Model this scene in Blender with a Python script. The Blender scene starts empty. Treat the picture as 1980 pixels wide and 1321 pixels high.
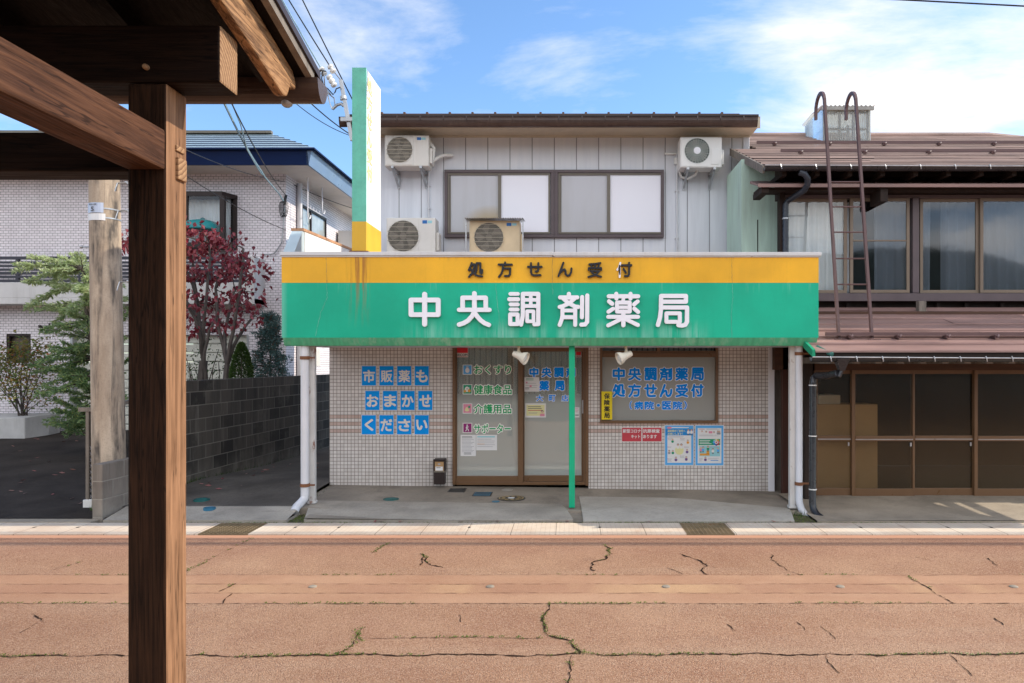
import bpy, bmesh, math, random
from mathutils import Vector, Matrix
random.seed(7)
R = math.radians
scene = bpy.context.scene
COL = scene.collection
F = 1400.0          # focal length in photo pixels; eye height 1.85 m above the gutter
EYE = 1.85
def X(px, Y): return (px - 1100.0) * Y / F
def Z(py, Y): return EYE + (700.0 - py) * Y / F
def P(px, py, Y): return (X(px, Y), Y, Z(py, Y))

# ------------------------------------------------------------------ mesh builder
class MB:
    def __init__(s): s.v = []; s.f = []; s.m = []
    def add(s, vs, fs, m=0):
        o = len(s.v); s.v += [tuple(v) for v in vs]
        for f in fs: s.f.append([i + o for i in f]); s.m.append(m)
        return s
    def box(s, x0, x1, y0, y1, z0, z1, m=0):
        if x0 > x1: x0, x1 = x1, x0
        if y0 > y1: y0, y1 = y1, y0
        if z0 > z1: z0, z1 = z1, z0
        return s.add([(x0,y0,z0),(x1,y0,z0),(x1,y1,z0),(x0,y1,z0),(x0,y0,z1),(x1,y0,z1),(x1,y1,z1),(x0,y1,z1)],
              [(0,3,2,1),(4,5,6,7),(0,1,5,4),(1,2,6,5),(2,3,7,6),(3,0,4,7)], m)
    def pbox(s, a, b, c, d, Y, dep, m=0):            # box whose front face spans photo columns a..c and rows b..d at depth Y
        return s.box(X(a,Y), X(c,Y), Y, Y+dep, Z(d,Y), Z(b,Y), m)
    def quad(s, a, b, c, d, m=0): return s.add([a,b,c,d], [(0,1,2,3)], m)
    def prism(s, poly, axis, a, b, m=0):             # poly in the two other axes, order (y,z) / (x,z) / (x,y)
        n = len(poly)
        def mk(p, t): return (t,p[0],p[1]) if axis == 'x' else (p[0],t,p[1]) if axis == 'y' else (p[0],p[1],t)
        vs = [mk(p,a) for p in poly] + [mk(p,b) for p in poly]
        return s.add(vs, [tuple(range(n)), tuple(range(2*n-1, n-1, -1))] + [(i,(i+1)%n,n+(i+1)%n,n+i) for i in range(n)], m)
    def tube(s, pts, r, n=8, m=0, caps=True):
        pts = [Vector(p) for p in pts]; k = len(pts)
        rs = r if isinstance(r, (list, tuple)) else [r]*k
        vs = []; fs = []; up = None
        for i, p in enumerate(pts):
            t = (pts[min(i+1,k-1)] - pts[max(i-1,0)])
            if t.length < 1e-9: t = Vector((0,0,1))
            t.normalize()
            if up is None:
                up = Vector((0,0,1)) if abs(t.z) < .9 else Vector((1,0,0))
            a = t.cross(up)
            if a.length < 1e-6: a = t.cross(Vector((0,1,0)))
            a.normalize(); b = a.cross(t); up = b
            for j in range(n):
                w = 2*math.pi*j/n
                vs.append(p + (a*math.cos(w) + b*math.sin(w))*rs[i])
        for i in range(k-1):
            for j in range(n):
                fs.append((i*n+j, i*n+(j+1)%n, (i+1)*n+(j+1)%n, (i+1)*n+j))
        if caps: fs += [tuple(range(n-1,-1,-1)), tuple((k-1)*n+j for j in range(n))]
        return s.add(vs, fs, m)
    def bar(s, p, q, w, h, m=0):                     # rectangular bar between two points
        p = Vector(p); q = Vector(q); t = (q-p).normalized()
        up = Vector((0,0,1)) if abs(t.z) < .95 else Vector((0,1,0))
        a = t.cross(up).normalized()*w/2; b = a.cross(t).normalized()*h/2
        vs = [p-a-b,p+a-b,p+a+b,p-a+b,q-a-b,q+a-b,q+a+b,q-a+b]
        return s.add(vs, [(0,1,2,3),(7,6,5,4),(0,4,5,1),(1,5,6,2),(2,6,7,3),(3,7,4,0)], m)
    def disc(s, c, r, ax='y', n=24, m=0, rz=None):
        rz = rz or r; vs = []
        for j in range(n):
            w = 2*math.pi*j/n; a, b = r*math.cos(w), rz*math.sin(w)
            vs.append((c[0]+a,c[1],c[2]+b) if ax=='y' else (c[0]+a,c[1]+b,c[2]) if ax=='z' else (c[0],c[1]+a,c[2]+b))
        return s.add(vs, [tuple(range(n))], m)
    def ring(s, c, r0, r1, ax='y', n=28, m=0):
        vs = []
        for r in (r0, r1):
            for j in range(n):
                w = 2*math.pi*j/n; a, b = r*math.cos(w), r*math.sin(w)
                vs.append((c[0]+a,c[1],c[2]+b) if ax=='y' else (c[0]+a,c[1]+b,c[2]))
        return s.add(vs, [(j,(j+1)%n,n+(j+1)%n,n+j) for j in range(n)], m)
    def lathe(s, prof, c, axis, n=18, m=0):          # prof: (distance along axis, radius)
        c = Vector(c); t = Vector(axis).normalized()
        a = t.cross(Vector((0,0,1)) if abs(t.z)<.9 else Vector((1,0,0))).normalized(); b = a.cross(t)
        vs = [c + t*h + (a*math.cos(2*math.pi*j/n)+b*math.sin(2*math.pi*j/n))*r for h, r in prof for j in range(n)]
        k = len(prof)
        fs = [(i*n+j,i*n+(j+1)%n,(i+1)*n+(j+1)%n,(i+1)*n+j) for i in range(k-1) for j in range(n)]
        fs += [tuple(range(n-1,-1,-1)), tuple((k-1)*n+j for j in range(n))]
        return s.add(vs, fs, m)
BASE = {}
def tag(o, label=None, cat=None, group=None, kind=None):
    if label: o['label'] = label
    if cat: o['category'] = cat
    if group: o['group'] = group
    if kind: o['kind'] = kind
    return o
def root(name, loc, label, cat, group=None):
    o = bpy.data.objects.new(name, None); COL.objects.link(o)
    o.location = loc; o.empty_display_size = .1
    BASE[o.name] = Vector(loc)
    return tag(o, label, cat, group)
def build(mb, name, mats, parent=None, bevel=0, smooth=False, recalc=True, label=None):
    if not isinstance(mats, (list, tuple)): mats = [mats]
    if parent is not None: base = BASE[parent.name]
    else:
        xs = [v[0] for v in mb.v]; ys = [v[1] for v in mb.v]; zs = [v[2] for v in mb.v]
        base = Vector(((min(xs)+max(xs))/2, (min(ys)+max(ys))/2, min(zs)))
    me = bpy.data.meshes.new(name)
    me.from_pydata([(v[0]-base[0], v[1]-base[1], v[2]-base[2]) for v in mb.v], [], mb.f)
    for m in mats: me.materials.append(m)
    me.polygons.foreach_set('material_index', mb.m)
    if smooth: me.polygons.foreach_set('use_smooth', [True]*len(mb.f))
    if recalc:
        bm = bmesh.new(); bm.from_mesh(me); bmesh.ops.recalc_face_normals(bm, faces=bm.faces); bm.to_mesh(me); bm.free()
    if smooth and smooth != True:
        try: me.set_sharp_from_angle(angle=R(smooth))
        except Exception: pass
    me.update()
    o = bpy.data.objects.new(name, me); COL.objects.link(o)
    BASE[o.name] = Vector(base)
    if parent is not None: o.parent = parent
    else: o.location = base
    if bevel:
        b = o.modifiers.new('edge', 'BEVEL'); b.width = bevel; b.segments = 2; b.limit_method = 'ANGLE'; b.angle_limit = R(40)
    if label: o['label'] = label
    return o

# ------------------------------------------------------------------ node helper
class NT:
    def __init__(s, tree): s.t = tree; s.n = tree.nodes; s.l = tree.links
    def new(s, typ, **k):
        n = s.n.new(typ)
        for a, b in k.items(): setattr(n, a, b)
        return n
    def put(s, sock, v):
        if v is None: return
        if isinstance(v, bpy.types.NodeSocket): s.l.new(v, sock)
        else:
            if isinstance(v, (tuple, list)) and sock.type == 'RGBA' and len(v) == 3: v = (*v, 1)
            sock.default_value = v
    def math(s, op, a, b=None, c=None):
        n = s.new('ShaderNodeMath', operation=op)
        for i, v in enumerate((a, b, c)): s.put(n.inputs[i], v)
        return n.outputs[0]
    def mix(s, f, a, b, typ='MIX'):
        n = s.new('ShaderNodeMix', data_type='RGBA', blend_type=typ)
        s.put(n.inputs[0], f); s.put(n.inputs[6], a); s.put(n.inputs[7], b)
        return n.outputs[2]
    def map(s, v, a, b, c=0., d=1.):
        n = s.new('ShaderNodeMapRange'); n.clamp = True
        for i, q in enumerate((v, a, b, c, d)): s.put(n.inputs[i], q)
        return n.outputs[0]
    def pos(s):
        return s.new('ShaderNodeNewGeometry').outputs['Position']
    def xyz(s, v):
        n = s.new('ShaderNodeSeparateXYZ'); s.l.new(v, n.inputs[0]); return n.outputs
    def comb(s, x, y, z):
        n = s.new('ShaderNodeCombineXYZ')
        for i, q in enumerate((x, y, z)): s.put(n.inputs[i], q)
        return n.outputs[0]
    def scale(s, v, k):
        n = s.new('ShaderNodeVectorMath', operation='MULTIPLY'); s.l.new(v, n.inputs[0]); n.inputs[1].default_value = k
        return n.outputs[0]
    def noise(s, v, sc, det=3, rough=.55, dist=0):
        n = s.new('ShaderNodeTexNoise')
        if v is not None: s.l.new(v, n.inputs['Vector'])
        n.inputs['Scale'].default_value = sc; n.inputs['Detail'].default_value = det
        n.inputs['Roughness'].default_value = rough; n.inputs['Distortion'].default_value = dist
        return n.outputs[0]
    def voro(s, v, sc, feature='F1', out='Distance'):
        n = s.new('ShaderNodeTexVoronoi', feature=feature); s.l.new(v, n.inputs['Vector']); n.inputs['Scale'].default_value = sc
        return n.outputs[out]
    def bump(s, h, st, dist=.01):
        n = s.new('ShaderNodeBump'); s.put(n.inputs['Height'], h); n.inputs['Strength'].default_value = st; n.inputs['Distance'].default_value = dist
        return n.outputs[0]
def newmat(name):
    m = bpy.data.materials.new(name); m.use_nodes = True
    t = NT(m.node_tree); b = m.node_tree.nodes['Principled BSDF']
    return m, t, b
def fin(t, b, col, rough=.6, bump=None, spec=.4, metal=0.):
    t.put(b.inputs['Base Color'], col); t.put(b.inputs['Roughness'], rough)
    b.inputs['Specular IOR Level'].default_value = spec; b.inputs['Metallic'].default_value = metal
    if bump is not None: t.l.new(bump, b.inputs['Normal'])
def mul(c, k): return tuple(min(1, x*k) for x in c[:3])
def mat(name, c, r=.6, var=.12, vs=5., st=(1,1,1), bump=.0, bs=60., bst=None, streak=0., sc=(.3,.28,.24), rust=0., spec=.35, metal=0., speck=0., blot=0.):
    m, t, b = newmat(name)
    p = t.pos()
    q = t.scale(p, st)
    n1 = t.noise(q, vs, 5, .6)
    f = t.map(n1, .3, .7)
    col = t.mix(f, mul(c, 1-var), mul(c, 1+var))
    if speck:
        n3 = t.noise(q, vs*22, 2)
        col = t.mix(t.math('MULTIPLY', t.map(n3, .52, .7), speck), col, mul(c, .45))
    if blot:
        b1 = t.noise(p, 1.3, 6, .72, .4); b2 = t.noise(p, .45, 4, .6); b3 = t.noise(t.scale(p, (1, 3.5, 1)), 3.2, 5, .7)
        col = t.mix(t.math('MULTIPLY', t.map(b1, .50, .66), blot), col, mul(c, .50))
        col = t.mix(t.math('MULTIPLY', t.map(b2, .48, .64), blot*.7), col, mul(c, 1.28))
        col = t.mix(t.math('MULTIPLY', t.map(b3, .60, .70), blot*.8), col, mul(c, .42))
    if streak:
        n2 = t.noise(t.scale(p, (9, 9, .7)), 1.6, 4, .65)
        n4 = t.noise(p, .9, 3)
        col = t.mix(t.math('MULTIPLY', t.math('MULTIPLY', t.map(n2, .48, .72), t.map(n4, .35, .65)), streak), col, sc)
    if rust:
        n5 = t.noise(t.scale(p, (1, 1, .55)), 6.5, 6, .7)
        col = t.mix(t.map(n5, .70-.2*rust, .74-.2*rust+.06), col, (.19,.06,.02))
    rr = t.map(t.noise(q, vs*2, 3), .3, .7, max(.05, r-.08), min(1, r+.08))
    bp = t.bump(t.noise(t.scale(p, bst or st), bs, 4, .6), bump, .01) if bump else None
    fin(t, b, col, rr, bp, spec, metal)
    return m
def tilemat(name, pu, pv, m_, c0, c1, mort, band=None, offset=0, axis='xz', var=.1, rough=.45, stain=0., u0=0., v0=0.):
    """wall tiles laid out in metres on the wall: pitch pu x pv, joint width m_"""
    m, t, b = newmat(name)
    p = t.pos(); x, y, z = t.xyz(p)[:3]
    nrm = t.xyz(t.new('ShaderNodeNewGeometry').outputs['True Normal'])
    side = t.math('GREATER_THAN', t.math('ABSOLUTE', nrm[0]), .7)
    hx = t.math('ADD', t.math('MULTIPLY', x, t.math('SUBTRACT', 1., side)), t.math('MULTIPLY', y, side))
    v = t.math('DIVIDE', t.math('SUBTRACT', v0, z), pv)
    row = t.math('FLOOR', v)
    u = t.math('DIVIDE', t.math('SUBTRACT', hx, u0), pu)
    if offset: u = t.math('ADD', u, t.math('MULTIPLY', t.math('MODULO', t.math('ABSOLUTE', row), 2.), offset))
    colx = t.math('FLOOR', u)
    fu = t.math('FRACT', u); fv = t.math('FRACT', v)
    du = t.math('MULTIPLY', t.math('MINIMUM', fu, t.math('SUBTRACT', 1., fu)), pu)
    dv = t.math('MULTIPLY', t.math('MINIMUM', fv, t.math('SUBTRACT', 1., fv)), pv)
    d = t.math('MINIMUM', du, dv)
    joint = t.map(d, m_*.35, m_*.65, 1., 0.)
    w = t.new('ShaderNodeTexWhiteNoise'); w.noise_dimensions = '2D'
    t.l.new(t.comb(colx, row, 0.), w.inputs['Vector'])
    rnd = w.outputs['Value']
    col = t.mix(rnd, c0, c1)
    col = t.mix(t.math('MULTIPLY', t.math('GREATER_THAN', rnd, .90), .22), col, mul(c0, .55))
    if band:
        is_b = None
        for k in band:
            e = t.math('COMPARE', row, float(k), .2)
            is_b = e if is_b is None else t.math('MAXIMUM', is_b, e)
        col = t.mix(is_b, col, t.mix(rnd, (.47,.33,.275), (.55,.40,.34)))
    big = t.noise(p, .8, 4)
    col = t.mix(t.math('MULTIPLY', t.map(big, .4, .7), .18), col, mul(c0, .7))
    if stain:
        s_ = t.noise(t.scale(p, (3.2,3.2,.5)), 1.3, 5, .65)
        col = t.mix(t.math('MULTIPLY', t.map(s_, .45, .65), stain), col, (.018,.018,.017))
        s2 = t.noise(p, 2.2, 5, .7)
        col = t.mix(t.math('MULTIPLY', t.map(s2, .56, .75), .5), col, (.16,.15,.12))
    spl = t.noise(p, 3.0, 4, .65)
    col = t.mix(t.math('MULTIPLY', t.math('MULTIPLY', t.map(z, .42, .04), t.map(spl, .35, .65)), .5), col, mul(mort, 1.8))
    runs = t.noise(t.scale(p, (5, 5, .45)), 1.5, 5, .65)
    col = t.mix(t.math('MULTIPLY', t.map(runs, .56, .74), .28), col, mul(mort, 2.))
    gv = t.noise(p, 4., 4, .6)
    col = t.mix(joint, col, t.mix(gv, mul(mort, .55), mul(mort, 1.5)))
    h = t.math('ADD', t.math('SUBTRACT', 1., joint), t.math('MULTIPLY', rnd, .25))
    fin(t, b, col, t.mix(joint, (rough,)*3, (.85,)*3), t.bump(h, .5, .004), .4)
    return m
def glassmat(name, tint=(.9,.93,.92), refl=1.0, rough=.01, alpha=.0, film=(.5,.5,.5), az=None):
    """thin window glass: transparent sheet with fresnel reflection; alpha adds a frosted film"""
    m = bpy.data.materials.new(name); m.use_nodes = True
    t = NT(m.node_tree); t.n.clear()
    out = t.new('ShaderNodeOutputMaterial')
    tr = t.new('ShaderNodeBsdfTransparent'); tr.inputs[0].default_value = (*tint, 1)
    gl = t.new('ShaderNodeBsdfGlossy'); gl.inputs[0].default_value = (1,1,1,1); gl.inputs['Roughness'].default_value = rough
    if rough < .05:
        wv = t.noise(t.pos(), 1.7, 2); t.l.new(t.bump(wv, .06, .02), gl.inputs['Normal'])
    else:
        wv = t.noise(t.pos(), 60, 2); t.l.new(t.bump(wv, .25, .01), gl.inputs['Normal'])
    lw = t.new('ShaderNodeFresnel'); lw.inputs[0].default_value = 1.5
    f = t.math('MULTIPLY', lw.outputs[0], refl*2.0)
    mx = t.new('ShaderNodeMixShader')
    base = tr.outputs[0]
    if alpha:
        df = t.new('ShaderNodeBsdfDiffuse'); df.inputs[0].default_value = (*film, 1)
        tl = t.new('ShaderNodeBsdfTranslucent'); tl.inputs[0].default_value = (*film, 1)
        m1 = t.new('ShaderNodeMixShader'); m1.inputs[0].default_value = .4
        t.l.new(df.outputs[0], m1.inputs[1]); t.l.new(tl.outputs[0], m1.inputs[2])
        m2 = t.new('ShaderNodeMixShader'); m2.inputs[0].default_value = alpha
        if az: t.l.new(t.map(t.math('ADD', t.xyz(t.pos())[2], t.math('MULTIPLY', t.noise(t.pos(), 3, 2), .05)), az[0], az[1], alpha, az[2]), m2.inputs[0])
        t.l.new(base, m2.inputs[1]); t.l.new(m1.outputs[0], m2.inputs[2]); base = m2.outputs[0]
    t.l.new(f, mx.inputs[0]); t.l.new(base, mx.inputs[1]); t.l.new(gl.outputs[0], mx.inputs[2])
    t.l.new(mx.outputs[0], out.inputs[0])
    return m
def leafmat(name, cols, trans=.35, rough=.5, sunny_top=None):
    m = bpy.data.materials.new(name); m.use_nodes = True
    t = NT(m.node_tree); t.n.clear()
    out = t.new('ShaderNodeOutputMaterial')
    rnd = t.new('ShaderNodeNewGeometry').outputs['Random Per Island']
    rp = t.new('ShaderNodeValToRGB'); e = rp.color_ramp.elements
    for i, c in enumerate(cols):
        if i < 2: e[i].position = i/(len(cols)-1); el = e[i]
        else: el = e.new(i/(len(cols)-1))
    for i, c in enumerate(cols):
        rp.color_ramp.elements[i].position = i/(len(cols)-1)
    for i, c in enumerate(cols): rp.color_ramp.elements[i].color = (*c, 1)
    t.l.new(rnd, rp.inputs[0])
    big = t.noise(t.pos(), 2.5, 3)
    col = t.mix(t.math('MULTIPLY', t.map(big, .35, .65), .35), rp.outputs[0], mul(cols[0], .5))
    if sunny_top:  # yellower, paler leaves up the tree: sunlight on the top painted in
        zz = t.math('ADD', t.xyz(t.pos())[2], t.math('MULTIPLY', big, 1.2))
        col = t.mix(t.math('MULTIPLY', t.map(zz, sunny_top[0], sunny_top[1]), .8), col, t.mix(rnd, (.40,.50,.20), (.72,.76,.48)))
    pb = t.new('ShaderNodeBsdfPrincipled'); t.l.new(col, pb.inputs['Base Color']); pb.inputs['Roughness'].default_value = rough
    tl = t.new('ShaderNodeBsdfTranslucent'); t.l.new(col, tl.inputs[0])
    mx = t.new('ShaderNodeMixShader'); mx.inputs[0].default_value = trans
    t.l.new(pb.outputs[0], mx.inputs[1]); t.l.new(tl.outputs[0], mx.inputs[2]); t.l.new(mx.outputs[0], out.inputs[0])
    return m

# ------------------------------------------------------------------ lettering
_tc = {}
def glyphs(body, off=0.0, res=2):
    k = (body, off)
    if k in _tc: return _tc[k]
    cu = bpy.data.curves.new('t', 'FONT'); cu.body = body; cu.offset = off; cu.resolution_u = res
    o = bpy.data.objects.new('t', cu); COL.objects.link(o)
    dg = bpy.context.evaluated_depsgraph_get(); dg.update()
    me = bpy.data.meshes.new_from_object(o.evaluated_get(dg))
    r = ([(v.co.x, v.co.y) for v in me.vertices], [list(p.vertices) for p in me.polygons])
    bpy.data.objects.remove(o); bpy.data.meshes.remove(me); bpy.data.curves.remove(cu)
    _tc[k] = r
    return r
def text(mb, body, x0, x1, z0, z1, y, off=.0, m=0, plane='y'):
    """lay flat lettering into a rectangle; off (in ems) thickens the strokes by stacking shifted copies"""
    vs, fs = glyphs(body)
    if not vs: return
    ax = min(v[0] for v in vs); bx = max(v[0] for v in vs); ay = min(v[1] for v in vs); by = max(v[1] for v in vs)
    sx = (x1-x0)/max(1e-6, bx-ax); sz = (z1-z0)/max(1e-6, by-ay); n = 0 if not off else (8 if off < .05 else 14)
    sh = [(0,0)] + [(off*sx*math.cos(6.2832*k/n), off*sz*math.sin(6.2832*k/n)) for k in range(n)]
    for k, (du, dw) in enumerate(sh):
        h = k*.00008
        mb.add([(x0+(a-ax)*sx+du, y-h, z0+(b-ay)*sz+dw) if plane == 'y' else (y+h, x0+(a-ax)*sx+du, z0+(b-ay)*sz+dw) for a, b in vs], fs, m)
def ptext(mb, body, a, b, c, d, Y, off=0., m=0, lift=0.):
    text(mb, body, X(a,Y), X(c,Y), Z(d,Y), Z(b,Y), Y-lift, off, m)
def rect(a, b, c, d, w): return [[(a,b),(c,b),(c,d),(a,d),(a,b)], w]
# stroke skeletons of the raised sign letters: polylines with a stroke width, measured in their own units
GL = {
'中': [rect(112,212,482,415,64), [[(297,132),(297,548)],66]],
'央': [[[(976,130),(976,380)],62], [[(816,352),(816,190),(1130,190),(1130,352)],60], [[(768,354),(1180,354)],58],
      [[(976,380),(945,440),(890,500),(830,535),(768,555)],60], [[(976,380),(1010,440),(1060,495),(1115,535),(1172,558)],60]],
'調': [[[(1465,135),(1567,135)],50], [[(1452,208),(1568,208)],58], [[(1468,278),(1565,278)],52], [[(1468,347),(1563,347)],52],
      rect(1463,414,1563,545,54), [[(1610,552),(1632,440),(1634,400),(1634,135),(1842,135),(1842,545),(1790,548)],56],
      [[(1634,216),(1842,216)],48], [[(1634,300),(1842,300)],50], [[(1740,135),(1740,300)],48], rect(1692,372,1778,508,48)],
'剤': [[[(266,125),(266,170)],54], [[(155,168),(372,168)],50], [[(190,178),(266,245),(345,285),(385,290)],50], [[(342,178),(266,245),(190,280),(150,290)],50],
      [[(185,300),(185,400),(175,450),(150,518)],50], [[(345,290),(345,518)],50], [[(185,335),(345,335)],46], [[(185,420),(345,420)],50],
      [[(433,165),(430,420)],52], [[(497,145),(495,480),(470,512),(422,515)],52]],
'薬': [[[(772,156),(1142,156)],52], [[(866,125),(868,185)],50], [[(1046,125),(1046,185)],50], [[(962,165),(948,225)],44],
      rect(876,236,1036,350,50), [[(876,295),(1036,295)],42], [[(775,220),(815,252)],52], [[(768,352),(826,314)],50],
      [[(1135,222),(1090,260)],50], [[(1094,312),(1142,355)],50], [[(765,416),(1140,416)],50], [[(955,350),(955,522)],54],
      [[(925,445),(765,525)],50], [[(985,445),(1138,520)],50]],
'局': [[[(1400,520),(1425,430),(1437,330),(1440,152),(1748,152),(1748,225),(1440,225)],52],
      [[(1440,298),(1762,298),(1762,480),(1740,518),(1700,528),(1655,522)],52], rect(1505,372,1672,480,48)],
'処': [[[(128,80),(112,122),(96,158)],21], [[(122,98),(160,96),(150,150),(130,195),(97,232)],21], [[(112,135),(135,178),(170,210),(200,222),(242,225)],21],
      [[(182,85),(180,150),(165,195)],21], [[(182,82),(222,82),(222,180),(229,195),(241,190),(242,155)],21]],
'方': [[[(492,75),(492,97)],22], [[(422,97),(565,97)],22], [[(470,100),(468,150),(450,200),(425,230)],22], [[(470,140),(548,140),(545,205),(530,222),(490,222)],22]],
'せ': [[[(742,122),(890,122)],22], [[(855,82),(853,155),(845,170),(825,172)],22], [[(775,82),(775,185),(785,208),(810,215),(878,212)],22]],
'ん': [[[(1128,78),(1075,222)],22], [[(1082,200),(1118,158),(1142,150),(1152,168),(1152,200),(1170,220),(1195,214),(1213,180),(1216,140)],22]],
'受': [[[(1410,94),(1470,90),(1532,80)],20], [[(1430,105),(1438,120)],18], [[(1470,103),(1475,120)],18], [[(1520,100),(1508,120)],18],
      [[(1405,158),(1405,135),(1540,135),(1540,158)],20], [[(1425,168),(1520,168),(1490,200),(1450,220),(1400,232)],20], [[(1435,180),(1470,210),(1540,230)],20]],
'付': [[[(1750,78),(1735,130),(1718,152)],21], [[(1743,130),(1743,232)],21], [[(1765,105),(1870,105)],22], [[(1845,78),(1845,205),(1835,222),(1800,222)],22], [[(1785,145),(1808,185)],22]],
}
def gbox(ch):
    xs = []; ys = []
    for pl, w in GL[ch]:
        for x, y in pl: xs += [x-w/2, x+w/2]; ys += [y-w/2, y+w/2]
    return min(xs), max(xs), min(ys), max(ys)
def strokes(mb, ch, x0, x1, z0, z1, yf, dep, grow=0., m=0, only=None):
    """raised letter: every stroke segment is a slab with round ends"""
    a, b, c, d = gbox(ch); sx = (x1-x0)/(b-a); sz = (z1-z0)/(d-c); lv = 0
    for si, (pl, w) in enumerate(GL[ch]):
        if only is not None and si not in only: continue
        r = w/2*(sx+sz)/2 + grow
        pts = [(x0+(x-a)*sx, z1-(y-c)*sz) for x, y in pl]
        for (p, q) in zip(pts[:-1], pts[1:]):
            an = math.atan2(q[1]-p[1], q[0]-p[0]); n = 8; poly = []
            for k in range(n+1):
                t = an+math.pi/2+math.pi*k/n; poly.append((p[0]+r*math.cos(t), p[1]+r*math.sin(t)))
            for k in range(n+1):
                t = an-math.pi/2+math.pi*k/n; poly.append((q[0]+r*math.cos(t), q[1]+r*math.sin(t)))
            y = yf - lv*(.00022 if dep else .00005); lv += 1
            if dep: mb.prism(poly, 'y', y, yf+dep, m)
            else: mb.add([(u, y, v) for u, v in poly], [tuple(range(len(poly)))], m)
# ================================================================== camera, sun, sky
cam = bpy.data.objects.new('camera', bpy.data.cameras.new('camera')); COL.objects.link(cam)
cam.location = (0, 0, EYE); cam.rotation_euler = (R(90), 0, 0)
cam.data.sensor_width = 36; cam.data.lens = F/1980*36
cam.data.shift_x = -110/1980; cam.data.shift_y = 39.5/1980
cam.data.clip_start = .05; cam.data.clip_end = 3000
scene.camera = cam
scene.view_settings.view_transform = 'Standard'; scene.view_settings.look = 'None'; scene.view_settings.exposure = 0
try: scene.cycles.use_denoising = True; scene.cycles.denoiser = 'OPENIMAGEDENOISE'
except Exception: pass
scene.cycles.max_bounces = 8; scene.cycles.transparent_max_bounces = 12; scene.cycles.sample_clamp_indirect = 6
AZ, EL = R(82), R(36)                                # sun: far to the right, slightly behind the buildings
sd = Vector((math.sin(AZ)*math.cos(EL), math.cos(AZ)*math.cos(EL), math.sin(EL)))
sun = bpy.data.objects.new('sun', bpy.data.lights.new('sun', 'SUN')); COL.objects.link(sun)
sun.data.energy = 5.0; sun.data.angle = R(.53); sun.data.color = (1, .90, .75)
sun.rotation_euler = sd.to_track_quat('Z', 'Y').to_euler(); sun.location = (8, 6, 14)
w = bpy.data.worlds.new('World'); scene.world = w; w.use_nodes = True
t = NT(w.node_tree); bg = w.node_tree.nodes['Background']
sky = t.new('ShaderNodeTexSky', sky_type='NISHITA'); sky.sun_disc = False
sky.sun_elevation = EL; sky.sun_rotation = AZ; sky.air_density = 1.0; sky.dust_density = .25; sky.ozone_density = 2.5
d = t.new('ShaderNodeTexCoord').outputs['Generated']
dx, dy, dz = t.xyz(d)[:3]
den = t.math('ADD', t.math('ABSOLUTE', dz), .12)
cp = t.comb(t.math('DIVIDE', dx, den), t.math('DIVIDE', dy, den), 0.)
cn = t.noise(t.scale(cp, (.75, 1.1, 1)), 1.5, 12, .62, .25)
c2 = t.noise(t.scale(cp, (.5, .9, 1)), .55, 3, .5)
def lobe(px, py, k):                                 # a bank of cloud around one direction of the sky
    v = Vector(((px-1100)/F, 1, (700-py)/F)).normalized()
    n = t.new('ShaderNodeVectorMath', operation='DOT_PRODUCT'); t.l.new(d, n.inputs[0]); n.inputs[1].default_value = v
    return t.map(n.outputs['Value'], math.cos(k), 1.)
banks = t.math('ADD', lobe(1790, 95, .30), t.math('ADD', t.math('MULTIPLY', lobe(690, 30, .15), .75), t.math('MULTIPLY', lobe(1060, 140, .22), .5)))
banks = t.math('ADD', banks, t.math('MULTIPLY', lobe(1620, 200, .15), .5))
banks = t.math('ADD', banks, t.math('MULTIPLY', lobe(300, 240, .25), .35))
back = t.map(dy, .05, -.6, 0., .75)                  # bright cloud added behind the viewer, out of view, to lift the shaded fronts
cov = t.math('ADD', t.math('ADD', t.math('MULTIPLY', cn, 1.05), t.math('MULTIPLY', c2, .25)), t.math('ADD', t.math('MULTIPLY', banks, .30), t.math('MULTIPLY', back, .45)))
cl = t.math('POWER', t.map(cov, .79, 1.06), 1.2)
skyc = t.mix(1., sky.outputs[0], (1.38, 1.60, 1.78), 'MULTIPLY')
ccol = t.mix(t.map(dy, .05, -.4), (7.6, 7.7, 7.9), (17.8, 17.4, 17.1))
t.l.new(t.mix(cl, skyc, ccol), bg.inputs[0]); bg.inputs[1].default_value = .15

# ================================================================== materials
M = {}
M['siding'] = None
def siding():
    m, t, b = newmat('siding'); p = t.pos(); x, y, z = t.xyz(p)[:3]
    u = t.math('FRACT', t.math('DIVIDE', t.math('SUBTRACT', x, X(771.7, 12.06)), .3694))
    dd = t.math('MINIMUM', u, t.math('SUBTRACT', 1., u))
    j = t.map(dd, .008, .020, 1., 0.)
    rim = t.map(dd, .015, .055, 1., 0.)
    n = t.noise(t.scale(p, (5, 5, .5)), 1.8, 4)
    col = t.mix(t.map(n, .35, .68), (.64,.665,.71), (.73,.755,.80))
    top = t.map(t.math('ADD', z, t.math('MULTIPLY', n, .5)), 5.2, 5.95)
    col = t.mix(t.math('MULTIPLY', top, .40), col, (.54,.49,.40))  # creamier top: warm light bounced off the eave, painted into the siding
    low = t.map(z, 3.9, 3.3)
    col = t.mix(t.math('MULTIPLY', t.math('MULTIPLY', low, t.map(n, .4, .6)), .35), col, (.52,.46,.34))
    col = t.mix(t.math('MULTIPLY', rim, .12), col, (.3,.3,.3))
    col = t.mix(j, col, (.12,.12,.125))
    fin(t, b, col, .45, t.bump(t.math('SUBTRACT', 1., rim), .35, .01), .35)
    return m
M['siding'] = siding()
M['siding_plain'] = mat('siding_plain', (.62,.63,.65), .5, .06, 3, streak=.2)
M['mint'] = mat('mint_board', (.50,.66,.55), .6, .10, 3, st=(6,6,.6), streak=.35, sc=(.28,.33,.26))
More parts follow.
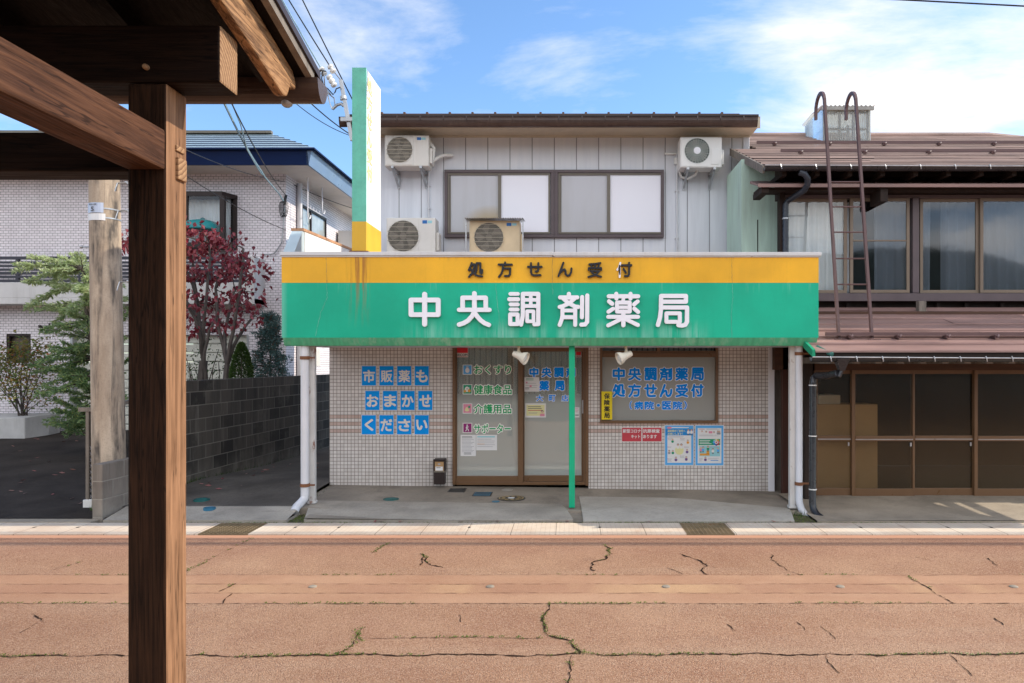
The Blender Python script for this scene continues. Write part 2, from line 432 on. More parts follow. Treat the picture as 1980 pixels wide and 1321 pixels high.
M['tile'] = tilemat('facade_tile', .0503, .0503, .0066, (.615,.565,.53), (.735,.685,.645), (.19,.155,.125), band=(0,2,4), v0=Z(802.3,10.2), u0=X(637.5,10.2))
M['house_tile'] = tilemat('house_tile', .1075, .0535, .0078, (.78,.72,.745), (.88,.825,.85), (.25,.22,.225), offset=.5, v0=2.)
M['block'] = tilemat('wall_block', .40, .195, .012, (.026,.022,.018), (.11,.094,.076), (.17,.155,.13), offset=.5, v0=1.62, stain=.55, rough=.9)
M['low_block'] = tilemat('low_wall_block', .40, .21, .012, (.17,.14,.115), (.23,.195,.16), (.27,.24,.2), offset=.5, v0=.67, stain=.45, rough=.9)
M['white_metal'] = mat('white_painted_steel', (.66,.67,.69), .4, .05, 6, rust=.13, streak=.25, sc=(.33,.22,.13))
M['rusty_white'] = mat('rusty_white_steel', (.62,.60,.57), .5, .08, 6, rust=.55, streak=.4, sc=(.3,.18,.09))
M['cap'] = mat('weathered_flashing', (.62,.61,.60), .4, .06, 3, rust=.30, streak=.25, sc=(.36,.27,.18))
M['white'] = mat('white_paint', (.80,.79,.82), .45, .03, 4)
M['letter'] = mat('white_letter', (.86,.84,.88), .4, .03, 4)
M['black'] = mat('black_acrylic', (.018,.018,.022), .35, .1, 4)
M['green_post'] = mat('green_post_paint', (.006,.38,.19), .4, .08, 8, streak=.2, sc=(.05,.3,.18))
M['brown_frame'] = mat('bronze_aluminium', (.15,.078,.036), .35, .08, 5, st=(1,1,1), spec=.5)
M['brown_dark'] = mat('dark_bronze', (.032,.022,.02), .45, .1, 5, spec=.25)
M['up_frame'] = mat('purple_brown_frame', (.105,.08,.085), .42, .1, 5, streak=.3, sc=(.16,.12,.09))
M['sash'] = mat('olive_sash', (.16,.14,.11), .4, .1, 5)
def frost():
    m, t, b = newmat('frosted_pane'); p = t.pos(); x, y, z = t.xyz(p)[:3]
    n = t.noise(t.scale(p, (4, 1, .6)), 1.2, 4)
    col = t.mix(t.map(z, 3.9, 4.9), (.47,.475,.49), (.54,.545,.575))
    col = t.mix(t.math('MULTIPLY', t.map(n, .45, .7), .25), col, (.36,.35,.33))
    dxx = t.math('SUBTRACT', x, X(948, D2_)); dzz = t.math('SUBTRACT', z, Z(432, D2_))
    dd = t.math('ADD', t.math('MULTIPLY', dxx, dxx), t.math('MULTIPLY', t.math('MULTIPLY', dzz, dzz), 2.2))
    col = t.mix(t.math('MULTIPLY', t.map(dd, .22, .01), .75), col, (.40,.28,.11))
    fin(t, b, col, .38, None, .35); return m
D2_ = 12.0
M['frost'] = frost()
M['film'] = mat('white_film_pane', (.86,.86,.92), .7, .004, 2, spec=.1)
M['gutter_brown'] = mat('brown_gutter', (.055,.032,.025), .32, .14, 4, st=(.5,6,6), spec=.5, streak=.2, sc=(.2,.14,.1))
M['gutter_black'] = mat('black_gutter', (.022,.022,.025), .3, .2, 5, spec=.5)
M['roof_brown'] = mat('brown_roof_sheet', (.40,.285,.24), .42, .28, 2.2, st=(.4,2,2), streak=.0, spec=.5, bump=.15, bs=6)
M['roof_mauve'] = mat('mauve_roof_sheet', (.29,.175,.15), .42, .24, 2.2, st=(.4,2,2), spec=.5, bump=.12, bs=6)
M['roof_dark'] = mat('dark_roof_edge', (.035,.02,.017), .4, .2, 4)
M['old_wood'] = mat('old_dark_timber', (.024,.014,.010), .75, .35, 4, st=(3,3,.5), bump=.3, bs=25)
M['grey_wood'] = mat('grey_weathered_timber', (.20,.17,.14), .8, .3, 5, st=(4,4,.6), bump=.3, bs=25)
M['cream'] = mat('cream_soffit', (.56,.49,.37), .6, .08, 3, streak=.3)
M['ac'] = mat('unit_casing', (.66,.64,.59), .45, .05, 4, streak=.22, sc=(.42,.35,.22))
M['ac_beige'] = mat('yellowed_casing', (.66,.53,.34), .5, .07, 4, streak=.25, sc=(.42,.3,.15))
M['ac_white'] = mat('clean_casing', (.74,.73,.70), .45, .03, 4)
M['grille'] = mat('grille_wire', (.42,.38,.30), .4, .05, 8)
M['dark'] = mat('dark_void', (.012,.012,.013), .6, .2, 4)
M['fan'] = mat('fan_blade', (.12,.105,.09), .5, .1, 4)
M['galv'] = mat('galvanised_steel', (.42,.43,.44), .35, .15, 9, metal=.6)
M['blue_sticker'] = mat('blue_sticker', (.02,.14,.42), .4, .03)
M['blue'] = mat('blue_placard', (.002,.29,.80), .5, .06, 3, spec=.12)
M['blue_text'] = mat('blue_lettering', (.002,.26,.86), .5, .03, spec=.1)
M['cream_text'] = mat('cream_lettering', (.74,.70,.64), .5, .02)
M['green_text'] = mat('green_lettering', (.003,.36,.11), .5, .03, spec=.1)
M['outline'] = mat('white_vinyl', (.93,.91,.87), .5, .01)
M['paper'] = mat('paper', (.74,.73,.72), .6, .03, 3)
M['yellow'] = mat('yellow_plate', (.80,.62,.015), .45, .04, 3)
M['red'] = mat('red_notice', (.56,.055,.075), .5, .08, 3, speck=.15)
M['signal_red'] = mat('signal_red', (.55,.01,.02), .4, .03)
M['light_blue'] = mat('poster_blue', (.10,.40,.78), .5, .04)
M['mid_blue'] = mat('poster_mid_blue', (.01,.24,.62), .5, .04)
M['poster_green'] = mat('poster_green', (.012,.30,.15), .5, .04)
M['pale_teal'] = mat('poster_teal', (.30,.58,.62), .5, .03)
M['pale_yellow'] = mat('poster_yellow', (.72,.69,.36), .5, .03)
M['skin'] = mat('printed_skin', (.68,.45,.33), .5, .03)
M['pink'] = mat('printed_pink', (.70,.26,.36), .5, .03)
M['orange'] = mat('printed_orange', (.75,.35,.05), .5, .03)
M['purple'] = mat('printed_purple', (.16,.09,.26), .5, .03)
M['magenta'] = mat('printed_magenta', (.28,.02,.16), .5, .03)
M['ink'] = mat('printed_ink', (.10,.10,.11), .5, .03)
M['grey_ink'] = mat('printed_grey', (.34,.34,.36), .5, .03)
def shaded_pleats():
    m, t, b = newmat('pleated_curtain'); x, y, z = t.xyz(t.pos())[:3]
    f = t.math('FRACT', t.math('DIVIDE', t.math('ADD', x, t.math('MULTIPLY', t.noise(t.scale(t.pos(), (2,1,.1)), 1.5, 2), .05)), .078))
    d = t.map(t.math('ABSOLUTE', t.math('SUBTRACT', f, .5)), .30, .48)  # dark stripes paint in the shade between the pleats
    fin(t, b, t.mix(d, (.70,.67,.58), (.20,.19,.165)), .85, None, .2); return m
M['curtain'] = shaded_pleats()
M['lace'] = mat('lace_curtain', (.90,.91,.92), .8, .06, 3, st=(14,14,.2))
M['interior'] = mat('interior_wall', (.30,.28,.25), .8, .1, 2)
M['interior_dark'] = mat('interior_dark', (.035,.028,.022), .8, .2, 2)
M['concrete'] = mat('apron_concrete', (.265,.225,.178), .85, .28, 1.4, bump=.25, bs=70, speck=.25, blot=.55)
M['ramp'] = mat('ramp_concrete', (.345,.305,.25), .85, .24, 2.0, bump=.4, bs=60, speck=.35, blot=.45)
M['ramp_pale'] = mat('pale_concrete', (.40,.365,.31), .85, .18, 1.3, bump=.3, bs=60, speck=.25, blot=.35)
M['tan_concrete'] = mat('tan_concrete', (.32,.265,.20), .85, .22, 1.8, bump=.25, bs=60, speck=.25, blot=.5)
M['asphalt'] = mat('driveway_asphalt', (.046,.038,.033), .9, .4, 2.0, bump=.5, bs=90, speck=.4, blot=.5, spec=.1)
M['asphalt_grey'] = mat('alley_asphalt', (.105,.093,.08), .9, .4, 1.2, bump=.5, bs=90, speck=.4, blot=.5, spec=.1)
def polemat():
    m, t, b = newmat('pole_concrete'); p = t.pos()
    n = t.noise(t.scale(p, (3,3,.8)), 2.2, 5, .6); fine = t.noise(p, 60, 3, .6)
    col = t.mix(t.map(n, .35, .66), (.36,.275,.20), (.54,.435,.325))
    s1 = t.noise(t.scale(p, (7,7,.55)), 1.25, 5, .65); s2 = t.noise(t.scale(p, (2.4,2.4,1.1)), 1.6, 4, .6)
    col = t.mix(t.math('MULTIPLY', t.map(s1, .45, .60), t.math('MULTIPLY', t.map(s2, .36, .54), .95)), col, (.075,.065,.058))
    col = t.mix(t.math('MULTIPLY', t.map(fine, .5, .7), .25), col, (.16,.13,.10))
    fin(t, b, col, .85, t.bump(fine, .25, .006), .2); return m
M['pole'] = polemat()
M['planter'] = mat('planter_concrete', (.50,.49,.475), .8, .14, 3, bump=.2, bs=50, streak=.35)
M['plaster'] = mat('balcony_plaster', (.60,.58,.56), .8, .07, 3, bump=.25, bs=40, streak=.3)
M['plaster_white'] = mat('white_render', (.80,.78,.74), .7, .05, 3, streak=.15)
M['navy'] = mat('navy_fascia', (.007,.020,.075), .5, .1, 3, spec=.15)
M['navy_sunlit'] = mat('sunlit_navy_fascia', (.16,.25,.40), .35, .08, 3, spec=.5)  # sunlit side of the navy fascia, its light painted in as paler blue
M['house_roof'] = mat('pale_blue_roof', (.36,.46,.50), .35, .12, 3, st=(.4,2,2), metal=.2)
M['soffit'] = mat('grey_soffit', (.80,.74,.67), .7, .08, 2, streak=.1)
M['shutter'] = mat('cream_shutter', (.66,.65,.57), .5, .05, 3, streak=.2)
M['rail'] = mat('dark_railing', (.035,.036,.05), .4, .1, 5)
M['pipe_white'] = mat('white_pipe', (.66,.655,.67), .35, .05, 4, streak=.3, sc=(.4,.33,.25))
M['pipe_grey'] = mat('grey_pipe', (.25,.25,.27), .4, .08, 6)
M['manhole'] = mat('cast_iron', (.055,.05,.045), .6, .25, 9)
M['teal_cover'] = mat('teal_cover', (.015,.12,.11), .55, .2, 9)
M['blue_cover'] = mat('blue_cover', (.035,.17,.27), .55, .2, 9)
M['gold'] = mat('cover_ornament', (.36,.25,.10), .5, .2, 9)
M['wire'] = mat('black_cable', (.018,.018,.02), .5, .1)
M['wire_pale'] = mat('pale_cable', (.30,.45,.52), .5, .1)
M['porcelain'] = mat('porcelain', (.75,.74,.70), .25, .05)
M['cardboard'] = mat('cardboard', (.66,.50,.33), .8, .08, 2)
M['bark'] = mat('tree_bark', (.10,.08,.065), .85, .35, 9, bump=.5, bs=40)
M['bark_pale'] = mat('pale_bark', (.085,.07,.062), .85, .3, 9, bump=.4, bs=40)
M['dome_teal'] = mat('teal_dome_surface', (.02,.24,.25), .5, .1)
M['glass'] = glassmat('window_glass', (.90,.92,.92), .45)
M['door_glass'] = glassmat('door_glass', (.90,.92,.90), 1.1, alpha=.58, film=(.76,.79,.74), az=(1.28,1.50,.16))
M['shop_glass'] = glassmat('shop_glass', (.85,.87,.87), .8, alpha=.50, film=(.80,.79,.73))
M['house_glass'] = glassmat('reflecting_glass', (.60,.63,.66), .55, rough=.045)
M['ground_reflection_glass'] = glassmat('obscured_glass', (.80,.76,.68), .32, rough=.10, alpha=.12, film=(.24,.165,.09), az=(.75,1.15,.02))  # brown film low on the panes paints in the sunlit ground's reflection
M['corrug'] = glassmat('corrugated_plastic', (.80,.80,.74), .8, rough=.12, alpha=.55, film=(.62,.62,.56))
def woodmat(name, st, dark, light, ring=18., wear=.35, r=.62):
    m, t, b = newmat(name); p = t.pos()
    q = t.scale(p, st)
    n1 = t.noise(q, 1.0, 6, .62, .35)
    g = t.math('FRACT', t.math('MULTIPLY', n1, ring))
    g = t.math('MULTIPLY', t.math('MINIMUM', g, t.math('SUBTRACT', 1., g)), 2.)
    fine = t.noise(t.scale(q, (7, 7, 7)), 1., 5, .7)
    col = t.mix(t.math('POWER', g, .8), dark, light)
    col = t.mix(t.math('MULTIPLY', t.map(fine, .4, .7), .55), col, mul(dark, .6))
    pat = t.noise(p, 3.2, 4, .6)
    col = t.mix(t.math('MULTIPLY', t.map(pat, .5, .7), wear), col, mul(light, 1.5))
    chk = t.noise(t.scale(q, (3.2, 3.2, 3.2)), .8, 3, .5)
    col = t.mix(t.map(t.math('ABSOLUTE', t.math('SUBTRACT', chk, .5)), .010, .004, 0., .7), col, mul(dark, .3))
    kn = t.voro(t.scale(q, (.28,.28,.28)), 1.6)
    col = t.mix(t.map(kn, .05, .085, .85, 0.), col, mul(dark, .35))
    hgt = t.math('ADD', g, t.math('MULTIPLY', fine, .6))
    fin(t, b, col, t.map(fine, .3, .7, r-.12, r+.12), t.bump(hgt, .25, .004), .12)
    return m
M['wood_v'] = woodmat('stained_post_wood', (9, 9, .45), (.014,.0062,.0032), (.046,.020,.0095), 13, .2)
M['wood_v_sun'] = woodmat('sunlit_post_wood', (11, 11, .40), (.17,.084,.042), (.33,.175,.092), 6, .22)  # paler copy of the post wood: sunlight painted onto its right face
M['wood_x'] = woodmat('stained_beam_wood_x', (.5, 8, 8), (.008,.0035,.0022), (.020,.009,.005), 11, .12)
M['wood_y'] = woodmat('beam_wood_y', (8, .6, 8), (.05,.021,.011), (.115,.05,.025), 10, .12)
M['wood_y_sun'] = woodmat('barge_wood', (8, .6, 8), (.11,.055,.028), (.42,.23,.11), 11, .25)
M['wood_deep'] = woodmat('shade_dark_roof_wood', (8, .6, 8), (.003,.0016,.0012), (.007,.0035,.0024), 9, .1)  # near-black colour paints in the deep shade under the shelter roof
def endgrain():
    m, t, b = newmat('end_grain_wood'); p = t.pos(); x, y, z = t.xyz(p)[:3]
    dy_ = t.math('SUBTRACT', y, 2.40); dz_ = t.math('SUBTRACT', z, 2.80)
    rr_ = t.math('SQRT', t.math('ADD', t.math('MULTIPLY', dy_, dy_), t.math('MULTIPLY', dz_, dz_)))
    n = t.noise(p, 12, 3)
    g = t.math('FRACT', t.math('ADD', t.math('MULTIPLY', rr_, 62.), t.math('MULTIPLY', n, 1.1)))
    fine = t.noise(p, 90, 3, .6)
    col = t.mix(t.math('POWER', g, 1.6), (.42,.25,.13), (.15,.07,.035))
    col = t.mix(t.math('MULTIPLY', t.map(fine, .4, .7), .4), col, (.12,.06,.03))
    fin(t, b, col, .75, t.bump(g, .3, .003), .2); return m
M['wood_end'] = endgrain()
M['steel_brown'] = mat('brown_painted_steel', (.125,.072,.068), .45, .12, 5, rust=.12)
M['leaf_red'] = leafmat('dogwood_leaf', [(.10,.007,.014), (.26,.016,.03), (.21,.018,.03), (.50,.13,.15), (.14,.012,.02)], .35, .42)
M['leaf_grey'] = leafmat('grey_green_leaf', [(.10,.20,.075), (.24,.38,.14), (.44,.54,.26), (.15,.28,.13), (.58,.62,.20)], .45, .38, sunny_top=(2.75, 3.7))
M['leaf_autumn'] = leafmat('mixed_autumn_leaf', [(.08,.16,.035), (.16,.21,.035), (.30,.17,.03), (.08,.15,.035), (.32,.08,.03)], .35)
M['leaf_green'] = leafmat('plain_green_leaf', [(.03,.07,.02), (.06,.12,.03), (.12,.16,.04)], .35)
M['leaf_conifer'] = leafmat('clipped_conifer_leaf', [(.028,.065,.012), (.055,.11,.02), (.09,.14,.03)], .2)
M['leaf_spruce'] = leafmat('blue_spruce_needle', [(.05,.13,.115), (.09,.19,.17), (.15,.27,.25), (.05,.10,.085), (.16,.08,.04)], .15)
M['moss'] = leafmat('moss_tuft', [(.06,.11,.01), (.14,.20,.02), (.22,.26,.05)], .3)
M['fallen'] = leafmat('fallen_leaf', [(.30,.03,.05), (.35,.20,.16), (.22,.09,.05)], .2)
# ================================================================== ground, road, gutter, aprons
def G(px, py, z=0.):
    Y = F*(EYE-z)/(py-700); return (X(px, Y), Y, z)
mb = MB(); mb.quad((-900,-900,-.06),(900,-900,-.06),(900,900,-.06),(-900,900,-.06))
tag(build(mb, 'ground', M['asphalt_grey']), kind='structure')
def roadmat():
    m, t, b = newmat('red_permeable_paving'); p = t.pos(); x, y, z = t.xyz(p)[:3]
    n = t.noise(p, .55, 5, .6); n2 = t.noise(p, 2.6, 5, .65)
    col = t.mix(t.map(n, .36, .66), (.365,.188,.104), (.49,.282,.166))
    col = t.mix(t.math('MULTIPLY', t.map(n2, .48, .72), .35), col, (.31,.135,.08))
    wear = t.noise(t.scale(p, (.16, 1.4, 1)), 1.2, 4, .6)
    col = t.mix(t.math('MULTIPLY', t.map(wear, .50, .68), .40), col, (.50,.33,.215))
    oil = t.noise(p, 1.15, 6, .7)
    col = t.mix(t.math('MULTIPLY', t.map(oil, .60, .72), .55), col, (.20,.10,.065))
    edge = t.math('MULTIPLY', t.map(y, 6.6, 7.35), t.map(y, 7.64, 7.60))
    col = t.mix(t.math('MULTIPLY', edge, .4), col, (.33,.15,.10))
    # sprinkler strip
    def band(a, c): return t.math('MULTIPLY', t.math('GREATER_THAN', y, a), t.math('LESS_THAN', y, c))
    strip = band(5.55, 6.29)
    ns = t.noise(t.scale(p, (1, 2.2, 1)), .75, 4, .6)
    scol = t.mix(t.map(ns, .40, .62), (.345,.18,.104), (.45,.262,.157))
    col = t.mix(t.math('MULTIPLY', strip, .5), col, scol)
    core = band(5.79, 6.02)
    nw = t.noise(t.scale(p, (1, .3, 1)), .62, 4, .6)
    ccol = t.mix(t.map(nw, .46, .60), (.345,.178,.104), (.56,.36,.185))
    col = t.mix(t.math('MULTIPLY', core, .6), col, ccol)
    lip = t.math('GREATER_THAN', y, 7.60)
    col = t.mix(lip, col, (.50,.255,.155))
    # aggregate
    v = t.new('ShaderNodeTexVoronoi'); t.l.new(p, v.inputs['Vector']); v.inputs['Scale'].default_value = 140
    cs = t.xyz(v.outputs['Color'])[0]; dist = v.outputs['Distance']
    fade = t.math('MULTIPLY', t.math('SUBTRACT', 1., t.math('MULTIPLY', strip, .75)), t.math('SUBTRACT', 1., lip))
    k = t.math('MULTIPLY', fade, .72)
    col = t.mix(t.math('MULTIPLY', t.map(cs, .62, 1.), t.math('MULTIPLY', k, .8)), col, (.62,.42,.29))
    col = t.mix(t.math('MULTIPLY', t.map(cs, .34, 0.), t.math('MULTIPLY', k, .85)), col, (.17,.075,.05))
    pit = t.noise(p, 80, 3, .7)
    col = t.mix(t.math('MULTIPLY', t.map(pit, .60, .68), t.math('MULTIPLY', k, .75)), col, (.09,.045,.03))
    h = t.math('ADD', t.math('MULTIPLY', dist, -1.), t.math('MULTIPLY', t.map(pit, .7, .45), .9))
    bm_ = t.new('ShaderNodeBump'); t.l.new(h, bm_.inputs['Height']); bm_.inputs['Distance'].default_value = .008
    t.l.new(t.math('MULTIPLY', t.math('ADD', t.math('MULTIPLY', fade, .8), .2), .75), bm_.inputs['Strength'])
    fin(t, b, col, .82, bm_.outputs[0], .25)
    return m
M['road'] = roadmat()
M['crack'] = mat('crack_shadow', (.035,.02,.014), .95, .3, 9, spec=.05)
M['joint'] = mat('joint_line', (.13,.065,.045), .95, .3, 9, spec=.05)
rd = MB()
rd.quad((-60,-2,0),(60,-2,0),(60,7.73,0),(-60,7.73,0))
moss = []
def ribbon(mb, pts, w, m, step=.035, jit=.012, z=.004, gap=0., mossy=0., rnd=random):
    """irregular crack on the road surface"""
    line = []
    for p, q in zip(pts[:-1], pts[1:]):
        p = Vector(p); q = Vector(q); n = max(1, int((q-p).length/step))
        for i in range(n): line.append(p.lerp(q, i/n))
    line.append(Vector(pts[-1]))
    walk = 0; out = []
    for i, p in enumerate(line):
        walk = walk*.8 + rnd.uniform(-jit, jit)
        a = line[min(i+1, len(line)-1)] - line[max(i-1, 0)]
        nrm = Vector((-a.y, a.x, 0)); nrm = nrm.normalized() if nrm.length > 0 else Vector((0,1,0))
        ww = w*rnd.uniform(.2, 1.15)*(.25 if (gap and rnd.random() < gap) else 1)
        c = p + nrm*walk
        out.append((c-nrm*ww/2, c+nrm*ww/2))
        if w > .010 and rnd.random() < .22:
            e = Vector((rnd.uniform(-1,1), rnd.uniform(-1,1), 0))*w*1.1; q_ = c+e; s3 = w*rnd.uniform(.25,.75)
            mb.add([(q_.x+s3*math.cos(k*1.2566+rnd.uniform(-.4,.4)), q_.y+s3*math.sin(k*1.2566)*.7, z+.0006) for k in range(5)], [tuple(range(5))], m)
        if mossy and math.sin(i*.11+pts[0][0]*3)+rnd.uniform(-.8,.8) > 1-mossy*1.6:
            for _ in range(3): moss.append((c.x+rnd.uniform(-.02,.02), c.y+rnd.uniform(-.014,.014)))
    for (a, b), (c, d) in zip(out[:-1], out[1:]):
        mb.add([(a.x,a.y,z),(c.x,c.y,z),(d.x,d.y,z),(b.x,b.y,z)], [(0,1,2,3)], m)
def pc(*pp): return [G(a, b) for a, b in pp]
rr = random.Random(3)
def crack(pp, w=.012, mossy=0., jit=.012, gap=.1, m=1): ribbon(rd, pc(*pp), w, m, jit=jit, gap=gap, mossy=mossy, rnd=rr)
crack([(-300,1272),(0,1270),(420,1268),(660,1268),(900,1267),(1020,1268),(1110,1266),(1125,1267),(1500,1267),(1980,1266),(2300,1266)], .017, .62)
crack([(1063,1167),(1058,1180),(1048,1201),(1066,1226),(1092,1236),(1108,1240),(1112,1252),(1124,1266)], .018, .75, .016)
crack([(1092,1236),(1000,1235),(905,1233),(800,1234),(702,1235)], .007, .3, .006)
crack([(655,1267),(678,1250),(690,1228),(699,1217)], .012, .7)
crack([(1104,1268),(1106,1292),(1102,1325),(1104,1400)], .011, .2)
crack([(1594,1268),(1606,1286),(1628,1303)], .008); crack([(1838,1267),(1858,1288),(1882,1309)], .008)
crack([(1166,1056),(1171,1068),(1163,1074),(1169,1079),(1152,1090),(1142,1103)], .028, .2, .03)
crack([(1315,1070),(1350,1083),(1362,1093),(1356,1099),(1367,1112)], .022, 0, .02); crack([(1355,1092),(1384,1098)], .007)
crack([(1488,1073),(1505,1095),(1522,1102),(1540,1112)], .016, 0, .02); crack([(1288,1099),(1320,1111)], .010)
crack([(1755,1113),(1800,1140),(1815,1150),(1846,1167)], .014, .5); crack([(808,1072),(828,1092),(856,1099)], .018, .2, .03)
crack([(820,1078),(812,1094)], .014); crack([(1770,1078),(1798,1083)], .012); crack([(1910,1080),(1925,1094)], .014)
crack([(1408,1208),(1420,1222)], .011); crack([(1540,1203),(1556,1220)], .010); crack([(1590,1212),(1618,1236)], .008); crack([(1920,1196),(1942,1209)], .009)
crack([(362,1105),(410,1080),(487,1042)], .008, .9, .01, .4); crack([(423,1144),(451,1129)], .012, 1.0); crack([(434,1167),(453,1148)], .012, .8)
crack([(62,1188),(82,1203)], .012); crack([(40,1225),(76,1205)], .006); crack([(100,1104),(160,1085)], .008, .9); crack([(720,1070),(745,1052)], .008, .6)
crack([(885,1190),(893,1203)], .008); crack([(690,1222),(700,1240)], .01, .5)
for yy, w, mo in ((1112.5,.006,.05), (1130,.007,0.), (1147.5,.007,0.), (1167.5,.009,.42)):
    crack([(-500,yy),(300,yy),(1000,yy),(1700,yy),(2400,yy)], w, mo, .004, .25, 1 if yy > 1160 else 2)
road = tag(build(rd, 'road', [M['road'], M['crack'], M['joint']], recalc=False), kind='structure')
rr = random.Random(6)
for _ in range(260): moss.append((rr.choice((rr.uniform(-3.24,-3.06), rr.uniform(2.61,2.85))), rr.uniform(8.35,8.74)))
for _ in range(420): moss.append((rr.choice((rr.gauss(-1.2,1.3), rr.gauss(.9,.5), rr.gauss(-3.3,.5), rr.gauss(3.6,1.))), 8.305+rr.gauss(0,.012)))
mm = MB(); rr = random.Random(5)
for x, y in moss:
    for _ in range(3):
        a = rr.uniform(0, 6.28); l = rr.uniform(.007,.018); h = rr.uniform(.003,.011); x1 = x+rr.uniform(-.01,.01); y1 = y+rr.uniform(-.008,.008)
        mm.add([(x1,y1,.005),(x1+l*math.cos(a)*.5-.003,y1+l*math.sin(a)*.5,.005+h*.6),(x1+l*math.cos(a),y1+l*math.sin(a),.005+h),(x1+l*math.cos(a)*.5+.004,y1+l*math.sin(a)*.5,.005+h*.4)], [(0,1,2,3)])
tag(build(mm, 'moss', M['moss'], recalc=False), 'bright green moss growing along the cracks in the red road', 'moss', kind='stuff')

M['nozzle'] = mat('worn_brass', (.30,.25,.19), .55, .2, 9, rust=.2)
# sprinkler nozzles let into the strip
for i, px in enumerate((265, 605, 948, 1288, 1625, 1960)):
    x, y, _ = G(px, 1135)
    mb = MB(); mb.lathe([(0,.034),(.006,.034),(.010,.026),(.012,.012)], (x,y,.0), (0,0,1), 14)
    n = build(mb, 'sprinkler_nozzle', M['nozzle'], smooth=30)
    where = ['just left of the brown timber post', 'farthest left of those right of the timber post', 'left of the doorway', 'right of the green post', 'below the grate', 'nearest the right edge of the picture'][i]
    where = ['just left of the timber post', 'just right of the timber post', 'in front of the glass doors', 'in front of the shop window', 'in front of the metal ladder', 'farthest right along the road'][i]
    tag(n, 'small metal sprinkler nozzle set in the road strip, ' + where, 'nozzle', 'sprinkler nozzles along the road strip')

# gutter covers
def guttermat():
    m, t, b = newmat('gutter_cover_tile'); p = t.pos(); x, y, z = t.xyz(p)[:3]
    n = t.noise(p, 1.6, 5, .6)
    col = t.mix(t.map(n, .35, .68), (.58,.45,.34), (.70,.60,.48))
    fu = t.math('FRACT', t.math('DIVIDE', x, .052)); fv = t.math('FRACT', t.math('DIVIDE', y, .052))
    g = t.math('MAXIMUM', t.map(t.math('ABSOLUTE', t.math('SUBTRACT', fu, .5)), .42, .48), t.map(t.math('ABSOLUTE', t.math('SUBTRACT', fv, .5)), .42, .48))
    col = t.mix(t.math('MULTIPLY', g, .28), col, (.28,.2,.15))
    fj = t.math('FRACT', t.math('DIVIDE', t.math('SUBTRACT', x, X(1160,8)), .483))
    j = t.map(t.math('MINIMUM', fj, t.math('SUBTRACT', 1., fj)), .004, .010, 1., 0.)
    col = t.mix(t.math('MULTIPLY', j, .8), col, (.10,.06,.04))
    st = t.noise(p, 4.5, 5, .7)
    col = t.mix(t.math('MULTIPLY', t.map(st, .55, .72), .45), col, (.40,.21,.12))
    fin(t, b, col, .75, t.bump(t.math('SUBTRACT', 1., g), .3, .004), .3)
    return m
M['gutter_tile'] = guttermat()
mb = MB()
for a, b in ((-60,X(405,8)),(X(500,8),X(1320,8)),(X(1411,8),60)): mb.box(a,b,7.735,8.27,-.1,.012)
for i in range(-20, 22):                           # lifting slots between the cover slabs
    if i % 3 == 0 or rr.random() < .3:
        x = X(1160,8)+i*.483
        if X(395,8) < x < X(505,8) or X(1312,8) < x < X(1416,8): continue
        mb.box(x-.012,x+.012,8.02,8.07,.0125,.0145,1)
tag(build(mb, 'gutter', [M['gutter_tile'], M['dark']]), kind='structure')
for px0, px1, lab in ((405,500,'rusty steel drain grate in the gutter left of the pharmacy'), (1320,1411,'rusty steel drain grate in the gutter in front of the pharmacy posters')):
    a, b = X(px0,8)+.004, X(px1,8)-.004; mb = MB()
    mb.box(a,b,7.74,8.265,-.10,-.05,1)
    for k in range(11):
        y = 7.745+k*.0505; mb.box(a,b,y,y+.009,-.004,.012)
    for k in range(12):
        x = a+(b-a-.012)*k/11; mb.box(x,x+.007,7.746,8.262,-.004,.0105)
    tag(build(mb, 'drain_grate', [mat('rusty_grate', (.22,.16,.09), .6, .25, 8, rust=.3), M['dark']]), lab, 'grate', 'gutter grates')

def zA(x, Y): return max(.022, .12-.0145*(x+3.37)-.022*(10.2-Y))
def sheet(mb, x0, x1, y0, y1, zf, nx=12, ny=8, m=0):
    vs = [(x0+(x1-x0)*i/nx, y0+(y1-y0)*j/ny, zf(x0+(x1-x0)*i/nx, y0+(y1-y0)*j/ny)) for j in range(ny+1) for i in range(nx+1)]
    mb.add(vs, [(j*(nx+1)+i, j*(nx+1)+i+1, (j+1)*(nx+1)+i+1, (j+1)*(nx+1)+i) for j in range(ny) for i in range(nx)], m)
mb = MB(); sheet(mb, -3.36, 3.0, 8.76, 10.25, zA); sheet(mb, -3.05, 2.60, 8.33, 8.76, lambda x, Y: zA(x,Y)-.02, 12, 3)
for xx in (-3.36, 3.0):
    n = 6
    for i in range(n):
        a, b = 8.76+(10.25-8.76)*i/n, 8.76+(10.25-8.76)*(i+1)/n; mb.quad((xx,a,-.06),(xx,b,-.06),(xx,b,zA(xx,b)),(xx,a,zA(xx,a)))
mb.quad((-3.36,8.76,-.06),(3.0,8.76,-.06),(3.0,8.76,zA(3.0,8.76)),(-3.36,8.76,zA(-3.36,8.76)))
tag(build(mb, 'pavement', M['concrete'], recalc=False, smooth=True), kind='structure')
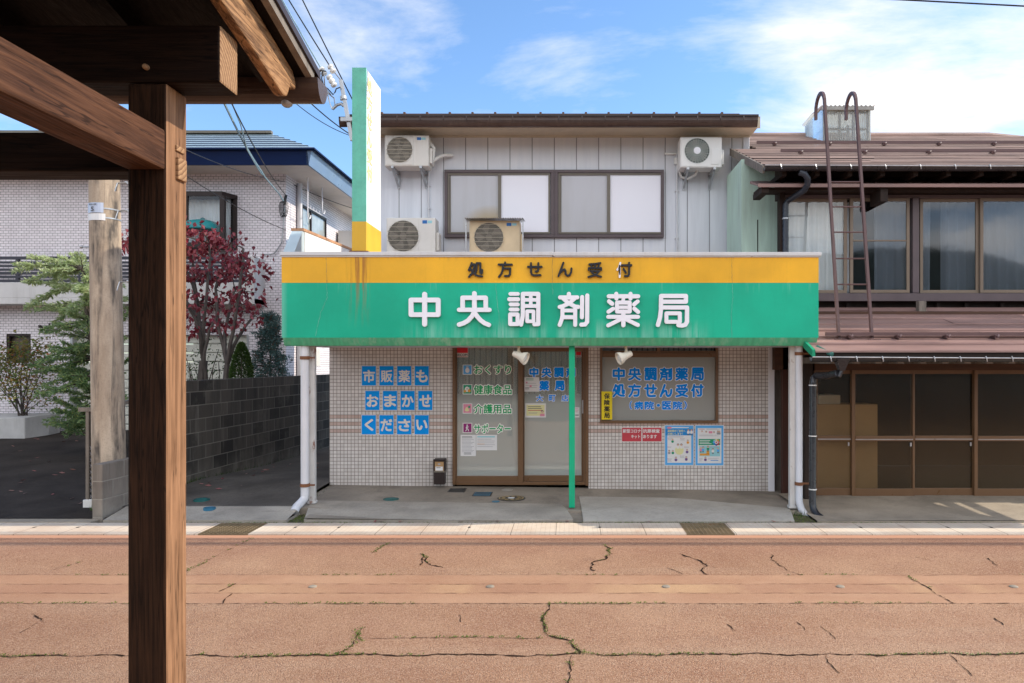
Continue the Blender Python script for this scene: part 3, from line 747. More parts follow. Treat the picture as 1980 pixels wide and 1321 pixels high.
# sloping entrance ramps laid on the apron
def slab(name, xs_front, xs_back, ybk, zt, zlip, m):
    mb = MB(); nx = 16; prof = []
    for i in range(nx+1):
        s = i/nx; xf = xs_front[0]+(xs_front[1]-xs_front[0])*s; xb = xs_back[0]+(xs_back[1]-xs_back[0])*s
        yb = ybk(s); zb = zA(xb, yb)+zt
        prof.append([(xf,8.335,-.03),(xf,8.335,zlip),(xf+.0,8.36,zlip+.012),((xf+xb)/2,(8.36+yb)/2,(zlip+.012+zb)/2+.012),(xb,yb,zb),(xb,yb+.01,-.03)])
    n = 6; vs = [p for r in prof for p in r]; fs = []
    for i in range(nx):
        for j in range(n): fs.append((i*n+j,(i+1)*n+j,(i+1)*n+(j+1)%n,i*n+(j+1)%n))
    fs += [tuple(range(n)), tuple(nx*n+j for j in range(n-1,-1,-1))]
    mb.add(vs, fs); return tag(build(mb, name, m, smooth=35), kind='structure')
slab('entrance_ramp', (X(588,8.34),X(1108,8.34)), (X(602,9.15),X(1086,9.15)), lambda s: 9.15, .006, .03, M['ramp'])
slab('entrance_ramp', (X(1128,8.34),X(1536,8.34)), (X(1120,9.5),X(1530,8.95)), lambda s: 9.62-.60*max(0,(s-.45)/.55)**1.3, .007, .022, M['ramp_pale'])
# driveway and alley on the left, forecourt on the right
mb = MB(); sheet(mb, -26, -5.40, 8.45, 15.2, lambda x, Y: .025+(Y-8.4)*.06, 10, 10)
tag(build(mb, 'driveway', M['asphalt'], recalc=False), kind='structure')
mb = MB(); mb.box(-26,-5.46,8.27,8.45,-.05,.022)
tag(build(mb, 'kerb', M['tan_concrete'], bevel=.01), kind='structure')
def zalley(x, Y): return .05+.10*max(0,1-abs(Y-10.3)/2.2)-.0*(Y)+(.02 if Y < 15 else 0)
mb = MB(); sheet(mb, -5.45, -3.36, 8.76, 26, zalley, 6, 30)
tag(build(mb, 'alley', M['asphalt_grey'], recalc=False, smooth=True), kind='structure')
mb = MB(); sheet(mb, -5.36, -3.25, 8.34, 8.78, lambda x, Y: .03+(Y-8.34)*.165, 8, 4)
mb.box(-5.36,-3.25,8.33,8.342,-.05,.03); mb.box(-3.258,-3.25,8.342,8.78,-.05,.03)
tag(build(mb, 'alley_kerb', M['ramp'], recalc=False), kind='structure')
mb = MB(); sheet(mb, 2.86, 12, 8.34, 9.9, lambda x, Y: .02+(Y-8.34)*.022+.006*min(1,max(0,x-2.9)), 10, 6); mb.box(2.86,12,8.33,8.342,-.05,.02)
tag(build(mb, 'forecourt', M['tan_concrete'], recalc=False), kind='structure')
# covers in the apron and alley
def cover(px0, py0, px1, py1, zf, kind, lab, mats):
    Yc = F*(EYE-.08)/((py0+py1)/2-700); z = zf(X((px0+px1)/2, Yc), Yc)+.005
    a = G(px0, py1, z); b = G(px1, py0, z); cx = (G(px0,(py0+py1)/2,z)[0]+G(px1,(py0+py1)/2,z)[0])/2
    cy = (a[1]+b[1])/2; rx = (G(px1,(py0+py1)/2,z)[0]-G(px0,(py0+py1)/2,z)[0])/2; ry = min(rx*1.15, max((b[1]-a[1])/2, rx*.7))
    mb = MB()
    if kind == 'round':
        n = 28
        mb.prism([(cx+rx*math.cos(6.2832*k/n), cy+rx*math.sin(6.2832*k/n)) for k in range(n)], 'z', z-.03, z)
        mb.ring((cx,cy,z+.003), rx*.80, rx*.88, 'z', 28, 1)
        if len(mats) > 2:
            for k in range(9):
                q = 6.2832*k/9; mb.disc((cx+rx*.58*math.cos(q), cy+rx*.58*math.sin(q), z+.003), rx*.15, 'z', 7, 2)
            mb.disc((cx,cy,z+.004), rx*.26, 'z', 9, 3)
    else:
        mb.box(cx-rx,cx+rx,cy-ry,cy+ry,z-.03,z)
        mb.box(cx-rx*.86,cx+rx*.86,cy-ry*.82,cy+ry*.82,z,z+.004,1)
        for k in range(6): mb.box(cx-rx*.8,cx+rx*.8,cy-ry*.7+k*ry*.26,cy-ry*.7+k*ry*.26+.008,z+.004,z+.007,0)
    tag(build(mb, 'manhole_cover', mats), lab, 'cover', None)
cover(868,943,900,952,zA,'sq','black square drain cover nearest the glass door', [M['manhole'],M['dark']])
cover(915,949,951,961,zA,'sq','blue square inspection cover between the black cover and the ornate manhole', [M['manhole'],M['blue_cover']])
cover(961,956,1016,971,zA,'round','large ornate round manhole cover with gold and white relief', [M['manhole'],M['gold'],M['gold'],M['paper']])
cover(951,967,966,972,zA,'round','tiny blue round valve cover touching the ornate manhole', [M['blue_cover'],M['blue_cover']])
cover(741,960,771,969,zA,'round','dark green round cover on the apron below the blue placards', [M['teal_cover'],M['manhole']])
cover(970,944,992,949,zA,'round','pale worn concrete round cover just outside the sliding door', [M['ramp_pale'],M['concrete']])
cover(375,961,404,969,zalley,'round','teal round cover in the alley beside the timber post', [M['teal_cover'],M['manhole']])
cover(394,979,416,984,zalley,'round','blue-grey round cover at the mouth of the alley', [M['blue_cover'],M['manhole']])
mb = MB(); rr = random.Random(11)
for k in range(120):
    x = rr.uniform(-10.5,-5.9); Y = rr.uniform(8.6,14.2); z = .033+(Y-8.4)*.06
    if k > 84: Y = rr.uniform(8.9,13.); x = -5.3+.05*(Y-9)+abs(rr.gauss(0,.35)); z = zalley(x,Y)+.006
    if k > 110: x = rr.uniform(-3.2,2.6); Y = 8.315; z = .016
    a = rr.uniform(0,6.28); l = rr.uniform(.03,.05)
    c, s_ = math.cos(a)*l, math.sin(a)*l
    mb.add([(x-c,Y-s_,z),(x+s_*.45,Y-c*.45,z+rr.uniform(.0,.02)),(x+c,Y+s_,z+rr.uniform(0,.02)),(x-s_*.45,Y+c*.45,z)], [(0,1,2,3)])
tag(build(mb, 'fallen_leaves', M['fallen'], recalc=False), 'scattered red and tan fallen leaves on the dark driveway and in the alley', 'leaves', kind='stuff')
mb = MB(); rr = random.Random(19)
for k in range(420):
    s_ = rr.random()
    if s_ < .5: Y = 9.0+abs(rr.gauss(0,2.4)); x = -5.42+.05*(Y-8.5)+.012+abs(rr.gauss(0,.012)); z = zalley(x,Y)
    elif s_ < .7: a = rr.uniform(3.4,6.1); x = -5.66+.19*math.cos(a); Y = 8.92+.19*math.sin(a); z = .04
    elif s_ < .85: x = rr.gauss(2.74,.06); Y = rr.gauss(8.72,.04); z = .01
    else: x = -3.30+rr.gauss(0,.03); Y = rr.uniform(8.8,10.4); z = .09
    h = rr.uniform(.02,.075); dx_, dy_ = rr.uniform(-.03,.03), rr.uniform(-.02,.02)
    mb.add([(x-.003,Y,z-.01),(x+.003,Y,z-.01),(x+dx_,Y+dy_,z+h)], [(0,1,2)])
tag(build(mb, 'weeds', M['leaf_green'], recalc=False), 'thin green weeds along the foot of the block wall, the pole and the kerb', 'weeds', kind='stuff')
# wooded hills on the far side of the street (seen mirrored in the windows)
mb = MB(); n = 500; rr = random.Random(2)
for i in range(n):
    a0 = -400+800*i/n; a1 = -400+800*(i+1)/n
    h = lambda x: 46+9*math.sin(x*.011+1)+4*math.sin(x*.047)
    mb.quad((a0,-260,-1),(a1,-260,-1),(a1,-300,h(a1)),(a0,-300,h(a0)))
tag(build(mb, 'hills', mat('wooded_hill', (.11,.13,.11), .9, .5, .2), recalc=False), kind='structure')
# ================================================================== pharmacy building
D = 10.2; D2 = 12.06
ph = root('pharmacy_building', (0, D, 0), 'two-storey pharmacy with grey siding above and small pale tiles below the green sign', 'building')
mb = MB(); zt = 3.0
zw0, zw1 = Z(818,D), Z(640,D)
def wz(mb, px0, px1, z0, z1): mb.box(X(px0,D), X(px1,D), D, D+.2, z0, z1)
wz(mb,637,875,-.06,zt); wz(mb,1138,1160,-.06,zt); wz(mb,1388,1485.5,-.06,zt); wz(mb,1160,1388,-.06,zw0); wz(mb,1160,1388,zw1,zt); wz(mb,875,1138,zw1,zt)
mb.box(X(637,D),X(637,D)+.2,D+.2,15.8,-.06,zt)
mb.box(X(1485,D)-.2,X(1485,D),D+.2,15.8,-.06,zt)
build(mb, 'wall', M['tile'], ph)
mb = MB(); mb.box(X(1485.5,D),X(1497.5,D),D-.012,D+.25,.0,2.2); build(mb, 'corner_trim', M['white'], ph, bevel=.006)
mb = MB(); a, b = X(642,D), X(1480,D)
mb.quad((a,D+.2,.10),(b,D+.2,.10),(b,13.4,.10),(a,13.4,.10)); mb.quad((a,13.4,.1),(b,13.4,.1),(b,13.4,2.9),(a,13.4,2.9)); mb.quad((a,D+.2,2.9),(b,D+.2,2.9),(b,13.4,2.9),(a,13.4,2.9))
build(mb, 'interior', M['interior'], ph, recalc=False)
# upper storey
mb = MB(); xl, xr = X(637,D), X(1436,D2)
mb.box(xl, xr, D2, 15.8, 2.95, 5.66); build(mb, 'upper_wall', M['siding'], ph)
mb = MB(); mb.box(xr, X(1449,D2), D2-.02, 15.8, 2.95, 5.66); build(mb, 'upper_corner_trim', M['siding_plain'], ph, bevel=.01)
mb = MB(); mb.box(xl-.05, X(1452,D2), 11.50, D2+.05, 5.612, 5.635); mb.box(xl-.02, X(1449,D2), D2-.03, D2-.001, 5.585, 5.611); mb.box(xl-.05, X(1452,D2), 11.47, 11.499, 5.56, 5.74)
build(mb, 'eave_soffit', M['cream'], ph)
rl, rr_ = X(672,11.5), X(1463,11.5)
mb = MB()
mb.prism([(11.46,5.64),(11.46,5.745),(16.2,6.15),(16.2,6.04)], 'x', rl, rr_)
mb.prism([(11.44,5.73),(11.44,5.765),(16.2,6.175),(16.2,6.14)], 'x', rl-.02, rr_+.02)
build(mb, 'roof', M['roof_dark'], ph, bevel=.004)
mb = MB(); x = rl+.15
mb.box(rl+.05, X(1430,11.6), 11.60, 11.64, 5.80, 5.83)
while x < X(1430,11.6):
    mb.box(x,x+.035,11.54,11.70,5.765,5.835); x += .362
build(mb, 'snow_guard', mat('rust_spotted_bar', (.13,.07,.05), .45, .2, 6, rust=.45), ph)
mb = MB(); n = 10
gp = [(11.40+.062*math.cos(math.pi+math.pi*k/n), 5.68+.135*math.sin(math.pi+math.pi*k/n)) for k in range(n+1)]
gp += [(y+(.006 if y > 11.40 else .006), z) for y, z in reversed([(11.40+.054*math.cos(math.pi+math.pi*k/n), 5.682+.127*math.sin(math.pi+math.pi*k/n)) for k in range(n+1)])]
mb.prism(gp, 'x', rl-.09, rr_-.02)
mb.tube([(rl-.09,11.338,5.684),(rr_-.02,11.338,5.678)], .008, 6)
g = build(mb, 'roof_gutter', M['gutter_brown'], ph)
x = rl+.1
while x < rr_:
    mb = MB()
    mb.tube([(x,11.335,5.70),(x,11.332,5.66),(x+.006,11.345,5.63),(x+.01,11.37,5.615)], .006, 5); mb.box(x-.008,x+.008,11.335,11.46,5.698,5.704); x += .362
    build(mb, 'gutter_bracket', M['gutter_brown'], g)
# upper window band: two sliding windows in one purple-brown frame
def pframe(mb, a, b, c, d, w, Y, dep, m=0, wz_=None):
    h = wz_ or w
    mb.pbox(a,b,c,b+h,Y,dep,m); mb.pbox(a,d-h,c,d,Y,dep,m); mb.pbox(a,b+h,a+w,d-h,Y,dep,m); mb.pbox(c-w,b+h,c,d-h,Y,dep,m)
Yw = D2-.07
for k, (a, c) in enumerate(((862,1066),(1076,1284))):
    mb = MB(); pframe(mb, a-3, 328, c+ (5 if k == 0 else 0), 459, 6, Yw, .07)
    if k == 0: mb.pbox(1071,328,1073.2,459,Yw+.005,.06)
    wf = build(mb, 'upper_window', M['up_frame'], ph, bevel=.004)
    mid = {862:966, 1076:1177}[a]
    mb = MB(); pframe(mb, a+3.5, 335, c-2.5, 452, 3.2, Yw+.015, .05); mb.pbox(a+6.5,338,a+9.5,449,Yw+.03,.03); mb.pbox(mid-3,338,mid+3,449,Yw+.008,.04)
    build(mb, 'sash', M['sash'], wf)
    mb = MB(); mb.pbox(a+9,338,mid-2,449,Yw+.042,.01); build(mb, 'pane', M['frost'], wf, label='grey frosted left pane')
    mb = MB(); mb.pbox(mid+2,338.2,c-5.5,449,Yw+.034,.01); build(mb, 'pane', M['film'], wf, label='pane covered in white film')
# conduit beside the wall units
for px, y0, y1 in ((1309,297,500),(828.5,325,421)):
    mb = MB(); mb.tube([P(px,y0,D2-.03),P(px,y1,D2-.03)], .016, 8)
    for q in (.35,.8): mb.pbox(px-3.5,y0+(y1-y0)*q,px+3.5,y0+(y1-y0)*q+2,D2-.045,.04)
    build(mb, 'conduit', M['siding_plain'], ph, smooth=40)
# glazed doorway
def bx(mb, px0, py0, px1, py1, y0, y1, m=0): mb.box(X(px0,D), X(px1,D), D+y0, D+y1, Z(py1,D), Z(py0,D), m)
mb = MB(); bx(mb,875,640,881.5,937,-.02,.12); bx(mb,1132,640,1138,939,-.02,.12); bx(mb,881.5,640,1132,648,-.015,.12)
bx(mb,881.5,932,1132,938,.0,.12)
bx(mb,1001.5,648,1011.5,932,-.012,.05); bx(mb,1011.5,668,1132,680,.0,.09); bx(mb,1128,680,1132,932,.0,.09)
bx(mb,1011.5,648,1132,650,.0,.09)
build(mb, 'door_frame', M['brown_frame'], ph, bevel=.004)
mb = MB(); bx(mb,881.5,920.5,1001.5,932,.0,.05); bx(mb,881.5,648,883.5,920.5,.0,.05)
fx = build(mb, 'fixed_door_panel', M['brown_frame'], ph, bevel=.004)
mb = MB(); bx(mb,883.5,648,1001.5,920.5,.02,.028); build(mb, 'pane', M['door_glass'], fx)
mb = MB(); bx(mb,1011.5,920.5,1128,932,.055,.10); bx(mb,1124.5,680,1128,920.5,.055,.10); bx(mb,1011.5,680,1013.5,920.5,.055,.10)
sl = build(mb, 'sliding_door_panel', M['brown_frame'], ph, bevel=.004)
mb = MB(); bx(mb,1013.5,680,1124.5,920.5,.07,.078); build(mb, 'pane', M['door_glass'], sl)
mb = MB(); bx(mb,1125.5,774,1129.5,800,.035,.056); build(mb, 'handle', M['galv'], sl, bevel=.003)
# lettering and stickers on the fixed glass
yg = D+.018
for s_, a, b, c, d in (('おくすり',917,706.5,988,723.5),('健康食品',916.5,744.5,989,762.5),('介護用品',916.5,782,988.5,799.5),('サポーター',916.5,820,987.5,837.5)):
    mbt = MB(); ptext(mbt, s_, a, b, c, d, yg, .10, 1); ptext(mbt, s_, a, b, c, d, yg, .02, 0, lift=.002)
    build(mbt, 'lettering', [M['green_text'], M['outline']], fx, recalc=False)
def ic(px, py, s=1.): return (X(px,yg), Z(py,yg))
icons = []
for k, (y0, y1, mname) in enumerate(((706,724,'light_blue'),(744,762,'poster_green'),(781,799,'pink'),(818.5,836.5,'magenta'))):
    mb = MB(); mats = [M['paper'], M[mname], M['ink'], M['orange'], M['poster_green'], M['pale_yellow']]
    mb.pbox(894.5,y0-.8,913,y1+.8,yg,.002,0); mb.pbox(896,y0+.6,911.6,y1-.6,yg-.002,.002,1)
    yy = yg-.004; cx, cz = ic(903.8,(y0+y1)/2); u = 10.2/F
    def bl(a, b, c, d, m): mb.box(cx+a*u, cx+c*u, yy, yy+.001, cz-d*u, cz-b*u, m)
    def el(a, b, ra, rb, m, lift=0): mb.disc((cx+a*u, yy-.001-lift, cz-b*u), ra*u, 'y', 14, m, rb*u)
    if k == 0: bl(-2.2,-6,2.2,-4.2,0); bl(-3,-4.2,3,-3.4,2); el(0,1.2,4.2,4.9,0); bl(-3.6,0,3.6,2.8,2)
    if k == 1: el(-.6,0,4.6,5.4,0); el(-4.8,3.5,2.6,2.4,3,.0002); el(3.6,2.6,2.8,3.2,3,.0004); el(-.5,-1,.9,1.2,2,.0006); el(2.6,-2.8,1.6,1.2,0,.0004)
    if k == 2: el(-.8,3,4.4,2.8,5); el(-1,0,2.6,2.6,5,.0003); el(3.6,-4.2,1.4,1.4,4,.0002); el(2.4,-3,1.4,1.4,4,.0004); el(4.8,-3,1.4,1.4,4,.0006); el(3.6,-1.9,1.4,1.4,4,.0008)
    if k == 3:
        el(-.4,-5.2,1.4,1.5,0); mb.tube([(cx-.4*u,yy,cz+3.4*u),(cx-.8*u,yy,cz-.4*u)], 1.5*u, 6, 0)
        mb.tube([(cx-.8*u,yy,cz-.4*u),(cx+1.6*u,yy,cz-3.2*u),(cx+2.2*u,yy,cz-6.4*u)], .95*u, 6, 0); mb.tube([(cx-.8*u,yy,cz-.4*u),(cx-1.4*u,yy,cz-3.4*u),(cx-3.6*u,yy,cz-6.2*u)], .95*u, 6, 0)
        mb.tube([(cx-.6*u,yy,cz+3*u),(cx-2.6*u,yy,cz+.6*u),(cx-2*u,yy,cz-1.4*u)], .7*u, 6, 0); mb.tube([(cx-.2*u,yy,cz+3*u),(cx+2.4*u,yy,cz+1.4*u)], .7*u, 6, 0)
    build(mb, 'icon_sticker', mats, fx, recalc=False, label=['blue sticker with a white medicine jar','green sticker with a white and orange shape','pink sticker with a yellow cup and green clover','magenta sticker with a white walking figure'][k])
def security(a, b, c, d, y, par):
    mb = MB(); mb.pbox(a,b,c,d,y,.002,0); mb.pbox(a+.6,b+.4,c-.6,b+(d-b)*.64,y-.002,.002,1)
    ptext(mb, 'SECOM', a+1.6, b+(d-b)*.70, c-1.4, b+(d-b)*.90, y, .03, 2, .003); mb.pbox(a+1.2,d-1.2,c-1.2,d-.5,y-.002,.002,1)
    build(mb, 'security_sticker', [M['paper'], M['signal_red'], M['ink']], par, recalc=False)
security(881.8,668,905.2,691,yg,fx)
# sliding leaf: blue lettering and notices
ys = D+.066
def pst(ch, a, b, c, d, y, mw, mt, gr=.0125):
    strokes(mw, ch, X(a,y), X(c,y), Z(d,y), Z(b,y), y, 0, gr, 1); strokes(mt, ch, X(a,y), X(c,y), Z(d,y), Z(b,y), y-.003, 0, .0042)
for row in ((('中',1024,1041),('央',1047.5,1065.5),('調',1071.5,1089.5),('剤',1095,1112.5)), (('薬',1043.5,1061),('局',1073.5,1091)), (('大',1037,1050),('町',1061.5,1074),('店',1086,1099))):
    mb = MB()
    for ch, a, c in row:
        if ch in '大町店': ptext(mb, ch, a, 764, c, 776, ys, .085, 1); ptext(mb, ch, a, 764, c, 776, ys, .03, lift=.002)
        elif ch in '薬局': pst(ch,a,736.5,c,755,ys,mb,mb,.012)
        else: pst(ch,a,711,c,729,ys,mb,mb,.012)
    build(mb, 'lettering', [M['blue_text'], M['outline']], sl, recalc=False)
security(1113.2,680,1124,691,ys,sl)
def notice(name, a, b, c, d, y, fn, lab, group=None, base='paper'):
    mb = MB(); mb.pbox(a,b,c,d,y,.003,0); fn(mb, y-.0025)
    o = build(mb, name, [M[base],M['ink'],M['grey_ink'],M['light_blue'],M['pale_yellow'],M['red'],M['pink'],M['skin'],M['poster_green'],M['pale_teal'],M['purple'],M['orange'],M['mid_blue'],M['paper']], None, recalc=False)
    return tag(o, lab, 'notice' if name == 'notice' else name.replace('_',' '), group)
def lines(mb, a, b, c, n, dy, y, m=2, h=.8, rnd=random.Random(9), ragged=.3):
    for k in range(n): mb.pbox(a, b+k*dy, c-(c-a)*rnd.uniform(0, ragged), b+k*dy+h, y, .001, m)
def n1(mb, y):
    lines(mb,893,844,916,2,2.4,y,1,.9); lines(mb,893,850,917,10,2.6,y,2,.7); lines(mb,897,875.5,912,2,2.2,y,1,.9,ragged=.1)
notice('notice',890.5,841,920,882,D+.015,n1,'tall white notice sheet taped low on the fixed glass panel','notices taped to the glass doors')
def n2(mb, y):
    mb.pbox(923,843.5,957,846,y,.001,9); lines(mb,923,849,958,5,3.6,y,2,.7); lines(mb,923,852.5,940,2,6,y,11,.6)
notice('notice',920.8,841,961,871,D+.0135,n2,'wide white notice with a teal heading, beside the tall sheet','notices taped to the glass doors')
def n3(mb, y):
    mb.pbox(1018,783,1053,804,y,.0008,4); lines(mb,1021,786,1049,2,3.4,y-.001,1,1.1,ragged=.15); lines(mb,1021,793,1050,1,3,y-.001,5,1.2,ragged=.05); lines(mb,1022,797,1040,2,2.6,y-.001,2,.7)
    mb.disc((X(1048.5,y),y-.002,Z(797,y)),.016,'y',12,7); mb.disc((X(1048.5,y),y-.0015,Z(795.8,y)),.019,'y',12,1); mb.pbox(1044,800,1053,805,y-.001,.001,6)
notice('notice',1015.5,780,1055.5,807.5,D+.062,n3,'cream notice with a pink figure in its corner on the sliding door','notices taped to the glass doors')
def n4(mb, y):
    lines(mb,1017,732,1034,2,2.4,y,8,.9,ragged=.2); lines(mb,1016,741,1040,3,4,y,2,.6); mb.disc((X(1018.5,y),y-.001,Z(740,y)),.013,'y',12,6); mb.pbox(1024,745,1028,748.5,y-.001,.001,6); lines(mb,1015,750,1024,2,2,y,1,.7)
notice('notice',1012,729.5,1042.5,757.5,D+.0645,n4,'white notice with pink spots left of the blue lettering','notices taped to the glass doors')
def n5(mb, y): lines(mb,1112,790,1119,3,3,y,6,.8); lines(mb,1112,802,1119,1,2,y,1,1.6,ragged=0.)
notice('notice',1108,787.5,1120.5,807.5,D+.063,n5,'small white sticker half hidden by the green post','notices taped to the glass doors')
# curtains behind the glass
def curtain(name, x0, x1, y, z0, z1, m, par, amp=.02, per=.11, rnd=random.Random(4)):
    n = max(8, int((x1-x0)/.018)); mb = MB(); vs = []
    ph_ = rnd.uniform(0,6)
    for i in range(n+1):
        x = x0+(x1-x0)*i/n; dy = amp*math.sin(6.2832*x/per+ph_+1.3*math.sin(x*3.1))+amp*.5*math.sin(6.2832*x/per*.37+2)
        vs += [(x,y+dy,z0),(x+.006*math.sin(i*.8),y+dy*.8,z1)]
    mb.add(vs, [(2*i,2*i+2,2*i+3,2*i+1) for i in range(n)])
    return build(mb, name, m, par, recalc=False, smooth=True)
curtain('curtain', X(884,D), X(1000,D), D+.17, .2, 2.3, M['curtain'], ph, .030, .085)
curtain('curtain', X(1010,D), X(1128,D), D+.20, .2, 2.3, M['curtain'], ph, .030, .085)
# shop window
mb = MB()
bx(mb,1160,640,1164.5,818,-.03,.1); bx(mb,1383.5,640,1388,818,-.03,.1); bx(mb,1164.5,813,1383.5,818,-.03,.1); bx(mb,1164.5,682.5,1383.5,691,-.03,.1); bx(mb,1164.5,640,1383.5,646,-.03,.1); bx(mb,1270,646,1277,682.5,-.02,.09)
bx(mb,1164.5,678.5,1270,682.5,-.01,.08); bx(mb,1277,678.5,1383.5,682.5,-.01,.08)
sw = build(mb, 'shop_window', M['brown_frame'], ph, bevel=.004)
mb = MB(); bx(mb,1163.5,690,1384.5,814,.03,.038); build(mb, 'pane', M['shop_glass'], sw)
mb = MB(); bx(mb,1164,645,1270.5,679,.05,.058); build(mb, 'transom_pane', M['glass'], sw)
mb = MB(); bx(mb,1276.5,645,1384,679,.05,.058); build(mb, 'transom_pane', M['glass'], sw)
curtain('curtain', X(1150,D), X(1215,D), D+.30, .6, 2.2, M['lace'], ph, .02, .16)
curtain('curtain', X(1210,D), X(1400,D), D+.36, .6, 2.2, M['curtain'], ph, .02, .22)
yw = D+.028; cols = [(1184.8,1208),(1215,1239),(1246,1269.5),(1276,1299.5),(1306.5,1329.7),(1336.5,1360.3)]
for row, b, d in (('中央調剤薬局',711,735.5),('処方せん受付',743,768)):
    mb = MB()
    for ch, (a, c) in zip(row, cols): pst(ch,a,b,c,d,yw,mb,mb)
    build(mb, 'lettering', [M['blue_text'], M['outline']], sw, recalc=False)
mb = MB()
for ch, a, b, c, d in (('（',1217.5,776,1221.5,791.5),('病',1227,776.5,1243,791.5),('院',1247,776.5,1264,791.5),('・',1270.5,781.8,1275.5,786),('医',1281,776.5,1297.5,791.5),('院',1302,776.5,1318.5,791.5),('）',1323,776,1327.5,791.5)):
    ptext(mb, ch, a, b, c, d, yw, .085, 1); ptext(mb, ch, a, b, c, d, yw, .045, lift=.002)
build(mb, 'lettering', [M['blue_text'], M['outline']], sw, recalc=False)

# ================================================================== canopy with the signboard
DC = 8.75
cn_ = root('shop_canopy', (0, DC, 2.05), 'deep yellow and green pharmacy canopy signboard with raised white and black lettering', 'shop sign')
cx0, cx1 = X(544.5,DC), X(1583,DC)
zc = [Z(487.5,DC), Z(497.5,DC), Z(547,DC), Z(653,DC)]
def sign_paint(name, base, dirt, green):
    m, t, b = newmat(name); p = t.pos(); x, y, z = t.xyz(p)[:3]
    n = t.noise(p, 1.1, 5, .6)
    col = t.mix(t.map(n, .35, .68), mul(base, .86), mul(base, 1.10))
    gr = t.noise(p, 130, 2); col = t.mix(t.math('MULTIPLY', t.map(gr, .45, .7), .10), col, mul(base, .6))
    if green:                                        # lime running down from under the letters
        stv = t.noise(t.scale(p, (13, 1, .7)), 1.0, 5, .7); blob = t.noise(t.scale(p, (1.9, 1, .3)), 1.6, 3)
        zone = t.math('MULTIPLY', t.map(z, 2.38, 2.20), t.math('MULTIPLY', t.map(x, -2.05, -1.85), t.map(x, 1.75, 1.55)))
        col = t.mix(t.math('MULTIPLY', t.math('MULTIPLY', zone, t.map(stv, .40, .62)), t.math('MULTIPLY', t.map(blob, .36, .60), .62)), col, (.36,.62,.52))
        z2 = t.map(z, 2.66, 2.80); col = t.mix(t.math('MULTIPLY', t.math('MULTIPLY', z2, t.map(stv, .56, .72)), .35), col, (.40,.62,.50))
        ed = t.map(x, -3.40, -3.47); col = t.mix(t.math('MULTIPLY', ed, .4), col, (.3,.6,.5))
    # rust running down below the tall sign
    rs = t.noise(t.scale(p, (26, 1, 1.1)), 1.0, 5, .7)
    dxr = t.math('ABSOLUTE', t.math('SUBTRACT', x, X(694,DC)))
    zone = t.math('MULTIPLY', t.map(dxr, .17, .05), t.map(z, 2.25, 2.95))
    col = t.mix(t.math('MULTIPLY', t.math('MULTIPLY', zone, t.map(rs, .47, .60)), .8), col, (.30,.10,.02))
    top = t.math('MULTIPLY', t.map(z, zc[1]-.05, zc[1]), t.map(rs, .52, .66))
    if not green: col = t.mix(t.math('MULTIPLY', top, .5), col, (.45,.22,.06))
    ve = t.noise(t.scale(p, (6, 1, .5)), 1.0, 4, .7); col = t.mix(t.math('MULTIPLY', t.map(ve, .55, .75), dirt), col, mul(base, .6))
    buck = t.noise(t.scale(p, (1.2, 1, 1.6)), 1.4, 2)
    fin(t, b, col, t.map(n, .3, .7, .38, .6), t.bump(t.math('ADD', t.math('MULTIPLY', gr, .25), t.math('MULTIPLY', buck, 6.)), .22, .006), .35)
    return m
M['sign_yellow'] = sign_paint('sign_yellow_paint', (.84,.44,.022), .25, False)
M['sign_green'] = sign_paint('sign_green_paint', (.004,.43,.255), .2, True)
M['valance'] = mat('stained_green_edge', (.075,.36,.19), .65, .2, 4, st=(6,1,1), streak=.8, sc=(.33,.46,.33))
mb = MB(); mb.box(cx0,cx1,DC,DC+.08,zc[2],zc[1]); build(mb, 'yellow_band', M['sign_yellow'], cn_)
M['sealcrack'] = mat('filled_crack', (.12,.45,.32), .7, .3)
M['sealgold'] = mat('filled_crack_gold', (.42,.26,.07), .7, .3)
mb = MB(); mb.box(cx0+.001,cx1-.001,DC+.0015,DC+.08,zc[3],zc[2])
def wall_crack(mb, pts, w, m, y, seed):
    r = random.Random(seed); pp = []
    for p, q in zip(pts[:-1], pts[1:]):
        for i in range(10): pp.append((p[0]+(q[0]-p[0])*i/10+r.uniform(-.7,.7), p[1]+(q[1]-p[1])*i/10))
    pp.append(pts[-1])
    for p, q in zip(pp[:-1], pp[1:]):
        a, c = X(p[0],y), X(q[0],y); z0, z1 = Z(p[1],y), Z(q[1],y); ww = w*r.uniform(.4,1.2)
        mb.add([(a-ww,y,z0),(a+ww,y,z0),(c+ww,y,z1),(c-ww,y,z1)], [(0,1,2,3)], m)
wall_crack(mb, [(631,548),(633,575),(620,605),(610,650)], .0035, 1, DC-.001, 1)
wall_crack(mb, [(958,548),(962,590),(966,620),(972,652)], .003, 1, DC-.001, 2)
wall_crack(mb, [(1416,548),(1417,575),(1414,605),(1415,652)], .0025, 1, DC-.001, 3)
wall_crack(mb, [(1068,548),(1069,570)], .003, 1, DC-.001, 4)
build(mb, 'green_band', [M['sign_green'], M['sealcrack']], cn_, recalc=False)
mb = MB(); wall_crack(mb, [(630,498),(632,547)], .004, 0, DC-.0015, 5); wall_crack(mb, [(1068,498),(1068,547)], .003, 0, DC-.0015, 6); wall_crack(mb, [(1415,498),(1416,547)], .003, 0, DC-.0015, 7)
build(mb, 'crack', M['sealgold'], cn_, recalc=False)
mb = MB()
mb.prism([(DC+.002,zc[3]),(DC+.02,zc[3]-.035),(DC+.055,zc[3]-.095),(DC+.10,zc[3]-.10),(DC+.10,zc[3])], 'x', cx0+.012, cx1-.012)
build(mb, 'valance', M['valance'], cn_)
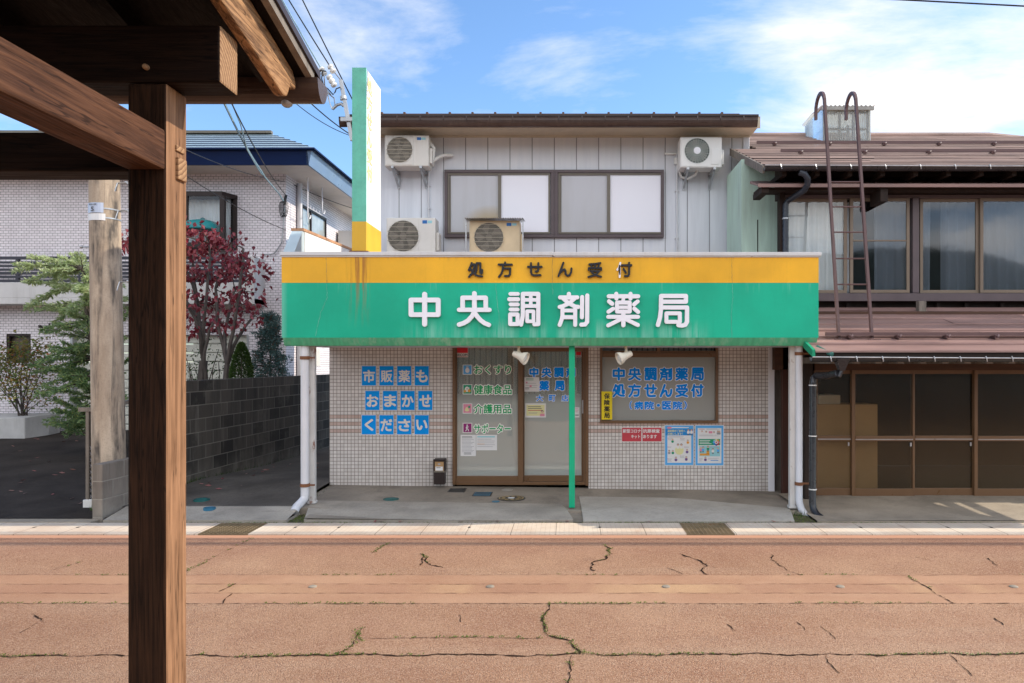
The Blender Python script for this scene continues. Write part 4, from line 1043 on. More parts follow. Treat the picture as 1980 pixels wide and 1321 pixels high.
for n_, (a, b) in enumerate(((X(542,DC),X(1069,DC)),(X(1069.6,DC),X(1587,DC)))):
    mb = MB(); mb.box(a,b,DC-.028,DC+.14,zc[1]+.018-.004*n_,zc[0]-.004*n_); mb.box(a+.012,b-.008,DC-.012,DC+.10,zc[1]-.002*n_,zc[1]+.018-.004*n_)
    build(mb, 'cap_flashing', M['cap'], cn_, bevel=.004)
mb = MB(); mb.box(cx0+.03,cx1-.02,DC+.10,D-.004,2.05,2.075); build(mb, 'soffit', M['white_metal'], cn_)
mb = MB(); mb.box(cx0+.002,cx0+.03,DC+.08,D+.3,zc[3]-.06,zc[0]-.1); mb.box(cx1-.03,cx1-.002,DC+.08,D+.3,zc[3]-.06,zc[0]-.1); build(mb, 'side_panel', M['plaster_white'], cn_)
mb = MB(); mb.prism([(DC+.08,3.02),(DC+.08,3.06),(D2-.01,3.50),(D2-.01,3.45)], 'x', cx0+.03, cx1-.1); build(mb, 'canopy_roof', M['roof_mauve'], cn_)
xp = X(582,9.3)
mb = MB(); mb.prism([(9.05,3.05),(9.05,3.2),(9.35,3.54),(9.42,3.55),(11.6,3.62),(11.6,3.2),(11.6,3.05)], 'x', xp-.14, xp)
sp = build(mb, 'side_parapet', mat('pale_blue_sheet', (.45,.54,.58), .4, .12, 4, rust=.25), cn_)
mb = MB(); mb.prism([(9.36,3.545),(9.36,3.58),(11.6,3.65),(11.6,3.615)], 'x', xp-.15, xp+.012); build(mb, 'parapet_cap', mat('rusted_cap', (.45,.25,.14), .6, .3, 5, rust=.6), sp)
mb = MB(); mb.prism([(9.42,3.1),(9.42,3.54),(11.6,3.61),(11.6,3.1)], 'x', xp+.001, xp+.006); build(mb, 'parapet_face', M['plaster_white'], sp)
# raised letters
wl = [('中',791.5,565,852.8,632),('央',884.3,563.5,951,632.8),('調',981.3,565,1045,632),('剤',1078.4,565,1139.4,632.5),('薬',1172,565,1237.3,633.5),('局',1267.5,569,1331.5,634)]
for ch, a, b, c, d in wl:
    mb = MB(); strokes(mb, ch, X(a,DC), X(c,DC), Z(d,DC), Z(b,DC), DC-.042, .038); build(mb, 'sign_letter', M['letter'], cn_)
for ch, ox in zip('処方せん受付', range(6)):
    a, b, c, d = gbox(ch); s_ = 5.657
    mb = MB(); A = (X(890+a/s_,DC), X(890+b/s_,DC), Z(495+d/s_,DC), Z(495+c/s_,DC))
    if ch != '付': strokes(mb, ch, *A, DC-.03, .028)
    else:
        strokes(mb, ch, *A, DC-.014, .012, 0, 1, only=(0,1)); strokes(mb, ch, *A, DC-.03, .028, only=(2,3,4))
        q = lambda x, y: P(890+x/s_, 495+y/s_, DC-.018)
        mb.add([q(1738,95),q(1750,100),q(1750,205),q(1740,205),q(1728,140)], [(0,1,2,3,4)], 0)
    build(mb, 'sign_letter', [M['black'], M['letter']], cn_, label='black letter whose face has partly broken away to white' if ch == '付' else None)

# ---- posts and drainpipes
def post(px0, px1, Y, py, name, m, lab, top=2.05, base=True):
    zb = Z(py, Y); w_ = X(px1,Y)-X(px0,Y); mb = MB(); mb.box(X(px0,Y),X(px1,Y),Y,Y+w_,zb-.02,top)
    if base: mb.box(X(px0,Y)-.012,X(px1,Y)+.012,Y-.012,Y+w_+.012,zb-.02,zb+.012)
    return tag(build(mb, name, m, None, bevel=.005), lab, 'post', None)
post(596.5,608,8.95,971,'canopy_post',M['rusty_white'],'square white rust-flecked canopy post at the alley end',2.05)
post(1527.5,1538.5,8.95,980,'canopy_post',M['rusty_white'],'square white canopy post streaked with rust at the right end of the canopy',2.05)
post(1100,1111.6,8.90,979,'canopy_post',M['green_post'],'slim bright green post under the middle of the canopy',2.06, False)
def drain(px, Y, pytop, pybot, elbow, lab, m, r=.047, collars=()):
    mb = MB(); mb.tube([P(px,pytop,Y),P(px,pybot,Y)]+elbow, r, 14)
    o = build(mb, 'drainpipe', m, None, smooth=45); BASE[o.name] = o.location.copy()
    for c in collars:
        k = MB(); p = P(px,c,Y); k.lathe([(-.02,r+.004),(-.02,r+.009),(.02,r+.009),(.02,r+.004)], p, (0,0,1), 14); k.box(p[0],p[0]+.12,Y-.01,Y+.01,p[2]-.01,p[2]+.01)
        build(k, 'clamp', M['rust_clamp'], o)
    return tag(o, lab, 'drainpipe', None)
M['rust_clamp'] = mat('rusted_clamp', (.20,.085,.04), .7, .3, 8, rust=.5)
yl = 8.88
drain(589.5,yl,668,957,[P(588.5,964,yl-.01),P(582,972,yl-.06),P(573,981,yl-.18),P(569,990,yl-.24)],'thick white drainpipe with a bent foot beside the alley post',M['pipe_white'],.05,(692,938))
drain(1545,8.93,668,966,[P(1546,974,8.9),P(1550,985,8.84),P(1558,998,8.75),P(1562,1003,8.72)],'white drainpipe with a peeling grey foot at the right end of the canopy',M['pipe_white'],.043,(684,935))
M['mossy'] = mat('mossy_wet_concrete', (.10,.09,.05), .8, .4, 7, bump=.4, bs=40)
# dark gap where the drains discharge
for a, b in ((-3.25,-3.05),(2.60,2.86)):
    mb = MB(); mb.box(a,b,8.345,8.76,-.05,.0); tag(build(mb, 'drain_hole', M['mossy']), kind='structure')

# ---- spotlights under the canopy
def spot(px, flip, lab):
    Y = 8.93; s_ = -1 if flip else 1
    r_ = root('spotlight', P(px,668,Y), lab, 'lamp', 'spotlights under the canopy')
    q = lambda dx, py, dy=0.: P(px+s_*dx, py, Y+dy)
    mb = MB(); mb.pbox(px-8,666.8,px+8,669.5,Y-.04,.09); mb.tube([q(0,669),q(1,673)], .02, 10); build(mb, 'mount', M['cream'], r_, bevel=.003)
    mb = MB(); mb.tube([q(0,670),q(-1,677),q(1,682,-.02)], .017, 10); mb.lathe([(-.02,.02),(.02,.02)], q(-1,680), (0,1,0), 12); build(mb, 'arm', M['cream'], r_, smooth=40)
    ax = Vector((s_*.86,-.30,-.36)).normalized(); c = Vector(q(-6,685.5,-.02))
    mb = MB(); mb.lathe([(-.045,.012),(-.035,.034),(.0,.040),(.04,.042),(.044,.047),(.07,.050),(.10,.068),(.135,.080),(.150,.081),(.151,.074),(.120,.055)], c, ax, 20)
    h = build(mb, 'lamp_head', mat('rust_flecked_lamp', (.70,.64,.53), .45, .08, 8, rust=.35), r_, smooth=35)
    mb = MB(); mb.lathe([(.120,.010),(.122,.053),(.136,.048),(.146,.02)], c, ax, 16); build(mb, 'bulb_face', M['porcelain'], h, smooth=40)
spot(1003.5, False, 'rusty cream spotlight in front of the glass doors, turned to the right')
spot(1210, True, 'rusty cream spotlight in front of the shop window, turned to the left')

# ---- tall projecting sign
ps = root('projecting_sign', (X(694,DC), DC+.3, zc[0]), 'tall thin upright sign, green edge and white face with yellow writing, above the canopy', 'sign')
sx0, sx1 = X(681,DC), X(708,DC); sy1 = sx1*F/(736.5-1100)
ztop, zy, zb = Z(131,DC), Z(428.5,DC), zc[0]-.003
mb = MB(); mb.box(sx0,sx1,DC-.004,DC+.02,zy,ztop); build(mb, 'edge_panel', mat('faded_green_edge', (.14,.50,.37), .6, .16, 6, streak=.35, sc=(.35,.58,.48), speck=.2), ps)
mb = MB(); mb.box(sx0+.004,sx1-.004,DC+.02,sy1,zy,ztop-.004); build(mb, 'sign_panel', mat('white_sign_face', (.80,.80,.78), .45, .03, 3), ps)
mb = MB(); mb.box(sx0-.002,sx1+.002,DC-.006,sy1+.004,zb,zy-.001); build(mb, 'base_band', mat('sign_base_gold', (.68,.40,.035), .5, .08, 4), ps)
mb = MB(); chs = '処方せん受付'; zz = Z(158,8.86)
for i, ch in enumerate(chs):
    h_ = .185; top = 5.33-i*.215
    text(mb, ch, DC+.06, DC+.27, top-h_, top, sx1+.001, .02, 0, 'x')
build(mb, 'lettering', mat('sign_yellow_letters', (.86,.74,.33), .5, .02), ps, recalc=False)
mb = MB(); mb.box(sx0-.03,sx1+.03,DC-.03,DC+.1,zc[0],zc[0]+.012); build(mb, 'foot_plate', M['rust_clamp'], ps)

# ---- blue placards on the tiles
def placard(ch, a, b, c, d):
    mb = MB(); y = D-.006
    mb.pbox(a-.8,b-.9,c+.8,d+.9,y,.005,0); mb.pbox(a,b,c,d,y-.002,.002,1)
    sz = {'く':(.3,.7)}.get(ch, None)
    w_, h_ = c-a, d-b
    if ch == 'く': ptext(mb, ch, a+w_*.24, b+h_*.22, a+w_*.80, b+h_*.80, y-.003, .04, 2)
    elif ch == 'い': ptext(mb, ch, a+w_*.14, b+h_*.26, a+w_*.88, b+h_*.76, y-.003, .04, 2)
    else: ptext(mb, ch, a+w_*.12, b+h_*.22, a+w_*.90, b+h_*.82, y-.003, .034 if ch not in '薬販' else .024, 2)
    tag(build(mb, 'placard', [M['paper'], M['blue'], M['cream_text']], None, recalc=False), 'blue placard with the pale character %s on the tiled wall' % ch, 'placard', 'blue character placards on the tiles')
for s_, x0, y0, y1 in (('市販薬も',699.6,708,745.5),('おまかせ',706.3,756,793),('ください',699.4,803,840)):
    for i, ch in enumerate(s_): placard(ch, x0+i*34.1, y0, x0+i*34.1+27.3, y1)
# yellow plate
mb = MB(); y = D-.045; mb.pbox(1163.2,757,1183.8,811.5,y,.008,0)
for i, ch in enumerate('保険薬局'): ptext(mb, ch, 1168.3, 761+i*12.4, 1178.8, 771.4+i*12.4, y-.001, .03, 1)
tag(build(mb, 'wall_plate', [M['yellow'], M['black']], None, recalc=False), 'upright yellow plate with black characters at the lower left of the shop window', 'sign')
# red notice sheets
for a, c, t1, t2, lab in ((1202,1240.6,('新型コロナ',1204.5,1239),('キット',1220.5,1237.5),'red notice sheet on the left of the pair under the shop window'),(1241.6,1280,('抗原検査',1243.5,1275.5),('あります',1243.5,1270),'red notice sheet on the right of the pair, next to the blue posters')):
    mb = MB(); y = D-.005; mb.pbox(a,826.5,c,854.5,y,.004,0); mb.pbox(a+.7,827.3,c-.7,853.7,y-.0015,.0015,1)
    ptext(mb, t1[0], t1[1], 830, t1[2], 837, y-.002, .03, 2); ptext(mb, t2[0], t2[1], 841, t2[2], 847.5, y-.002, .03, 2)
    tag(build(mb, 'notice', [M['paper'], M['red'], M['paper']], None, recalc=False), lab, 'notice', 'red notices below the window')
# illustrated posters
def fig(mb, px, py, s, y, body, hair=1, head=7, sit=False):
    mb.disc((X(px,y),y-.0010,Z(py,y)), 2.1*s/137, 'y', 12, hair); mb.disc((X(px,y),y-.0016,Z(py+.5*s,y)), 1.7*s/137, 'y', 12, head)
    mb.pbox(px-1.8*s,py+2*s,px+1.8*s,py+7*s,y-.001,.001,body); mb.pbox(px-2.6*s,py+2.6*s,px-1.8*s,py+6*s,y-.001,.001,body); mb.pbox(px+1.8*s,py+2.6*s,px+2.6*s,py+6*s,y-.001,.001,body)
    if not sit: mb.pbox(px-1.5*s,py+7*s,px-.3*s,py+10*s,y-.001,.001,1 if body != 1 else 2); mb.pbox(px+.3*s,py+7*s,px+1.5*s,py+10*s,y-.001,.001,1 if body != 1 else 2)
def po1(mb, y):
    mb.pbox(1286,823,1340.4,899.4,y,.001,3); mb.pbox(1290.5,842,1336.5,895,y-.001,.001,13); y -= .0025
    mb.pbox(1287,829.5,1340,842,y,.001,12); lines(mb,1294,826,1332,1,2,y,13,1.6,ragged=.1)
    mb.disc((X(1294.5,y),y-.001,Z(827.3,y)),.032,'y',14,6,.016)
    ptext(mb,'薬剤師がご自宅へ',1291,831,1325,836,y-.001,.02,4); ptext(mb,'お伺いします！',1291,837.3,1320,841.3,y-.001,.02,4)
    lines(mb,1293,843.5,1326,2,1.6,y,2,.5)
    mb.disc((X(1313.5,y),y-.0005,Z(871,y)),.062,'y',20,4)
    for a, b, s_, bd, hr in ((1331,831.5,1.05,13,1),(1337,831.5,1.05,13,1)): fig(mb,a,b,s_,y-.001,bd,hr)
    for a, b, s_, bd, hr in ((1311,860,1.1,13,1),(1317.5,860,1.1,13,1),(1300.5,850,.9,8,7),(1330,852,.9,11,2),(1294,872,.9,2,1),(1301,872,.9,8,2),(1328.5,870,.95,10,2),(1307,885,1.0,10,2),(1327,884,1.0,10,2)): fig(mb,a,b,s_,y-.001,bd,hr,sit=True)
    for a, b, n in ((1291.5,847,3),(1315.5,847.5,3),(1291,864,2),(1323.5,864,2),(1315,881.5,3),(1291,887,4)): lines(mb,a,b,a+9,n,1.7,y,2,.5); mb.pbox(a-.4,b-.4,a+1.2,b+.8,y-.001,.001,6)
notice('poster',1285,822,1341.4,900.4,D-.006,po1,'blue-bordered poster with a blue heading banner and cartoon nurses','posters on the tiled wall')
def po2(mb, y):
    mb.pbox(1345,823,1398.6,899.6,y,.001,3); mb.pbox(1349,828,1394.8,896,y-.001,.001,13); y -= .0025
    lines(mb,1352,829.5,1364,1,2,y,5,.8); lines(mb,1366,829,1392,2,1.7,y,2,.5)
    for a, b, bd, hr in ((1357.5,834,13,2),(1365.5,835,13,1),(1380.5,836,13,1),(1391,834.5,2,2),(1388,834.5,2,1)): fig(mb,a,b,.85,y-.001,bd,hr,sit=True)
    mb.pbox(1370.5,834,1377.5,838.2,y-.001,.001,6); lines(mb,1352,841,1392,2,1.7,y,2,.5)
    mb.pbox(1351,849,1392.5,861,y,.001,8); lines(mb,1352.5,851.5,1376,3,3,y-.001,13,1.1,ragged=.2)
    cx, cz = X(1385,y), Z(855.5,y)
    for k, mm_ in enumerate((6,11,4,9,3,12,10,5)):
        mb.disc((cx+.033*math.cos(k*.785),y-.0015,cz+.033*math.sin(k*.785)),.017,'y',12,mm_)
    mb.disc((cx,y-.002,cz),.022,'y',14,13); mb.disc((cx,y-.0025,cz),.012,'y',14,5)
    mb.pbox(1352,862.5,1392.5,882.5,y,.001,9)
    for a, b, bd, hr in ((1355,866,6,7),(1359.5,865.5,3,1),(1369,864,8,1),(1378.5,868.5,13,1),(1388.5,867,3,2)): fig(mb,a,b,.95,y-.001,bd,hr)
    mb.pbox(1353,877,1372,881,y-.0015,.001,11); mb.pbox(1366,871.5,1371.5,878,y-.0015,.001,11); lines(mb,1372,864,1391,2,1.7,y-.001,2,.5)
    fig(mb,1364,885,.95,y-.001,10,2,sit=True); lines(mb,1352,886,1359,4,1.8,y,2,.5); lines(mb,1369,886,1391,2,1.7,y,2,.5); mb.pbox(1374,890,1389,891.2,y,.001,12)
notice('poster',1344,822,1399.6,900.8,D-.006,po2,'blue-bordered poster with a green middle banner and a ring of coloured dots','posters on the tiled wall')
# brown box standing by the door
r_ = root('ash_stand', P(849,936,D-.12), 'small brown upright box with a wooden front standing left of the glass door', 'bin')
mb = MB(); zb = Z(937,D-.12); Yb = D-.13
mb.pbox(838.5,911,859.5,937,Yb,.12,0); mb.pbox(838,888.5,860.5,893,Yb-.01,.14,0); mb.pbox(838,893,840.5,911,Yb-.01,.14,0); mb.pbox(858,893,860.5,911,Yb-.01,.14,0); mb.pbox(838,911,860.5,914,Yb-.012,.14,1)
build(mb, 'body', [M['brown_dark'], M['sash']], r_, bevel=.004)
mb = MB(); mb.pbox(840.5,893,858,911,Yb,.10,0); mb.pbox(842,902.5,856.5,910,Yb-.003,.003,1); mb.disc((X(849,Yb),Yb-.004,Z(897.5,Yb)),.02,'y',14,2,.013); lines(mb,844,904,855,1,2,Yb-.004,3,1.)
build(mb, 'front_panel', [mat('wood_front', (.46,.28,.13), .5, .12, 6), M['paper'], M['galv'], M['ink']], r_)

# ================================================================== outdoor units
def ac(px0, py0, px1, py1, Y, lab, m, dep=.30, style='wire', brackets=True, roof=False, fan=(.0,.0,.0), feet=False, stickers=True):
    x0, x1, z0, z1 = X(px0,Y), X(px1,Y), Z(py1,Y), Z(py0,Y); W, H = x1-x0, z1-z0
    r_ = root('air_conditioner', ((x0+x1)/2, Y+dep/2, z0), lab, 'air conditioner', 'outdoor units on the pharmacy')
    mb = MB(); mb.box(x0,x1,Y,Y+dep,z0,z1); cas = build(mb, 'casing', m, r_, bevel=.014)
    fx_, fz_, fr = x0+W*fan[0], z0+H*fan[1], H*fan[2]
    mb = MB(); mb.box(x0+W*.03,x0+W*.655,Y-.006,Y,z0+H*.04,z1-H*.06); build(mb, 'front_plate', m, cas, bevel=.006)
    mb = MB(); mb.ring((fx_,Y-.0085,fz_),fr*.97,fr*1.05,'y',40,0); mb.disc((fx_,Y-.0072,fz_),fr*.98,'y',40,1)
    for k in range(5):
        a = 6.283*k/5+.5; pts = [(fx_+fr*.2*math.cos(a+.2),Y-.0080,fz_+fr*.2*math.sin(a+.2)),(fx_+fr*.86*math.cos(a-.28),Y-.0080,fz_+fr*.86*math.sin(a-.28)),(fx_+fr*.9*math.cos(a+.1),Y-.0080,fz_+fr*.9*math.sin(a+.1)),(fx_+fr*.72*math.cos(a+.5),Y-.0080,fz_+fr*.72*math.sin(a+.5))]
        mb.add(pts, [(0,1,2,3)], 2)
    mb.disc((fx_,Y-.0084,fz_),fr*.22,'y',20,2)
    build(mb, 'fan', [m, M['dark'], M['fan']], r_, recalc=False)
    mb = MB()
    if style == 'wire':
        n = 27
        for k in range(1, n):
            u = -1+2*k/n; h = math.sqrt(max(0,1-u*u))*fr*1.0
            mb.box(fx_+u*fr-.0022,fx_+u*fr+.0022,Y-.017,Y-.013,fz_-h,fz_+h)
        for k in range(-3, 4):
            v = k/3.5; h = math.sqrt(max(0,1-v*v))*fr*1.03; mb.box(fx_-h,fx_+h,Y-.021,Y-.017,fz_+v*fr-.0035,fz_+v*fr+.0035)
        build(mb, 'fan_grille', M['grille'], r_)
    else:
        for k in range(1, 8): mb.ring((fx_,Y-.015,fz_), fr*k/7.4-.0035, fr*k/7.4+.0035, 'y', 40)
        for k in range(26):
            a = 6.283*k/26; a2 = a+.22
            mb.tube([(fx_+fr*.26*math.cos(a),Y-.014,fz_+fr*.26*math.sin(a)),(fx_+fr*.98*math.cos(a2),Y-.014,fz_+fr*.98*math.sin(a2))], .0045, 4)
        build(mb, 'fan_grille', mat('pale_grille', (.42,.46,.42), .4, .05), r_, recalc=False)
        mb = MB(); mb.lathe([(0,fr*.27),(.012,fr*.27),(.016,fr*.22)], (fx_,Y-.014,fz_), (0,-1,0), 24); build(mb, 'hub_cap', M['white'], r_, smooth=30)
        mb = MB(); mb.box(x0+W*.74,x0+W*.93,Y-.008,Y,z0+H*.10,z0+H*.62); build(mb, 'service_cover', m, r_, bevel=.008)
    if stickers:
        mb = MB(); mb.box(x0+W*.735,x0+W*.83,Y-.002,Y,z1-H*.16,z1-H*.07,0); mb.box(x0+W*.84,x0+W*.93,Y-.002,Y,z1-H*.15,z1-H*.08,1)
        build(mb, 'sticker', [M['blue_sticker'], M['pale_teal']], r_)
    mb = MB(); mb.box(x1,x1+.045,Y+.05,Y+dep-.03,z0+H*.12,z0+H*.62); build(mb, 'valve_cover', m, r_, bevel=.01)
    if brackets:
        for u in (.18,.82):
            mb = MB(); xx = x0+W*u; mb.box(xx-.02,xx+.02,Y-.02,D2,z0-.035,z0-.001); mb.bar((xx,Y+.02,z0-.035),(xx,D2,z0-.24),.03,.03); mb.box(xx-.02,xx+.02,D2-.03,D2,z0-.26,z0+.1)
            build(mb, 'bracket', M['galv'], r_)
    if feet:
        for u in (.18,.82):
            mb = MB(); xx = x0+W*u; mb.box(xx-.05,xx+.05,Y-.02,Y+dep+.02,3.30,z0); build(mb, 'foot', M['concrete'], r_)
    return r_, cas
a1, _ = ac(743.5,261.5,829,321.5,11.62,'grey-stained unit hung high on the wall by the tall sign',M['ac'],fan=(.345,.525,.42))
mb = MB(); mb.tube([P(834,280,11.8),P(839,287,11.78),P(837,305,11.78),P(834,316,11.78)], .03, 10); mb.tube([P(836,312,11.8),P(850,303,11.9),P(860,300,11.95),P(875,301,12.02)], .028, 10)
build(mb, 'pipe_wrap', M['porcelain'], a1, smooth=50)
ac(747,421,842,493,11.52,'pale unit standing behind the canopy next to the tall sign',M['ac'],fan=(.345,.505,.425),brackets=False,feet=True)
a3, _ = ac(907.5,426.5,1005.5,493,11.40,'yellowed beige unit under its own little corrugated roof',M['ac_beige'],fan=(.385,.505,.435),brackets=False,feet=True)
mb = MB(); n = 40; x0, x1 = X(899,11.3), X(1013,11.3); z = Z(423,11.3)
for i in range(n*2):
    u0, u1 = i/(n*2), (i+1)/(n*2); w0, w1 = .012*math.sin(6.283*u0*n*.62), .012*math.sin(6.283*u1*n*.62)
    mb.quad((x0+(x1-x0)*u0,11.25,z+w0),(x0+(x1-x0)*u1,11.25,z+w1),(x0+(x1-x0)*u1,11.75,z+.04+w1),(x0+(x1-x0)*u0,11.75,z+.04+w0))
build(mb, 'rain_cover', M['galv'], a3, recalc=False)
mb = MB()
for px in (901,1011): mb.pbox(px-1.2,425,px+1.2,490,11.3,.03); mb.tube([P(px,425,11.3),P(px+(4 if px < 950 else -4),430,11.3)], .012, 5)
build(mb, 'cover_stand', M['galv'], a3)
a4, _ = ac(1315.5,265,1396,324,11.62,'newer white unit with a round hub high on the right of the wall',M['ac_white'],fan=(.40,.545,.425),style='radial',stickers=False)
mb = MB(); mb.tube([P(1350,326,11.8),P(1345,338,11.85),P(1330,346,11.95),P(1318,343,12.0),P(1312,328,12.02),P(1310,308,12.02)], .022, 9); mb.tube([P(1308,306,12.02),P(1308,318,12.02)], .04, 8); mb.box(X(1285,12.04),X(1313,12.04),12.02,12.05,Z(299.5,12.04),Z(296,12.04))
build(mb, 'pipe_wrap', M['porcelain'], a4, smooth=50)
# ================================================================== tiled house on the left
HY = 15.0
hs = root('tiled_house', (-9.5, HY, .4), 'large two-storey house with pale small tiles, navy eaves and a long balcony', 'building')
wx = X(553, HY); we = Z(337, HY)
mb = MB()
# front wall with openings (garage shutter, small window); everything else solid
gx0, gx1, gz = X(136,HY), X(481,HY), Z(648,HY)
sx_0, sx_1, sz0, sz1 = X(12,HY), X(59.5,HY), Z(700,HY), Z(645.5,HY)
def hw(x0, x1, z0, z1): mb.box(x0, x1, HY, HY+.25, z0, z1)
hw(-22,sx_0,.2,we); hw(sx_0,sx_1,.2,sz0); hw(sx_0,sx_1,sz1,we); hw(sx_1,gx0,.2,we); hw(gx0,gx1,gz,we); hw(gx1,wx,.0,we)
mb.box(wx-.25,wx,HY+.25,26,.0,we)
build(mb, 'wall', M['house_tile'], hs)
mb = MB(); n = 11; zb = .35
for k in range(n):
    z0 = zb+(gz-zb)*k/n; z1 = zb+(gz-zb)*(k+1)/n
    mb.prism([(HY+.16,z0+.012),(HY+.13,z0+.03),(HY+.13,z1-.02),(HY+.16,z1),(HY+.2,z1),(HY+.2,z0+.012)], 'x', gx0, gx1)
build(mb, 'garage_shutter', M['shutter'], hs)
for a, b in ((gx0,gx0+.05),(gx1-.04,gx1)): mb = MB(); mb.box(a,b,HY-.01,HY+.2,.3,gz); build(mb, 'shutter_guide', M['galv'], hs)
mb = MB(); mb.box(sx_0,sx_0+.05,HY+.02,HY+.2,sz0,sz1); mb.box(sx_1-.05,sx_1,HY+.02,HY+.2,sz0,sz1); mb.box(sx_0+.05,sx_1-.05,HY+.02,HY+.2,sz0,sz0+.05); mb.box(sx_0+.05,sx_1-.05,HY+.02,HY+.2,sz1-.05,sz1)
w1 = build(mb, 'small_window', M['brown_dark'], hs)
mb = MB(); mb.box(sx_0+.05,sx_1-.05,HY+.10,HY+.11,sz0+.05,sz1-.05); build(mb, 'pane', mat('dark_obscured_pane', (.075,.06,.045), .3, .3, 3), w1)
# lamp bracket on the wall
mb = MB(); mb.box(X(95,HY),X(97.5,HY),HY-.02,HY,Z(646,HY),Z(625,HY)); mb.tube([P(96,645,HY-.02),P(79,631,HY-.25)], .012, 6); mb.tube([P(96,630,HY-.02),P(77,631,HY-.27)], .012, 6); mb.tube([P(77,629,HY-.27),P(77.5,634,HY-.27)], .03, 8)
build(mb, 'wall_bracket', M['brown_dark'], hs)
# balcony
BY = 14.5
b0, b1 = Z(588,BY), Z(546,BY)
mb = MB(); mb.box(-22,X(492,BY),BY,HY-.001,b0,b0+.12); mb.box(-22,X(478,BY),BY,BY+.12,b0+.12,b1); mb.box(X(478,BY),X(492,BY),BY-.004,HY-.002,b0-.004,Z(496,BY))
bal = build(mb, 'balcony', M['plaster'], hs, bevel=.008)
mb = MB()
for k, py in enumerate((498,507,514,521,528,535)):
    z = Z(py,BY); mb.box(-22,X(477.5,BY),BY+.03,BY+(.10 if k == 0 else .06),z-.022 if k else z-.03,z+.022)
for px in (-220,-90,30,152,280,405): mb.box(X(px,BY)-.03,X(px,BY)+.03,BY+.035,BY+.095,b1,Z(498,BY)-.031)
mb.box(-22,X(477.5,BY),BY+.02,BY+.10,b1+.001,b1+.05)
build(mb, 'balcony_railing', M['rail'], bal)
# eaves, fascia and roof
EY = 14.25; sfz = we; ex = X(597,EY)
mb = MB(); mb.box(-23,ex-.01,EY+.01,26.8,sfz,sfz+.03); build(mb, 'soffit', M['soffit'], hs)
ft = Z(292,EY)
mb = MB(); mb.prism([(EY,sfz-.012),(EY-.09,ft),(EY,ft),(EY+.04,sfz-.012)], 'x', -23, ex); 
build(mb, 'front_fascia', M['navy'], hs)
mb = MB()
mb.add([(ex,EY,sfz-.012),(ex,26.8,sfz-.012),(ex+.09,26.8,ft),(ex+.09,EY-.09,ft),(ex-.04,EY,sfz-.012),(ex-.04,26.8,sfz-.012),(ex-.02,26.8,ft),(ex-.02,EY-.09,ft)],
       [(0,1,2,3),(4,7,6,5),(0,4,5,1),(3,2,6,7),(0,3,7,4),(1,5,6,2)])
build(mb, 'side_fascia', M['navy_sunlit'], hs)
mb = MB(); mb.box(-23.1,ex+.12,EY-.13,EY-.085,ft-.02,ft+.025); mb.box(ex+.085,ex+.13,EY-.085,26.8,ft-.02,ft+.025); build(mb, 'roof_edge', M['navy'], hs)
rz = Z(262,15.5)
mb = MB(); cr = 1.24; n = 7
for k in range(n):                                 # overlapping metal courses climbing to a flat ridge
    s0, s1 = k/n, (k+1)/n; za = ft+(rz-ft)*s0+.02; zb2 = ft+(rz-ft)*s1; e = .04
    y0, y1 = EY-.13+(cr+.13)*s0-e, EY-.13+(cr+.13)*s1; x0, x1 = ex+.13-(cr+.13)*s0+e, ex+.13-(cr+.13)*s1
    mb.quad((-23,y0,za),(x0,y0,za),(x1,y1,zb2+.02),(-23,y1,zb2+.02)); mb.quad((x0,y0,za),(x0,26.8,za),(x1,26.8,zb2+.02),(x1,y1,zb2+.02))
    mb.quad((-23,y0,za-.03),(x0,y0,za-.03),(x0,y0,za),(-23,y0,za),1); mb.quad((x0,y0,za-.03),(x0,26.8,za-.03),(x0,26.8,za),(x0,y0,za),1)
mb.quad((-23,EY+cr-.05,rz+.02),(ex-cr,EY+cr-.05,rz+.02),(ex-cr,26.8,rz+.02),(-23,26.8,rz+.02))
rf = build(mb, 'roof', [M['house_roof'], M['navy']], hs, recalc=False)
mb = MB(); mb.box(-23,ex-cr+.03,EY+cr-.1,EY+cr,rz+.02,rz+.075); build(mb, 'ridge_cap', M['sash'], rf)
mb = MB(); zs = Z(283,14.75); mb.box(-23,X(582,14.75),14.74,14.77,zs-.01,zs+.02)
for px in (300,414,537,568): mb.box(X(px,14.75)-.02,X(px,14.75)+.02,14.70,14.85,zs-.10,zs+.05)
build(mb, 'snow_guard', M['house_roof'], rf)
# bay window
by = 14.62; wt, wb = Z(370,by), Z(478,by)
xa, xb, xc = X(290,by), X(429,by), X(459.5,HY)
mb = MB()
def slantbar(p, q, w): mb.bar(p, q, w, w)
pts = [(xa,by),(xb,by),(xc,HY-.01)]
mb.prism([(xa-.3,HY),(xa,by),(xb,by),(xc,HY)], 'z', wt-.09, wt); mb.prism([(xa-.3,HY),(xa,by),(xb,by),(xc,HY)], 'z', wb, wb+.1)
mb.box(xb-.045,xb+.045,by-.005,by+.085,wb+.1,wt-.09); mb.box(xa-.045,xa+.045,by-.005,by+.085,wb+.1,wt-.09); mb.box(xc-.10,xc-.005,HY-.06,HY,wb+.1,wt-.09); mb.box((xa+xb)/2-.03,(xa+xb)/2+.03,by,by+.05,wb+.1,wt-.09)
bay = build(mb, 'bay_window', M['brown_dark'], hs)
mb = MB(); mb.quad((xa,by+.03,wb+.1),(xb,by+.03,wb+.1),(xb,by+.03,wt-.09),(xa,by+.03,wt-.09)); mb.quad((xb+.04,by+.06,wb+.1),(xc-.06,HY-.03,wb+.1),(xc-.06,HY-.03,wt-.09),(xb+.04,by+.06,wt-.09))
build(mb, 'pane', M['glass'], bay, recalc=False)
curtain('curtain', xa-.1, xc-.12, HY-.06, wb+.1, wt-.1, M['lace'], bay, .012, .09)
cx, cz = X(391,14.8), Z(436,14.8)  # added teal dome, standing in for the teal shape in the pane
